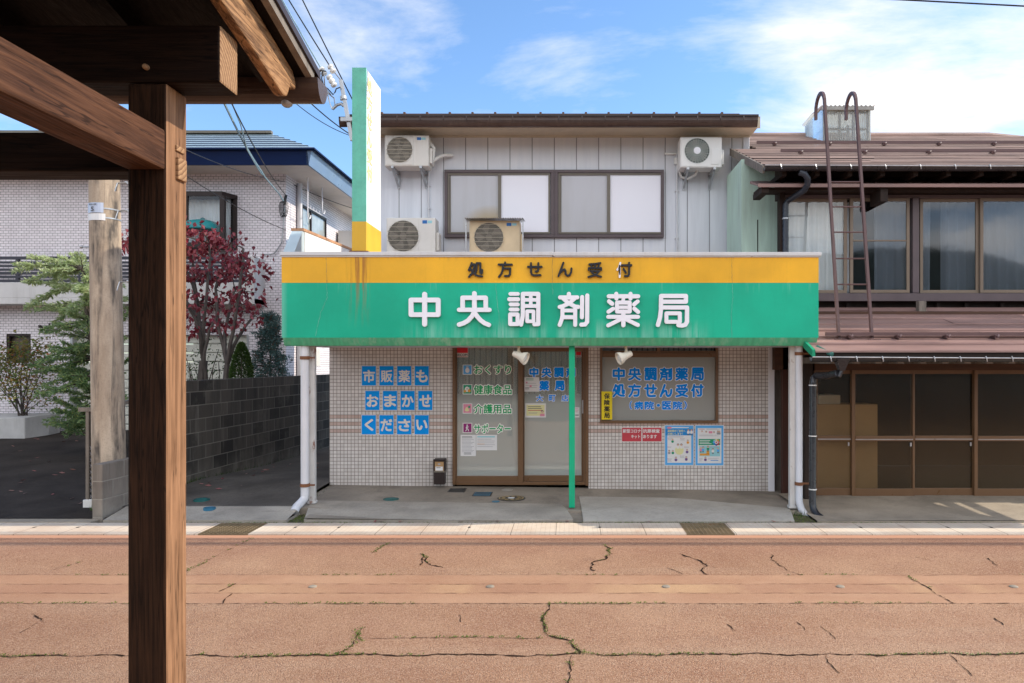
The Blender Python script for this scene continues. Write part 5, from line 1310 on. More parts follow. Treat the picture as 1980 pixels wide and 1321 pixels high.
mb = MB(); mb.lathe([(-.02,.40),(.0,.41),(.08,.39),(.16,.30),(.20,.16),(.21,.05),(.25,.04),(.27,.0)], (cx,14.82,cz-.1), (0,0,1), 24); build(mb, 'teal_dome', M['dome_teal'], bay, smooth=40)
# side windows, pipe, drying hooks
def yside(px, xw=wx): return xw*F/(px-1100)
y0, y1 = yside(579.5), yside(627.5); z1 = 5.29; z0 = 4.72
mb = MB()
for a, b, c, d_ in ((y0,y0+.05,z0,z1),(y1-.05,y1,z0,z1),(y0+.05,y1-.05,z1-.05,z1),(y0+.05,y1-.05,z0,z0+.05),((y0+y1)/2-.25,(y0+y1)/2-.19,z0+.05,z1-.05)): mb.box(wx+.002,wx+.05,a,b,c,d_)
sw2 = build(mb, 'side_window', M['brown_dark'], hs)
mb = MB(); mb.box(wx+.012,wx+.018,y0+.05,y1-.05,z0+.05,z1-.05); build(mb, 'pane', mat('sky_lit_pane', (.34,.37,.36), .08, .25, 2.5, spec=.8), sw2)
mb = MB(); yp = yside(574); mb.tube([(wx+.06,yp,.3),(wx+.06,yp,sfz-.05)], .055, 12)
for z in (1.5,3,4.65,5.4): mb.box(wx,wx+.12,yp-.01,yp+.01,z,z+.03)
build(mb, 'downpipe', M['pipe_white'], hs, smooth=40)
mb = MB(); hx = wx+.35
for px, bot, hk in ((595,413,1),(623,404,-1)):
    yy = yside(px, hx); zt_, zb_ = sfz, Z(bot,yy); mb.tube([(hx,yy,zt_),(hx,yy,zb_)], .013, 7); mb.tube([(hx,yy,zb_)]+[(hx,yy+.09-.09*math.cos(k*.52),zb_-.09*math.sin(k*.52)) for k in range(1,7)], .012, 6)
ya, yb2 = yside(595,hx), yside(623,hx); mb.tube([(hx,ya,sfz-.62),(hx,yb2,sfz-.62)], .008, 5)
for k in range(4): yy = ya+(yb2-ya)*(.2+.2*k); mb.tube([(hx,yy,sfz-.62),(hx,yy,sfz-.55)], .006, 4)
build(mb, 'drying_hook', M['white'], hs, smooth=40)
mb = MB(); y0 = yside(650); mb.box(wx+.05,wx+.5,y0,y0+.8,3.98+.62,3.98+1.18,0); mb.box(wx,wx+.62,y0-.1,y0+1.0,4.52,4.57,1); mb.bar((wx,y0,4.1),(wx+.55,y0,4.52),.03,.03,1); mb.bar((wx,y0+.85,4.1),(wx+.55,y0+.85,4.52),.03,.03,1)
for k in range(7): mb.box(wx+.5,wx+.51,y0+.06,y0+.5,4.66+k*.065,4.68+k*.065,1)
build(mb, 'wall_unit', [M['ac'], M['galv']], hs)
# meter box low on the side wall
mb = MB(); y0 = yside(582); mb.box(wx+.002,wx+.25,y0,y0+.5,1.75,2.15); mb.box(wx+.05,wx+.252,y0-.004,y0+.1,1.85,2.08); build(mb, 'meter_box', M['ac'], hs, bevel=.01)

# ---- house far behind the alley
fh = root('far_house', (-5, 27, 0), 'plain white house wall far behind the alley, glimpsed past the canopy post', 'building')
mb = MB(); mb.box(-14,1,27,33,-.05,4.2); build(mb, 'wall', M['plaster_white'], fh)
mb = MB(); mb.prism([(26.5,4.1),(30,5.0),(33.5,4.1),(33.5,4.2),(30,5.1),(26.5,4.2)], 'x', -14.3, 1.3); build(mb, 'roof', M['roof_dark'], fh)

# ================================================================== walls and gate by the driveway
mb = MB(); wl_ = lambda Y: -5.42+.05*(Y-8.5)
def wallseg(y0, y1, zt, t0=.12):
    mb.add([(wl_(y0)-t0,y0,-.05),(wl_(y0),y0,-.05),(wl_(y1),y1,-.05),(wl_(y1)-t0,y1,-.05),(wl_(y0)-t0,y0,zt),(wl_(y0),y0,zt),(wl_(y1),y1,zt),(wl_(y1)-t0,y1,zt)],
           [(0,3,2,1),(4,5,6,7),(0,1,5,4),(1,2,6,5),(2,3,7,6),(3,0,4,7)])
wallseg(9.62, 16.4, 1.585)
tag(build(mb, 'block_wall', M['block'], None, bevel=.006), 'tall blackened concrete block wall running back along the alley', 'wall')
mb = MB(); wallseg(8.42, 9.6, .66); tag(build(mb, 'block_wall', M['low_block'], None, bevel=.008), 'short low brownish block wall stub beside the concrete utility pole', 'wall')
gt = root('gate', (X(176,8.95), 8.95, .05), 'grey metal gate edge with wire mesh on a white block, left of the pole', 'gate')
gy = 8.95
mb = MB(); mb.box(X(165.5,gy),X(171.5,gy),gy,gy+.05,.02,Z(795,gy)); mb.box(X(177,gy),X(180,gy),gy,gy+.03,.15,Z(890,gy)); mb.box(X(152,gy),X(180,gy),gy-.01,gy+.05,Z(796,gy),Z(788,gy)); mb.bar(P(178,792,gy+.02),P(250,777,gy+.6),.06,.05)
build(mb, 'frame', M['grey_wood'], gt)
mb = MB()
for k in range(9):
    z = .16+k*.075; mb.bar((X(171.5,gy),gy+.02,z),(X(178,gy),gy+.02,z+.045),.006,.006); mb.bar((X(171.5,gy),gy+.02,z+.045),(X(178,gy),gy+.02,z),.006,.006)
build(mb, 'mesh_panel', M['galv'], gt)
mb = MB(); mb.box(X(163,gy),X(180.5,gy),gy-.03,gy+.12,.02,.15); build(mb, 'foot_block', M['plaster_white'], gt, bevel=.006)

# ================================================================== utility pole
up = root('utility_pole', (-5.66, 8.92, 0), 'tall weathered concrete utility pole with a small plate numbered 5', 'pole')
def pc_(z): return (-5.655-.0165*z, 8.92)
def pr_(z): return .186-.0046*z
mb = MB(); mb.tube([(pc_(z)[0],8.92,z) for z in (-.1,2,4,6,8,10)], [pr_(z) for z in (-.1,2,4,6,8,10)], 28); build(mb, 'shaft', M['pole'], up, smooth=50)
def plate(name, z0, z1, a0, a1, m, txt=None):
    mb = MB(); n = 8; zc_ = (z0+z1)/2; c = pc_(zc_); r = pr_(zc_)+.006; pts = []
    for k in range(n+1):
        a = R(a0+(a1-a0)*k/n); pts.append((c[0]+r*math.cos(a), c[1]+r*math.sin(a)))
    for p, q in zip(pts[:-1], pts[1:]): mb.quad((p[0],p[1],z0),(q[0],q[1],z0),(q[0],q[1],z1),(p[0],p[1],z1))
    o = build(mb, name, m, up, recalc=False, smooth=True)
    if txt:
        am = R((a0+a1)/2); tx, ty = -math.sin(am), math.cos(am); rr2 = r+.010
        for s_, h0, h1, wd in txt:
            vs, fs = glyphs(s_, .03); ax = min(v[0] for v in vs); bx_ = max(v[0] for v in vs); ay = min(v[1] for v in vs); by_ = max(v[1] for v in vs); mb = MB(); out = []
            for u, v in vs:
                s = ((u-ax)/(bx_-ax)-.5)*wd; aa = am+s/rr2; out.append((c[0]+rr2*math.cos(aa), c[1]+rr2*math.sin(aa), z0+(h0+(h1-h0)*(v-ay)/(by_-ay))*(z1-z0)))
            mb.add(out, fs); build(mb, 'lettering', M['ink'], o, recalc=False)
zp = 8.75
plate('number_plate', Z(411,zp), Z(391.5,zp), 218, 298, mat('pale_blue_plate', (.50,.56,.68), .4, .05), [('5',.12,.58,.045),('高田大町',.72,.9,.11)])
plate('owner_plate', Z(425.5,zp), Z(412.5,zp), 214, 304, M['paper'])
for z in (Z(402,zp), Z(420,zp)):
    mb = MB(); c = pc_(z); mb.lathe([(-.008,pr_(z)+.002),(-.008,pr_(z)+.005),(.008,pr_(z)+.005),(.008,pr_(z)+.002)], (c[0],c[1],z), (0,0,1), 28); build(mb, 'band', M['galv'], up, smooth=40)
for px, py, side in ((228,408,1),(165,478,-1),(232,545,1),(160,640,-1),(228,354,1),(160,330,-1)):
    if py in (640,): continue
    z = Z(py,8.9); c = pc_(z); a = c[0]+side*pr_(z); mb = MB(); mb.tube([(a-side*.03,8.92,z),(a+side*.11,8.90,z+.004)], .010, 7); mb.tube([(a+side*.10,8.90,z+.004),(a+side*.125,8.90,z+.004)], .018, 8)
    if side > 0: mb.tube([(a+.005,8.90,z),(a-.012,8.87,z-.11)], .009, 6)
    build(mb, 'step_bolt', M['galv'], up)

# ================================================================== planting
def leaf(mb, p, d, up_, L, W, fold=.25):
    d = d.normalized(); s = d.cross(up_)
    if s.length < 1e-4: s = d.cross(Vector((1,0,0)))
    s.normalize(); n = s.cross(d)
    q = p + d*L*.45
    mb.add([p, q + s*W/2 + n*W*fold, p + d*L, q - s*W/2 + n*W*fold], [(0,1,2,3)])
def limb(mb, p, q, r0, r1, rnd, bend=.08, n=5):
    p, q = Vector(p), Vector(q); L = (q-p).length; pts = []
    o1 = Vector((rnd.uniform(-1,1), rnd.uniform(-1,1), rnd.uniform(-.6,1)))*L*bend
    for i in range(n+1):
        t_ = i/n; pts.append(p.lerp(q, t_) + o1*math.sin(math.pi*t_) + Vector((rnd.uniform(-1,1),rnd.uniform(-1,1),0))*L*.012)
    pts[0] = p; pts[-1] = q
    mb.tube(pts, [r0+(r1-r0)*i/n for i in range(n+1)], 7); return pts
def rv(rnd, s=1.): return Vector((rnd.uniform(-1,1), rnd.uniform(-1,1), rnd.uniform(-1,1)))*s

# red dogwood: several stems, tiers of drooping leaves
rnd = random.Random(21)
def dogwood():
    Y0 = 12.6; base = Vector((X(388,Y0), Y0, .25))
    r_ = root('red_leaved_tree', base, 'small dogwood with crimson autumn leaves and grey stems behind the block wall', 'tree')
    tr = MB(); lf = MB(); tips = []
    b2 = Vector((X(437,12.3), 12.3, .25))
    fork = base+Vector((.05,0,1.62))
    limb(tr, base, fork, .10, .07, rnd, .03)
    stems = [(fork,(340,560)),(fork,(372,500)),(fork,(405,470)),(fork,(330,450)),(fork,(300,520))]
    f2 = b2+Vector((.02,0,1.55)); limb(tr, b2, f2, .062, .05, rnd, .05)
    stems += [(f2,(430,520)),(f2,(455,560)),(f2,(470,480)),(f2,(492,610)),(base+Vector((.1,0,1.2)),(425,600))]
    for f, (px, py) in stems:
        Yt = Y0+rnd.uniform(-.5,.5); q = Vector(P(px,py,Yt)); pts = limb(tr, f, q, .036, .018, rnd, .10, 7); tips.append((pts, q))
    clusters = []
    tiers = [(240,470,.22),(236,455,.2),(262,470,.3),(300,455,.5),(345,440,.55),(380,447,.55),(415,455,.5),(432,470,.4),(330,485,.6),(370,482,.6),(410,485,.6),(445,500,.5),(470,505,.4),(485,500,.3),(345,520,.5),(385,525,.5),(420,530,.55),(460,530,.5),(482,528,.3),(300,560,.5),(365,565,.4),(400,575,.5),(440,568,.45),(470,572,.4),(490,566,.3),(425,590,.4),(455,592,.4),(478,588,.35),(494,592,.25),(380,600,.4),(375,640,.25),(392,632,.25),(428,640,.2),(437,628,.25),(300,600,.4),(488,618,.12),(462,618,.2),(410,620,.2),(368,612,.2)]
    allp = [p for pts, _ in tips for p in pts[2:]]
    for px, py, s in tiers:
        for _ in range(2):
            Yt = Y0+rnd.uniform(-.75,.75); c = Vector(P(px+rnd.uniform(-10,10), py+rnd.uniform(-6,6), Yt))
            a = min(allp, key=lambda p: (p-c).length + max(0, p.z-c.z)*.6)
            pts = limb(tr, a, c, .012, .004, rnd, .12, 5)
            n = int((50 if py < 545 else 22)*s)+6
            for _k in range(n):
                p = c + Vector((rnd.gauss(0,.30*s**.5), rnd.gauss(0,.30*s**.5), rnd.gauss(0,.085)))
                if rnd.random() < .4: p = pts[rnd.randint(2,5)]+rv(rnd,.09)
                d_ = Vector((rnd.uniform(-.7,.7), rnd.uniform(-.7,.7), rnd.uniform(-1.2,-.25)))
                leaf(lf, p, d_, rv(rnd)+Vector((0,0,.5)), rnd.uniform(.08,.12), rnd.uniform(.058,.08))
    build(tr, 'trunk', M['bark_pale'], r_, smooth=50); build(lf, 'crown', M['leaf_red'], r_, recalc=False)
dogwood()
# grey-green tree beside the utility pole: arching sprays of small leaves
rnd = random.Random(33)
def greytree():
    Y0 = 11.9; base = Vector((X(190,Y0), Y0, .20))
    r_ = root('feathery_tree', base, 'grey-green feathery tree with arching sprays spreading from behind the utility pole', 'tree')
    tr = MB(); lf = MB(); top = Vector(P(160,520,Y0)); tp = limb(tr, base, top, .085, .03, rnd, .05, 10)
    def spray(p, q, dens=1., droop=.12, w=.12):
        L = (q-p).length; pts = limb(tr, p, q, .011, .003, rnd, .05, 8); pts = [c_-Vector((0,0,.16*L*max(0,(i_/8-.4))**2)) for i_, c_ in enumerate(pts)]
        N = int(L*60*dens)
        for i in range(N):
            t_ = .18+.82*(i/N); k = t_*8; j = min(7,int(k)); c = pts[j].lerp(pts[j+1], k-j)
            dirn = (q-p).normalized(); side = dirn.cross(Vector((0,0,1))).normalized()*(1 if rnd.random() < .5 else -1)
            tw = (side*rnd.uniform(.5,1)+dirn*rnd.uniform(.5,1.1)+Vector((0,0,rnd.uniform(-.35,.35)))).normalized(); sl_ = w*(1.1-t_*.7)*rnd.uniform(.7,1.2)
            for s in range(6):
                pp = c+tw*sl_*(s+.5)/6; leaf(lf, pp, tw+rv(rnd,.8), rv(rnd)+Vector((0,0,1)), rnd.uniform(.05,.085), rnd.uniform(.018,.028))
    targets = [(25,512,.8),(60,500,.9),(90,522,1.1),(48,545,.9),(70,575,.8),(100,545,1.),(118,500,1.),(150,495,1.),(120,530,1.2),(165,530,1.2),(150,560,1.2),(95,590,.7),(60,598,.7),(200,520,1.),(235,545,.8),(240,570,.8),(245,600,.8),(130,600,1.1),(150,620,1.1),(175,610,1.),(110,625,.9),(85,640,.9),(120,655,.9),(150,665,1.),(100,675,1.),(75,690,.9),(60,705,.8),(110,705,1.1),(140,700,1.2),(165,690,1.2),(85,735,1.),(120,730,1.2),(150,735,1.2),(75,760,.8),(110,765,.9),(145,770,1.),(235,650,1.),(240,690,1.1),(238,730,1.),(232,770,.8),(100,790,.8),(130,805,.9),(105,820,.7),(155,800,1.),(125,835,.6),(160,830,.7),(90,815,.5),(185,560,1.2),(180,640,1.2),(180,700,1.2)]
    for px, py, dns in targets:
        for rep in range(2):
            Yt = Y0+rnd.uniform(-.75,.55); q = Vector(P(px+rnd.uniform(-9,9), py+rnd.uniform(-9,9), Yt))
            zt_ = min(max(q.z-rnd.uniform(-.25,.35), .7), top.z-.05); a = min(tp, key=lambda p: abs(p.z-zt_))
            spray(a, q, dns)
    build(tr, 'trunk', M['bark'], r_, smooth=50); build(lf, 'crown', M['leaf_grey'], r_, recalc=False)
greytree()
# shrub in the planter
rnd = random.Random(8)
py0 = 14.05
mb = MB(); zb = .025+(14.2-8.4)*.06
x0, x1 = -17.2, X(75,14.2)
mb.add([(x0,py0,zb-.05),(X(48,py0),py0,zb-.05),(x1,py0+.42,zb-.05),(x1,py0+.75,zb-.05),(x0,py0+.75,zb-.05),(x0,py0-.03,zb+.36),(X(48,py0)+.02,py0-.03,zb+.40),(x1+.02,py0+.42,zb+.44),(x1+.02,py0+.75,zb+.44),(x0,py0+.75,zb+.40)],
       [(4,3,2,1,0),(0,1,6,5),(1,2,7,6),(2,3,8,7),(3,4,9,8),(4,0,5,9),(5,6,7,8,9)])
tag(build(mb, 'planter', M['planter'], None, bevel=.015), 'long pale angular concrete planter against the tiled house', 'planter')
pb = Vector((X(45,14.35), 14.35, zb+.40)); r_ = root('potted_shrub', pb, 'thin-stemmed shrub with mixed green, yellow and rusty leaves growing in the concrete planter', 'shrub')
tr = MB(); lf = MB()
for px, py, s in ((10,690,.9),(30,680,1.),(50,675,1.),(75,672,.8),(20,705,1.),(55,700,1.),(85,705,.8),(5,725,.8),(35,725,1.),(65,728,.7),(0,745,.5),(40,750,.5),(85,755,.5),(78,775,.4),(-20,700,1.),(-30,720,.9),(15,760,.4),(30,770,.4)):
    c = Vector(P(px,py,14.3+rnd.uniform(-.3,.3))); pts = limb(tr, pb+Vector((rnd.uniform(-.08,.08),rnd.uniform(-.08,.08),-.05)), c, .013, .005, rnd, .06, 6)
    for k in range(int(170*s)):
        p = c+Vector((rnd.gauss(0,.19),rnd.gauss(0,.19),rnd.gauss(0,.12)))
        leaf(lf, p, Vector((rnd.uniform(-1,1),rnd.uniform(-1,1),rnd.uniform(-.9,.4))), rv(rnd), rnd.uniform(.05,.085), rnd.uniform(.028,.042))
build(tr, 'trunk', M['bark_pale'], r_, smooth=50); build(lf, 'crown', M['leaf_autumn'], r_, recalc=False)
# clipped cone and blue spruce behind the wall
def conifer(px, pytop, pyw, wpx, Y, name, lab, m, dens, cone=True, seed=1):
    rnd = random.Random(seed); x = X(px,Y); zt_ = Z(pytop,Y); zb = .25; Rr = wpx*Y/F/2
    r_ = root(name, (x,Y,zb), lab, 'tree'); tr = MB(); lf = MB()
    tr.tube([(x,Y,zb),(x,Y,zt_-.05)], [.035,.008], 7)
    zlow = Z(pyw,Y)-.25; H = zt_-zlow
    if cone:
        for k in range(dens):
            t_ = rnd.random(); a = rnd.uniform(0,6.283); rr_2 = Rr*(1-t_**2.1)**.75*rnd.uniform(.80,1.03); c = Vector((x+rr_2*math.cos(a), Y+rr_2*math.sin(a), zlow+H*t_))
            o = Vector((math.cos(a),math.sin(a),.9)); leaf(lf, c, o+rv(rnd,.5), rv(rnd), rnd.uniform(.03,.055), rnd.uniform(.016,.026))
    else:
        nb = 46
        for i in range(nb):
            t_ = (int(i/nb*8)+rnd.uniform(-.12,.22))/8; t_ = max(0,t_); z = zlow+H*t_; rr_2 = Rr*((1-t_)**.9*.88+.12)*rnd.uniform(.6,1.15); a = i*2.4+rnd.uniform(-.4,.4)
            tip = Vector((x+rr_2*math.cos(a), Y+rr_2*math.sin(a), z+rr_2*rnd.uniform(-.1,.25))); p0 = Vector((x,Y,z)); limb(tr, p0, tip, .010, .004, rnd, .05, 4)
            for s in range(8):
                c = p0.lerp(tip, rnd.uniform(.35,1.05))+rv(rnd,.085)
                for _ in range(dens):
                    d_ = rv(rnd)+Vector((math.cos(a),math.sin(a),.4))*.5; leaf(lf, c+rv(rnd,.055), d_, rv(rnd), rnd.uniform(.04,.07), .018)
    build(tr, 'trunk', M['bark'], r_, smooth=50); build(lf, 'crown', m, r_, recalc=False)
conifer(467,664,728,43,12.3,'clipped_conifer','small dense rounded conifer behind the block wall, clipped to a cone',M['leaf_conifer'],3800,True,3)
conifer(523,598,728,92,14.0,'blue_spruce','blue-green spruce with shaggy tiers left of the canopy end',M['leaf_spruce'],26,False,4)
# shrub behind the dogwood and sapling at the end of the alley
def bush(px, py, w, h, Y, name, lab, m, n, seed, stems=7, zb=.2, sz=(.04,.07)):
    rnd = random.Random(seed); base = Vector((X(px,Y),Y,zb)); r_ = root(name, base, lab, 'shrub' if zb < .5 and h < 120 else 'tree'); tr = MB(); lf = MB()
    for k in range(stems):
        c = Vector(P(px+rnd.uniform(-.5,.5)*w, py+rnd.uniform(-.5,.5)*h, Y+rnd.uniform(-.3,.3))); pts = limb(tr, base+Vector((rnd.uniform(-.06,.06),0,0)), c, .02, .006, rnd, .08, 6)
        for j in range(n//stems):
            p = pts[rnd.randint(3,6)]+Vector((rnd.gauss(0,.14),rnd.gauss(0,.14),rnd.gauss(0,.14))); leaf(lf, p, rv(rnd)+Vector((0,0,-.2)), rv(rnd), rnd.uniform(*sz), rnd.uniform(*sz)*.5)
    build(tr, 'trunk', M['bark'], r_, smooth=50); build(lf, 'crown', m, r_, recalc=False)
bush(385,690,90,70,13.3,'garden_shrub','loose yellow-green shrub behind the red-leaved tree, in front of the shutter',M['leaf_green'],520,5,9)
bush(622,690,26,60,19.5,'alley_sapling','thin leafy sapling at the far end of the alley between post and tiles',M['leaf_green'],420,6,6,.05,(.06,.10))
# ================================================================== old timber house on the right
oh = root('timber_house', (6, 10.4, 0), 'old brown two-storey timber house with metal roofs and wide sliding windows', 'building')
EYr = 9.9; XE = 8.6
ez = Z(322, EYr)
sl_ = .41
def rz_(Y): return ez+sl_*(Y-EYr)
# upper roof in overlapping courses
def courses(mb, x0, x1, y0, y1, zf, n, lap=.022, th=.02, rnd=random.Random(5)):
    for k in range(n):
        a = y0+(y1-y0)*k/n; b = y0+(y1-y0)*(k+1)/n; xs = x0; 
        while xs < x1-1e-6:
            xe = min(x1, xs+rnd.uniform(1.6,2.4)) if x1-xs > 2.6 else x1
            j = rnd.uniform(-.004,.004)
            za, zb_ = zf(a)+lap+j, zf(b)+.002+j
            mb.quad((xs,a-.02,za),(xe,a-.02,za+rnd.uniform(-.003,.003)),(xe,b,zb_),(xs,b,zb_)); mb.quad((xs,a-.02,za-th),(xe,a-.02,za-th),(xe,a-.02,za),(xs,a-.02,za))
            xs = xe
rx0, rx1 = X(1478,EYr), X(1912,14.0)
mb = MB(); ymid = 11.9
courses(mb, rx0, XE+.4, EYr, ymid, rz_, 10); courses(mb, X(1449,D2)+.06, XE+.4, ymid, 14.0, rz_, 10)
mb.quad((3.1,14.0,rz_(14.0)),(XE+.4,14.0,rz_(14.0)),(XE+.4,19,rz_(14.0)-2),(3.1,19,rz_(14.0)-2))
ur = build(mb, 'upper_roof', M['roof_brown'], oh, recalc=False)
mb = MB(); mb.prism([(EYr+.01,ez-.045),(EYr+.01,ez+.0),(ymid,rz_(ymid)-.005),(ymid,rz_(ymid)-.05)], 'x', rx0+.01, XE+.38); build(mb, 'roof_boarding', M['old_wood'], oh)
mb = MB(); mb.prism([(EYr-.01,ez-.10),(EYr-.01,ez+.012),(ymid,rz_(ymid)+.018),(ymid,rz_(ymid)-.10)], 'x', rx0-.03, rx0); build(mb, 'verge_board', M['grey_wood'], oh)
mb = MB(); mb.tube([(3.1,14.0,rz_(14.0)+.03),(rx1,14.0,rz_(14.0)+.035),(XE+.4,14.0,rz_(14.0)-.05)], .05, 8); build(mb, 'ridge_cap', M['roof_brown'], ur)
x = rx0+.25
while x < XE: mb = MB(); mb.box(x,x+.06,EYr+.02,10.5,ez-.12,ez-.046); build(mb, 'rafter_end', M['old_wood'], oh); x += .45
def guard(par, xa, xb, Y, zf, sp, m):
    mb = MB(); z = zf(Y)+.075; mb.box(xa,xb,Y-.018,Y+.018,z-.022,z+.022); x = xa+.3
    while x < xb: mb.box(x-.025,x+.025,Y-.04,Y+.06,zf(Y)+.02,z-.0225); mb.tube([(x-.02,Y-.03,z-.015),(x,Y-.045,z-.03),(x+.02,Y-.03,z-.015)], .018, 6); x += sp
    build(mb, 'snow_guard', m, par)
guard(ur, X(1460,12.3)+.03, XE, 12.3, rz_, .93, M['steel_brown'])
guard(ur, X(1510,11.1), XE, 11.1, rz_, .98, M['steel_brown'])
def gutter(xa, xb, Y, z, r, m, rim, par, sp, name='roof_gutter'):
    mb = MB(); n = 10
    gp = [(Y+r*math.cos(math.pi+math.pi*k/n), z+r*math.sin(math.pi+math.pi*k/n)) for k in range(n+1)] + [(Y+(r-.007)*math.cos(2*math.pi-math.pi*k/n), z+.002+(r-.007)*math.sin(2*math.pi-math.pi*k/n)) for k in range(n+1)]
    mb.prism(gp, 'x', xa, xb); g = build(mb, name, m, par)
    mb = MB(); mb.tube([(xa,Y-r,z+.002),((xa+xb)/2,Y-r,z-.012),(xb,Y-r,z+.002)], .007, 6); build(mb, 'gutter_rim', rim, g, smooth=40)
    x = xa+.2
    while x < xb:
        mb = MB(); mb.tube([(x,Y-r-.006,z+.012),(x+.01,Y-r-.010,z-.02),(x+.02,Y-r*.9-.008,z-.05)], .007, 5); build(mb, 'gutter_bracket', rim, g); x += sp
gutter(rx0-.02, XE+.4, EYr-.07, ez-.02, .062, M['gutter_black'], M['galv'], oh, .47)
# upper storey wall, small eave, windows
WY = 10.4
wz0, wz1 = Z(567,WY), Z(384,WY)
wx0 = X(1530,WY); DY = 9.7; dz0_ = Z(960,DY); dz1_ = Z(716,DY)
mb = MB(); mb.box(X(1506,WY),XE,WY+.05,WY+.2,wz1,ez+.15); mb.box(X(1506,WY),XE,WY-.0,WY+.06,wz1+.30,wz1+.36); build(mb, 'upper_wall', M['old_wood'], oh)
mb = MB(); hx0 = X(1466,10.0)
mb.prism([(9.98,Z(361,10)),(9.98,Z(357,10)),(WY+.05,Z(357,10)+.16),(WY+.05,Z(357,10)+.12)], 'x', hx0, XE+.2); mb.box(hx0-.01,XE+.2,9.965,9.985,Z(363,10),Z(356.5,10)); 
he = build(mb, 'small_eave', M['roof_mauve'], oh)
mb = MB(); 
for px in (1470,1698): mb.box(X(px,10.1),X(px,10.1)+.10,10.02,WY+.1,Z(375 if px < 1500 else 392,10.1),Z(364,10.1))
mb.box(hx0+.05,XE,10.15,WY+.05,Z(366,10.1),Z(364,10.1)+.02)
build(mb, 'eave_bracket', M['old_wood'], he)
mb = MB(); mb.box(X(1505,WY),X(1515,WY),WY-.08,WY+.06,2.3,wz1+.45); build(mb, 'corner_post', M['old_wood'], oh, bevel=.006)
mb = MB(); mb.box(X(1515,WY),XE,WY-.06,WY+.1,Z(583,WY),Z(568,WY)); mb.box(X(1515,WY),XE,WY-.03,WY+.1,wz1-.001,wz1+.05); build(mb, 'sill_beam', M['up_frame'], oh, bevel=.005)
def wframe(mb, a, c, y0, y1, zb, zt, w=.045): mb.box(a,a+w,y0,y1,zb,zt); mb.box(c-w,c,y0,y1,zb,zt); mb.box(a+w,c-w,y0,y1,zb,zb+w); mb.box(a+w,c-w,y0,y1,zt-w,zt)
sashes = [(1516,1638,0,1),(1642,1757,1,0),(1779,1893,0,0),(1893,2010,1,0),(2030,2145,0,0)]
M['warm_sash'] = mat('warm_grey_sash', (.19,.145,.105), .4, .08, 4)
for a in (1762,2013,2150): mb = MB(); mb.box(X(a,WY),X(a+12,WY),WY-.05,WY+.1,wz0,wz1); build(mb, 'window_mullion', M['up_frame'], oh, bevel=.004)
for i, (a, c, front, bright) in enumerate(sashes):
    xa, xb = X(a,WY), X(c,WY); y0 = WY-.035 if front else WY+.0
    mb = MB(); wframe(mb, xa, xb, y0, y0+.03, wz0, wz1-.002); 
    if a == 1642: mb.box(xa+.045,xb-.045,y0+.004,y0+.026,Z(467.5,WY),Z(464.5,WY))
    s_ = build(mb, 'window_sash', M['warm_sash'], oh, bevel=.003)
    mb = MB(); mb.box(xa+.04,xb-.04,y0+.012,y0+.017,wz0+.04,wz1-.04); build(mb, 'pane', M['glass'] if bright else M['house_glass'], s_)
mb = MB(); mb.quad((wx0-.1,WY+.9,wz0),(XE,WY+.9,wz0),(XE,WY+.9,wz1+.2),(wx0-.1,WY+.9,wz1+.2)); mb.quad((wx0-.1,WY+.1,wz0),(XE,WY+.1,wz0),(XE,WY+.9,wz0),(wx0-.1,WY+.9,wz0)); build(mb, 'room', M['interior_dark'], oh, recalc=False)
for k, (a, c, m, am) in enumerate(((1517,1642,'lace',.03),(1690,1765,'lace',.03),(1776,1800,'lace',.02),(1820,1893,'lace',.035),(1895,2010,'lace',.03),(2030,2140,'lace',.03))):
    curtain('curtain', X(a,WY+.16), X(c,WY+.16), WY+.17, wz0+.02, wz1-.02, M[m], oh, am, .14)
for bb in ((X(2150,WY)+.09,XE,WY-.02,WY+.09,wz0,wz1), (X(2126,DY),XE,DY,DY+.08,dz0_,dz1_)): mb = MB(); mb.box(*bb); build(mb, 'boarding', M['old_wood'], oh)
# mint side wall
mb = MB(); mb.box(X(1440,10.9)-.05,X(1506,10.9),10.9,11.9,2.6,4.9); mb.box(X(1464,10.9),X(1466,10.9),10.897,10.899,2.6,Z(425,10.9),1)
build(mb, 'side_wall', [M['mint'], M['old_wood']], oh)
# gap under the sill with struts
mb = MB(); mb.box(X(1515,WY),XE,WY+.12,WY+.2,2.2,Z(575,WY)); build(mb, 'under_sill_wall', M['old_wood'], oh)
for px in (1640,1690,1815,1870,1940): mb = MB(); mb.box(X(px,WY),X(px+7,WY),WY+.06,WY+.119,2.4,Z(584,WY)); build(mb, 'stud', M['old_wood'], oh)
mb = MB(); mb.box(X(1772,10.1),X(1786,10.1),10.02,10.12,Z(617,10.1),Z(583,10.1)); mb.box(X(1766,10.1),X(1790,10.1),9.98,10.16,Z(621,10.1),Z(617,10.1)); build(mb, 'strut', M['grey_wood'], oh, bevel=.006)
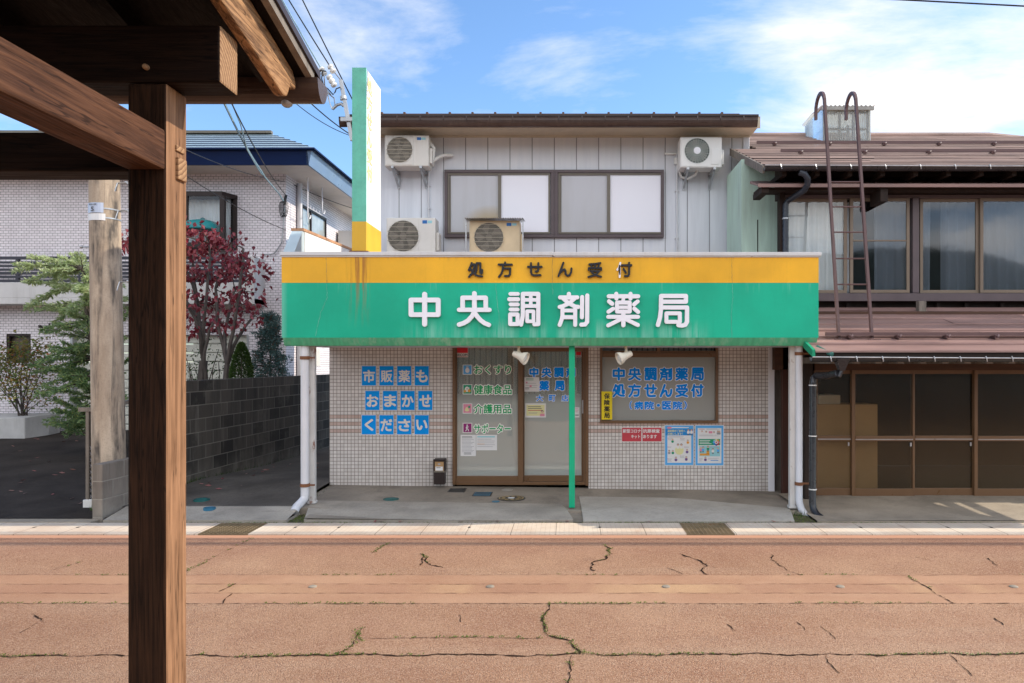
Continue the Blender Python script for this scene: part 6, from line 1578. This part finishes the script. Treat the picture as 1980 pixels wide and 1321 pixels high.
# lower roof
LY0, LY1 = 8.5, 10.35; lz = Z(682, LY0); ls = .36
def rl_(Y): return lz+ls*(Y-LY0)
lx0 = X(1566,LY0)+.06; lx1 = 7.75
mb = MB(); courses(mb, lx0, lx1, LY0, LY1, rl_, 7, .02, .02); lr = build(mb, 'lower_roof', M['roof_mauve'], oh, recalc=False)
mb = MB(); mb.prism([(LY0+.01,lz-.05),(LY0+.01,lz),(LY1,rl_(LY1)-.003),(LY1,rl_(LY1)-.05)], 'x', lx0+.01, lx1-.01); build(mb, 'roof_boarding', M['old_wood'], lr)
x = lx0+.2
while x < lx1: mb = MB(); mb.box(x,x+.075,LY0+.03,9.9,lz-.13,lz-.052); build(mb, 'rafter', M['grey_wood'], lr); x += .262
mb = MB(); mb.prism([(LY0-.01,lz-.05),(LY0-.01,lz+.035),(9.6,rl_(9.6)+.04),(9.6,rl_(9.6)-.05)], 'x', lx0-.035, lx0); build(mb, 'verge_trim', M['poster_green'], lr)
guard(lr, X(1596,8.95), lx1-.1, 8.95, rl_, .60, M['steel_brown'])
gutter(X(1568,8.43), lx1+.1, 8.43, lz-.055, .055, M['gutter_black'], M['galv'], lr, .30)
# lower wall with glazed sliding doors
DY = 9.7; dz0 = Z(960,DY); dz1 = Z(716,DY)
mb = MB(); mb.box(X(1572,DY),XE,DY-.06,DY+.12,dz1,Z(700,DY)+.08); mb.box(X(1510,DY),XE,DY+.3,DY+.42,dz1,2.55); build(mb, 'lintel', mat('reddish_timber', (.075,.035,.02), .7, .3, 4, st=(.5,4,4)), oh, bevel=.005)
mb = MB(); mb.box(X(1556,9.5),X(1572,9.5),9.5,9.75,0,1.95); build(mb, 'corner_post', M['old_wood'], oh, bevel=.006)
mb = MB(); mb.box(X(1498,10.3),X(1516,10.3),10.3,10.4,0,2.6); build(mb, 'boarded_wall', M['grey_wood'], oh)
mb = MB(); mb.box(X(1514,10.0),X(1530,10.0),10.0,10.1,0,2.5); build(mb, 'side_door_post', mat('red_brown_timber', (.06,.022,.014), .7, .3, 4, st=(4,4,.5)), oh)
mb = MB(); mb.box(X(1530,10.0),X(1580,10.0),10.05,10.1,0,2.3); build(mb, 'recess_wall', M['old_wood'], oh)
mb = MB(); mb.box(X(1575,DY),XE,DY-.05,DY+.12,dz0-.05,dz0); build(mb, 'door_sill', M['galv'], oh)
edges = [1578,1649,1767,1886,2005,2124]
for i in range(5):
    a, c = X(edges[i],DY), X(edges[i+1],DY); yo = DY+(0 if i % 2 else .04)
    mb = MB(); w_ = .034
    mb.box(a-.012,a+w_,yo,yo+.03,dz0,dz1); mb.box(c-w_+.02,c+.012,yo,yo+.03,dz0,dz1); mb.box(a+w_,c-w_+.02,yo,yo+.03,dz0,Z(945,DY)); mb.box(a+w_,c-w_+.02,yo,yo+.03,dz1-.05,dz1); mb.box(a+w_,c-w_+.02,yo-.006,yo+.03,Z(853,DY),Z(843,DY))
    d_ = build(mb, 'sliding_door', M['brown_frame'], oh, bevel=.003)
    mb = MB(); mb.box(a+w_,c-w_+.02,yo-.009,yo-.0065,Z(850.5,DY),Z(849,DY)); build(mb, 'rail_trim', M['galv'], d_)
    mb = MB(); mb.box(a+w_-.004,c-w_+.024,yo+.012,yo+.017,Z(945,DY)-.004,dz1-.04); build(mb, 'pane', M['ground_reflection_glass'], d_)
    if 0 < i+1 < 5: mb = MB(); mb.box(c-w_-.02,c-w_+.0,yo-.012,yo-.001,Z(863,DY),Z(856,DY)); build(mb, 'handle', M['galv'], d_)
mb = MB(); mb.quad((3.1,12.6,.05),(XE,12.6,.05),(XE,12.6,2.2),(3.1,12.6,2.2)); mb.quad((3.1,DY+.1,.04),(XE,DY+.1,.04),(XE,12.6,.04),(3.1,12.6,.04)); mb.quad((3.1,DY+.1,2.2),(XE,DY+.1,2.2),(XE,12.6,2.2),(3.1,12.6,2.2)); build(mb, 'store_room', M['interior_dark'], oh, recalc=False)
mb = MB(); mb.box(XE,XE+.12,9.64,15.5,0,2.2); mb.box(XE,XE+.12,10.36,15.5,2.2,ez+.2); build(mb, 'end_wall', M['old_wood'], oh)
def carton(a, b, c, d_, Y, lab, m): mb = MB(); mb.pbox(a,b,c,d_,Y,.4); tag(build(mb, 'carton', m, None, bevel=.005), lab, 'box', None)
carton(1560,782,1697,950,9.93,'big brown cardboard carton standing behind the glazed doors',M['cardboard'])
carton(1583,764,1625,781.6,9.99,'small white box lying on top of the cardboard carton',M['paper'])
# downpipes
mb = MB(); mb.tube([P(1545,333,9.84),P(1556,337,9.84),P(1562,346,9.86),P(1561,358,9.92),P(1555,368,9.97),P(1524,388,10.28),P(1519,396,10.30),P(1519,600,10.30)], .042, 12)
dp = build(mb, 'drainpipe', mat('dark_blue_pipe', (.035,.042,.055), .3, .1, 4), None, smooth=50); BASE[dp.name] = dp.location.copy()
tag(dp, 'dark cranked drainpipe under the upper eave, left of the curtained windows', 'drainpipe')
mb = MB(); c = P(1519,423,10.3); mb.lathe([(-.01,.043),(-.01,.05),(.01,.05),(.01,.043)], c, (0,0,1), 14); build(mb, 'clamp', M['galv'], dp)
yd = 8.75
mb = MB(); mb.tube([P(1619,722,8.43),P(1600,726,8.55),P(1578,727,yd),P(1573,731,yd),P(1572,742,yd),P(1571,975,yd),P(1573,985,yd-.02),P(1580,996,8.66),P(1590,1003,8.6)], .042, 12)
dp = build(mb, 'drainpipe', M['gutter_black'], None, smooth=50); BASE[dp.name] = dp.location.copy()
tag(dp, 'black drainpipe standing left of the brown glazed doors', 'drainpipe')
for py in (745,843,946): 
    mb = MB(); c = P(1571.5,py,yd); mb.lathe([(-.006,.043),(-.006,.048),(.006,.048),(.006,.043)], c, (0,0,1), 14); build(mb, 'clamp', M['porcelain'], dp)
mb = MB(); c = P(1627,712,8.43); mb.add([(c[0]-.075,8.36,c[2]+.11),(c[0]+.075,8.36,c[2]+.11),(c[0]+.075,8.5,c[2]+.11),(c[0]-.075,8.5,c[2]+.11),(c[0]-.03,8.4,c[2]-.03),(c[0]+.03,8.4,c[2]-.03),(c[0]+.03,8.46,c[2]-.03),(c[0]-.03,8.46,c[2]-.03)],[(0,1,5,4),(1,2,6,5),(2,3,7,6),(3,0,4,7),(4,5,6,7),(0,3,2,1)]); mb.tube([(c[0],8.43,c[2]-.03),(c[0]-.03,8.43,c[2]-.10)], .028, 8)
build(mb, 'hopper', M['gutter_black'], dp)
# green spout from the canopy end
mb = MB(); mb.tube([P(1580,672,8.7),P(1595,680,8.55),P(1610,686,8.48)], .03, 8); tag(build(mb, 'drain_spout', mat('green_spout', (.05,.16,.13), .4, .1, 6), None, smooth=50), 'short green spout leading from the canopy corner to the gutter', 'spout')
# roof ladder
Lb, Lt = 9.0, 9.5
la = root('roof_ladder', (X(1654,Lb), Lb, Z(655,Lb)), 'tall brown steel ladder with hooked tops leaning past both roofs', 'ladder')
for pb_, lab in ((1622,0),(1686,1)):
    x = X(pb_,Lb); zb = Z(656,Lb); zt_ = Z(200,Lt); pts = [(x,Lb,zb),(x,Lt,zt_)]
    rr2 = .17; top = [(x, Lt+rr2-rr2*math.cos(a), zt_+rr2*1.1*math.sin(a)) for a in [math.pi*k/10 for k in range(1,11)]]; top.append((x,Lt+2*rr2,zt_-.10))
    pts = [(x,Lb,zb),(x,Lb+.25,zb+(zt_-zb)*.5),(x,Lt,zt_)]+top
    mb = MB()
    for p, q in zip(pts[:-1], pts[1:]): 
        p, q = Vector(p), Vector(q); e = (q-p).normalized()*.004; mb.bar(p-e, q+e, .032, .045)
    build(mb, 'rail', M['steel_brown'], la)
    mb = MB(); mb.box(x-.08,x+.08,Lb-.08,Lb+.10,zb-.03,zb+.0); build(mb, 'foot', M['steel_brown'], la)
for py in (352,400,449,500,550,600):
    z0 = Z(656,Lb); zt_ = Z(200,Lt); 
    Yr = Lb+.3; 
    for _ in range(6): z = Z(py,Yr); Yr = Lb+(Lt-Lb)*(z-z0)/(zt_-z0)
    mb = MB(); mb.tube([(X(1622,Lb),Yr,z),(X(1686,Lb),Yr,z)], .010, 7); build(mb, 'rung', M['steel_brown'], la, smooth=40)
# corrugated lantern on the roof
fy, bk = 13.0, 14.0
lb = root('roof_lantern', (X(1640,fy), fy+.5, rz_(fy)), 'boxy roof lantern of dull corrugated plastic behind the ladder tops', 'skylight')
x0, x1 = X(1592,fy), X(1683,fy); z0, z1 = rz_(fy)-.02, Z(209,fy)
mb = MB(); n = 110; am = .008
for i in range(n):
    u0, u1 = i/n, (i+1)/n; a, b = am*math.sin(u0*n*1.25), am*math.sin(u1*n*1.25)
    mb.quad((x0+(x1-x0)*u0,fy+a,z0),(x0+(x1-x0)*u1,fy+b,z0),(x0+(x1-x0)*u1,fy+b,z1),(x0+(x1-x0)*u0,fy+a,z1)); mb.quad((x0+a,fy+u0*(bk-fy),z0),(x0+b,fy+u1*(bk-fy),z0),(x0+b,fy+u1*(bk-fy),z1),(x0+a,fy+u0*(bk-fy),z1))
    mb.quad((x1+a,fy+u0*(bk-fy),z0),(x1+b,fy+u1*(bk-fy),z0),(x1+b,fy+u1*(bk-fy),z1),(x1+a,fy+u0*(bk-fy),z1)); mb.quad((x0+(x1-x0)*u0,bk+a,z0),(x0+(x1-x0)*u1,bk+b,z0),(x0+(x1-x0)*u1,bk+b,z1),(x0+(x1-x0)*u0,bk+a,z1))
build(mb, 'corrugated_wall', M['corrug'], lb, recalc=False)
mb = MB()
for xx in (x0+.02,x0+(x1-x0)*.36,(x0+x1)/2+.13,x1-.03): mb.box(xx-.02,xx+.02,fy+.02,fy+.06,z0,z1)
for zz in (z0+.28,z1-.06): mb.box(x0+.02,x1-.02,fy+.06,fy+.09,zz-.02,zz+.02)
mb.box(x0+.02,x0+.06,bk-.06,bk-.02,z0,z1); mb.box(x1-.06,x1-.02,bk-.06,bk-.02,z0,z1); mb.box(x0+.02,x0+.05,fy+.06,bk-.06,z0+.26,z0+.30)
build(mb, 'frame', M['grey_wood'], lb)
mb = MB(); n = 60
for i in range(n):
    u0, u1 = i/n, (i+1)/n; a, b = .012*math.sin(u0*n*1.3), .012*math.sin(u1*n*1.3); X0, X1 = x0-.06, x1+.06
    mb.quad((X0+(X1-X0)*u0,fy-.06,z1+.02+a),(X0+(X1-X0)*u1,fy-.06,z1+.02+b),(X0+(X1-X0)*u1,fy+.5,z1+.05+b),(X0+(X1-X0)*u0,fy+.5,z1+.05+a)); mb.quad((X0+(X1-X0)*u0,bk+.06,z1+.02+a),(X0+(X1-X0)*u1,bk+.06,z1+.02+b),(X0+(X1-X0)*u1,fy+.5,z1+.05+b),(X0+(X1-X0)*u0,fy+.5,z1+.05+a))
mb.box(x0-.04,x1+.04,fy-.03,fy-.012,z1-.05,z1+.008)
build(mb, 'lantern_roof', M['corrug'], lb, recalc=False)
mb = MB(); mb.box(x0-.045,x1+.045,fy-.055,fy-.032,z1-.05,z1+.012); build(mb, 'eave_board', mat('grey_board', (.33,.32,.29), .7, .15, 5), lb)
# ================================================================== timber shelter in the foreground
sh = root('timber_shelter', (-1.45, 2.55, 0), 'dark stained timber shelter with post, beams and a small tiled eave close to the viewer', 'shelter')
px0, px1, pY0, pY1 = -1.519, -1.384, 2.49, 2.625
WM = [M['wood_v'], M['wood_v_sun'], M['wood_x'], M['wood_y'], M['wood_end'], M['wood_y_sun']]
def sunface(mb, mi):                                 # the sunlit side of a timber, painted paler: every face looking right
    for i, f in enumerate(mb.f):
        if len(f) < 3: continue
        a, b, c = (Vector(mb.v[k]) for k in f[:3]); n = (b-a).cross(c-a)
        if n.length and abs(n.normalized().x) > .9: mb.m[i] = mi
    return mb
def rbox(x0, x1, y0, y1, z0, z1): return MB().box(x0, x1, y0, y1, z0, z1)
mb = rbox(px0,px1,pY0,pY1,-.05,2.81)
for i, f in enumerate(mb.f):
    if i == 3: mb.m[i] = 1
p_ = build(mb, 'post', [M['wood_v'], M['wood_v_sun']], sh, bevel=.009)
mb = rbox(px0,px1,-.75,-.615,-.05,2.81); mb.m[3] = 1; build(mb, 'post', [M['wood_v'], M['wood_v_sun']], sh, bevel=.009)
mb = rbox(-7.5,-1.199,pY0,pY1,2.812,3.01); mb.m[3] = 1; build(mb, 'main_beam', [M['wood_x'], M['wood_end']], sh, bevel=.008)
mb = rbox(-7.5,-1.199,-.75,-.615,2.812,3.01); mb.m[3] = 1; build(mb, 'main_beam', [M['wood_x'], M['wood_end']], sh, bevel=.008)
mb = rbox(-7.5,px0-.001,pY0+.003,pY1-.003,2.507,2.642); build(mb, 'tie_beam', M['wood_x'], sh, bevel=.008)
mb = rbox(px0+.002,px1-.002,-.61,pY0-.001,2.510,2.647); build(mb, 'side_tie_beam', M['wood_y'], sh, bevel=.008)
# wedges and pegs through the post
for a, b, c, d_, w_ in ((338.5,279,354,290.5,.007),(339.5,302,356,345,.011)):
    Yp = 2.54; z0, z1 = Z(d_,Yp), Z(b,Yp)
    mb = MB(); ya = px1*F/(a-1100); yb = px1*F/(c-1100)
    mb.box(px1-.01,px1+w_,ya,yb,z0,z1); build(mb, 'wedge', M['wood_end'], sh, bevel=.003)
mb = MB(); mb.lathe([(0,.010),(.012,.010),(.018,.006)], (X(284,pY0),pY0,Z(131,pY0)), (0,-1,0), 10); build(mb, 'peg', M['wood_end'], sh, smooth=40)
# roof: rafters, boarding, sheet; rises towards the viewer to a ridge
ry0, rs, rY1, rdg = 3.115, .235, -1.6, .75
def rt(Y): return 3.085+rs*(ry0-Y) if Y > rdg else 3.085+rs*(ry0-rdg)-rs*(rdg-Y)
def slope_slab(name, x0, x1, y0, y1, off, th, m, par=sh, bevel=0):
    mb = MB(); ys = [y0, rdg, y1] if y0 > rdg > y1 else [y0, y1]
    top = [(y, rt(y)+off) for y in ys]; bot = [(y, rt(y)+off-th) for y in reversed(ys)]
    mb.prism(top+bot, 'x', x0, x1); return build(mb, name, m, par, bevel=bevel)
slope_slab('roof_boarding', -7.5, -1.115, 3.06, -1.55, -.012, .028, M['wood_deep'])
slope_slab('roof_sheet', -7.6, -1.075, ry0+.02, -1.62, .022, .032, M['roof_dark'])
slope_slab('edge_batten', -1.113, -1.085, ry0-.03, -1.58, -.011, .035, M['grey_wood'])
x = -7.2
while x < -1.5:
    slope_slab('rafter', x, x+.07, 3.02, -1.5, -.042, .075, M['wood_deep']); x += .46
slope_slab('verge_rafter', -1.28, -1.205, 3.0, -1.5, -.042, .062, M['wood_deep'])
# barge board with an ogee end
mb = MB(); lo = -.205
tip = [(3.02,rt(3.02)-.042),(3.055,rt(3.055)-.075),(3.05,rt(3.05)-.105),(3.015,rt(3.015)-.12),(2.985,rt(2.985)-.135),(2.975,rt(2.975)-.16),(2.955,rt(2.955)-.19),(2.92,rt(2.92)-.205)]
poly = [(y, rt(y)-.042) for y in (-1.5, rdg)][0:2]
poly = [(-1.5,rt(-1.5)-.042),(rdg,rt(rdg)-.042)]+tip+[(rdg,rt(rdg)+lo),(-1.5,rt(-1.5)+lo)]
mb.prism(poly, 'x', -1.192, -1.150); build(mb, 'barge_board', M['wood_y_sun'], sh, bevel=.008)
# eave gutter
gY, gz_ = 3.12, 3.018; n = 12; r1 = .062
gp = [(gY+r1*math.cos(math.pi+math.pi*k/n), gz_+.035+1.45*r1*math.sin(math.pi+math.pi*k/n)) for k in range(n+1)] + [(gY+(r1-.004)*math.cos(2*math.pi-math.pi*k/n), gz_+.037+1.42*(r1-.004)*math.sin(2*math.pi-math.pi*k/n)) for k in range(n+1)]
mb = MB(); mb.prism(gp, 'x', -7.5, -1.065); g = build(mb, 'eave_gutter', M['gutter_brown'], sh)
mb = MB(); mb.prism(gp[:n+1], 'x', -1.0649, -1.061); build(mb, 'gutter_end_cap', M['gutter_brown'], g)
for x in (-1.215, -2.4, -3.6):
    mb = MB(); mb.lathe([(-.02,.012),(-.012,.022),(.004,.026),(.012,.02)], (x,gY,gz_-.05), (0,0,1), 12); build(mb, 'gutter_strap', M['galv'], g, smooth=40)

# ================================================================== overhead wires
def sag(p, q, s, n=14):
    p, q = Vector(p), Vector(q); return [p.lerp(q, i/n)-Vector((0,0,s*4*(i/n)*(1-i/n))) for i in range(n+1)]
def wire(pts, r, m, lab, group=None): mb = MB(); mb.tube(pts, r, 5); tag(build(mb, 'overhead_wire', m, None), lab, 'wire', group)
for i, (Y, z) in enumerate(((9.16,9.45),(9.3,9.05),(9.05,8.6),(9.3,7.9))):
    wire(sag((-40,Y,z+.5),(45,Y,z+.5),.5,30), .030, M['wire'], 'black street cable running along the road high above the roofs', 'street cables along the road')
Yw = 9.6
wire([P(1500,-12,Yw),P(1730,-1,Yw),P(1980,12,Yw),P(2600,46,Yw)], .011, M['wire'], 'single dark wire crossing the top right corner of the sky')
# roof bracket with insulators behind the tall sign
bY = 11.3
rb = root('wire_bracket', P(680,268,bY), 'leaning galvanised wire bracket with cables and white insulators left of the tall sign', 'bracket')
mb = MB(); mb.bar(P(659,155,bY),P(681,272,bY),.055,.055); build(mb, 'pole', M['galv'], rb)
mb = MB(); c = P(664,190,bY); mb.lathe([(-.025,.045),(-.025,.055),(.025,.055),(.025,.045)], c, (.18,0,-1), 12); build(mb, 'clamp', M['galv'], rb)
mb = MB(); mb.box(X(663,bY)-.02,X(690,bY),bY-.06,bY-.02,Z(236,bY),Z(229,bY)); build(mb, 'cross_arm', M['galv'], rb)
def insul(px, py, Y): mb = MB(); mb.lathe([(-.07,.02),(-.06,.045),(-.03,.05),(-.02,.025),(.01,.03),(.02,.05),(.05,.045),(.06,.02)], P(px,py,Y), (-.5,0,.8), 12); build(mb, 'insulator', M['porcelain'], rb, smooth=50)
for px, py in ((641,133),(639,153),(643,160),(624,138)): insul(px, py, bY-.1)
mb = MB(); mb.tube([P(641,133,bY-.1),P(659,155,bY)], .01, 5); build(mb, 'stay', M['galv'], rb)
mb = MB()
mb.tube([P(664,205,bY),P(660,201,bY),P(652,203,bY),P(644,210,bY),P(643,212,bY)], .024, 7); build(mb, 'conduit_elbow', M['galv'], rb, smooth=50)
for pts in ([(605,138),(612,150),(622,160),(632,178),(638,200),(642,211)],[(611,150),(613,141),(622,136),(630,138)],[(624,138),(622,152),(626,166),(634,172),(644,183),(648,178),(650,172),(658,169)],[(628,140),(627,152),(628,168),(636,182),(646,190),(648,203)],[(616,138),(618,150),(624,165),(640,184)]):
    mb = MB(); mb.tube([P(a,b,bY-.12+random.uniform(-.08,.08)) for a, b in pts], .010, 5); build(mb, 'loose_cable', M['wire'] if len(pts) != 6 else M['galv'], rb, smooth=50)
ptop = Vector((-5.80, 8.95, 9.6))
wire(sag(P(425,-225,10.1),P(624,138,bY-.1),.04), .011, M['wire_pale'], 'pale cable coming down from the upper left to the lower insulator of the bracket')
wire(sag(P(440,-200,10.1),P(641,133,bY-.1),.03), .010, M['wire'], 'dark cable coming down from the upper left to the upper insulator of the bracket')
wire(sag(P(480,-215,10.0),P(720,268,12.0),.03), .010, M['wire'], 'dark cable passing behind the green edge of the tall sign')
wire(sag(P(598,197,10.5),P(674,258,bY),.02), .009, M['wire'], 'thin wire rising from the eave gutter to the foot of the bracket', 'thin wires below the gutter')
wire(sag(P(560,190,10.5),P(676,262,bY),.06), .006, M['wire'], 'thin slack wire from under the shelter gutter end to the bracket', None)
# service drops to the tiled house
hp = P(549,390,14.93)
wire([Vector(P(430,192,9.6)).lerp(Vector(P(505,330,13.2)), k/8)+Vector((0,0,-.06*math.sin(k*.39))) for k in range(9)]+[P(512,342,13.4),P(540,375,14.5),hp], .016, M['wire_pale'], 'twisted pale cable dropping to the corner of the tiled house')
wire([P(447,196,9.6),P(465,240,10.6),P(478,290,11.6),P(498,325,12.8),P(507,338,13.3)], .010, M['wire_pale'], 'slack pale cable looping below the twisted one')
wire(sag(P(444,192,9.4),P(553,378,14.95),.10), .009, M['wire'], 'dark cable to the knob on the corner of the tiled house')
wire(sag(P(300,262,9.0),P(556,352,15.2),.10), .007, M['wire'], 'highest thin wire crossing in front of the tiled house')
wire(sag(P(300,300,9.0),P(553,445,14.97),.08), .007, M['wire'], 'lowest thin wire slanting across the tiled house beside the bay window')
wire(sag(P(556,352,15.2),P(700,408,18.5),.05), .008, M['wire'], 'dark wire along the side wall under the soffit of the tiled house')
ct = root('cable_coil', hp, 'tangle of black cable hanging at the upper corner of the tiled house', 'cable')
mb = MB()
for k in range(4):
    c = Vector(hp)+Vector((-.02+.02*k,-.06-.01*k,-.17)); mb.tube([c+Vector((.05*math.cos(a)+.01*k,.02*math.sin(2*a),.16*math.sin(a))) for a in [6.283*i/16 for i in range(17)]], .008, 5)
build(mb, 'coil', M['wire'], ct)
mb = MB(); mb.tube([P(553,378,14.95),P(551,388,14.93),P(550,396,14.93)], .03, 8); build(mb, 'knob', M['wire'], ct)
mb = MB(); mb.tube([P(550,400,14.95),P(548,440,14.96),P(545,468,14.96),P(534,486,14.96),P(529,491,14.95),P(505,493,14.96)], .012, 6); build(mb, 'riser', M['galv'], ct)
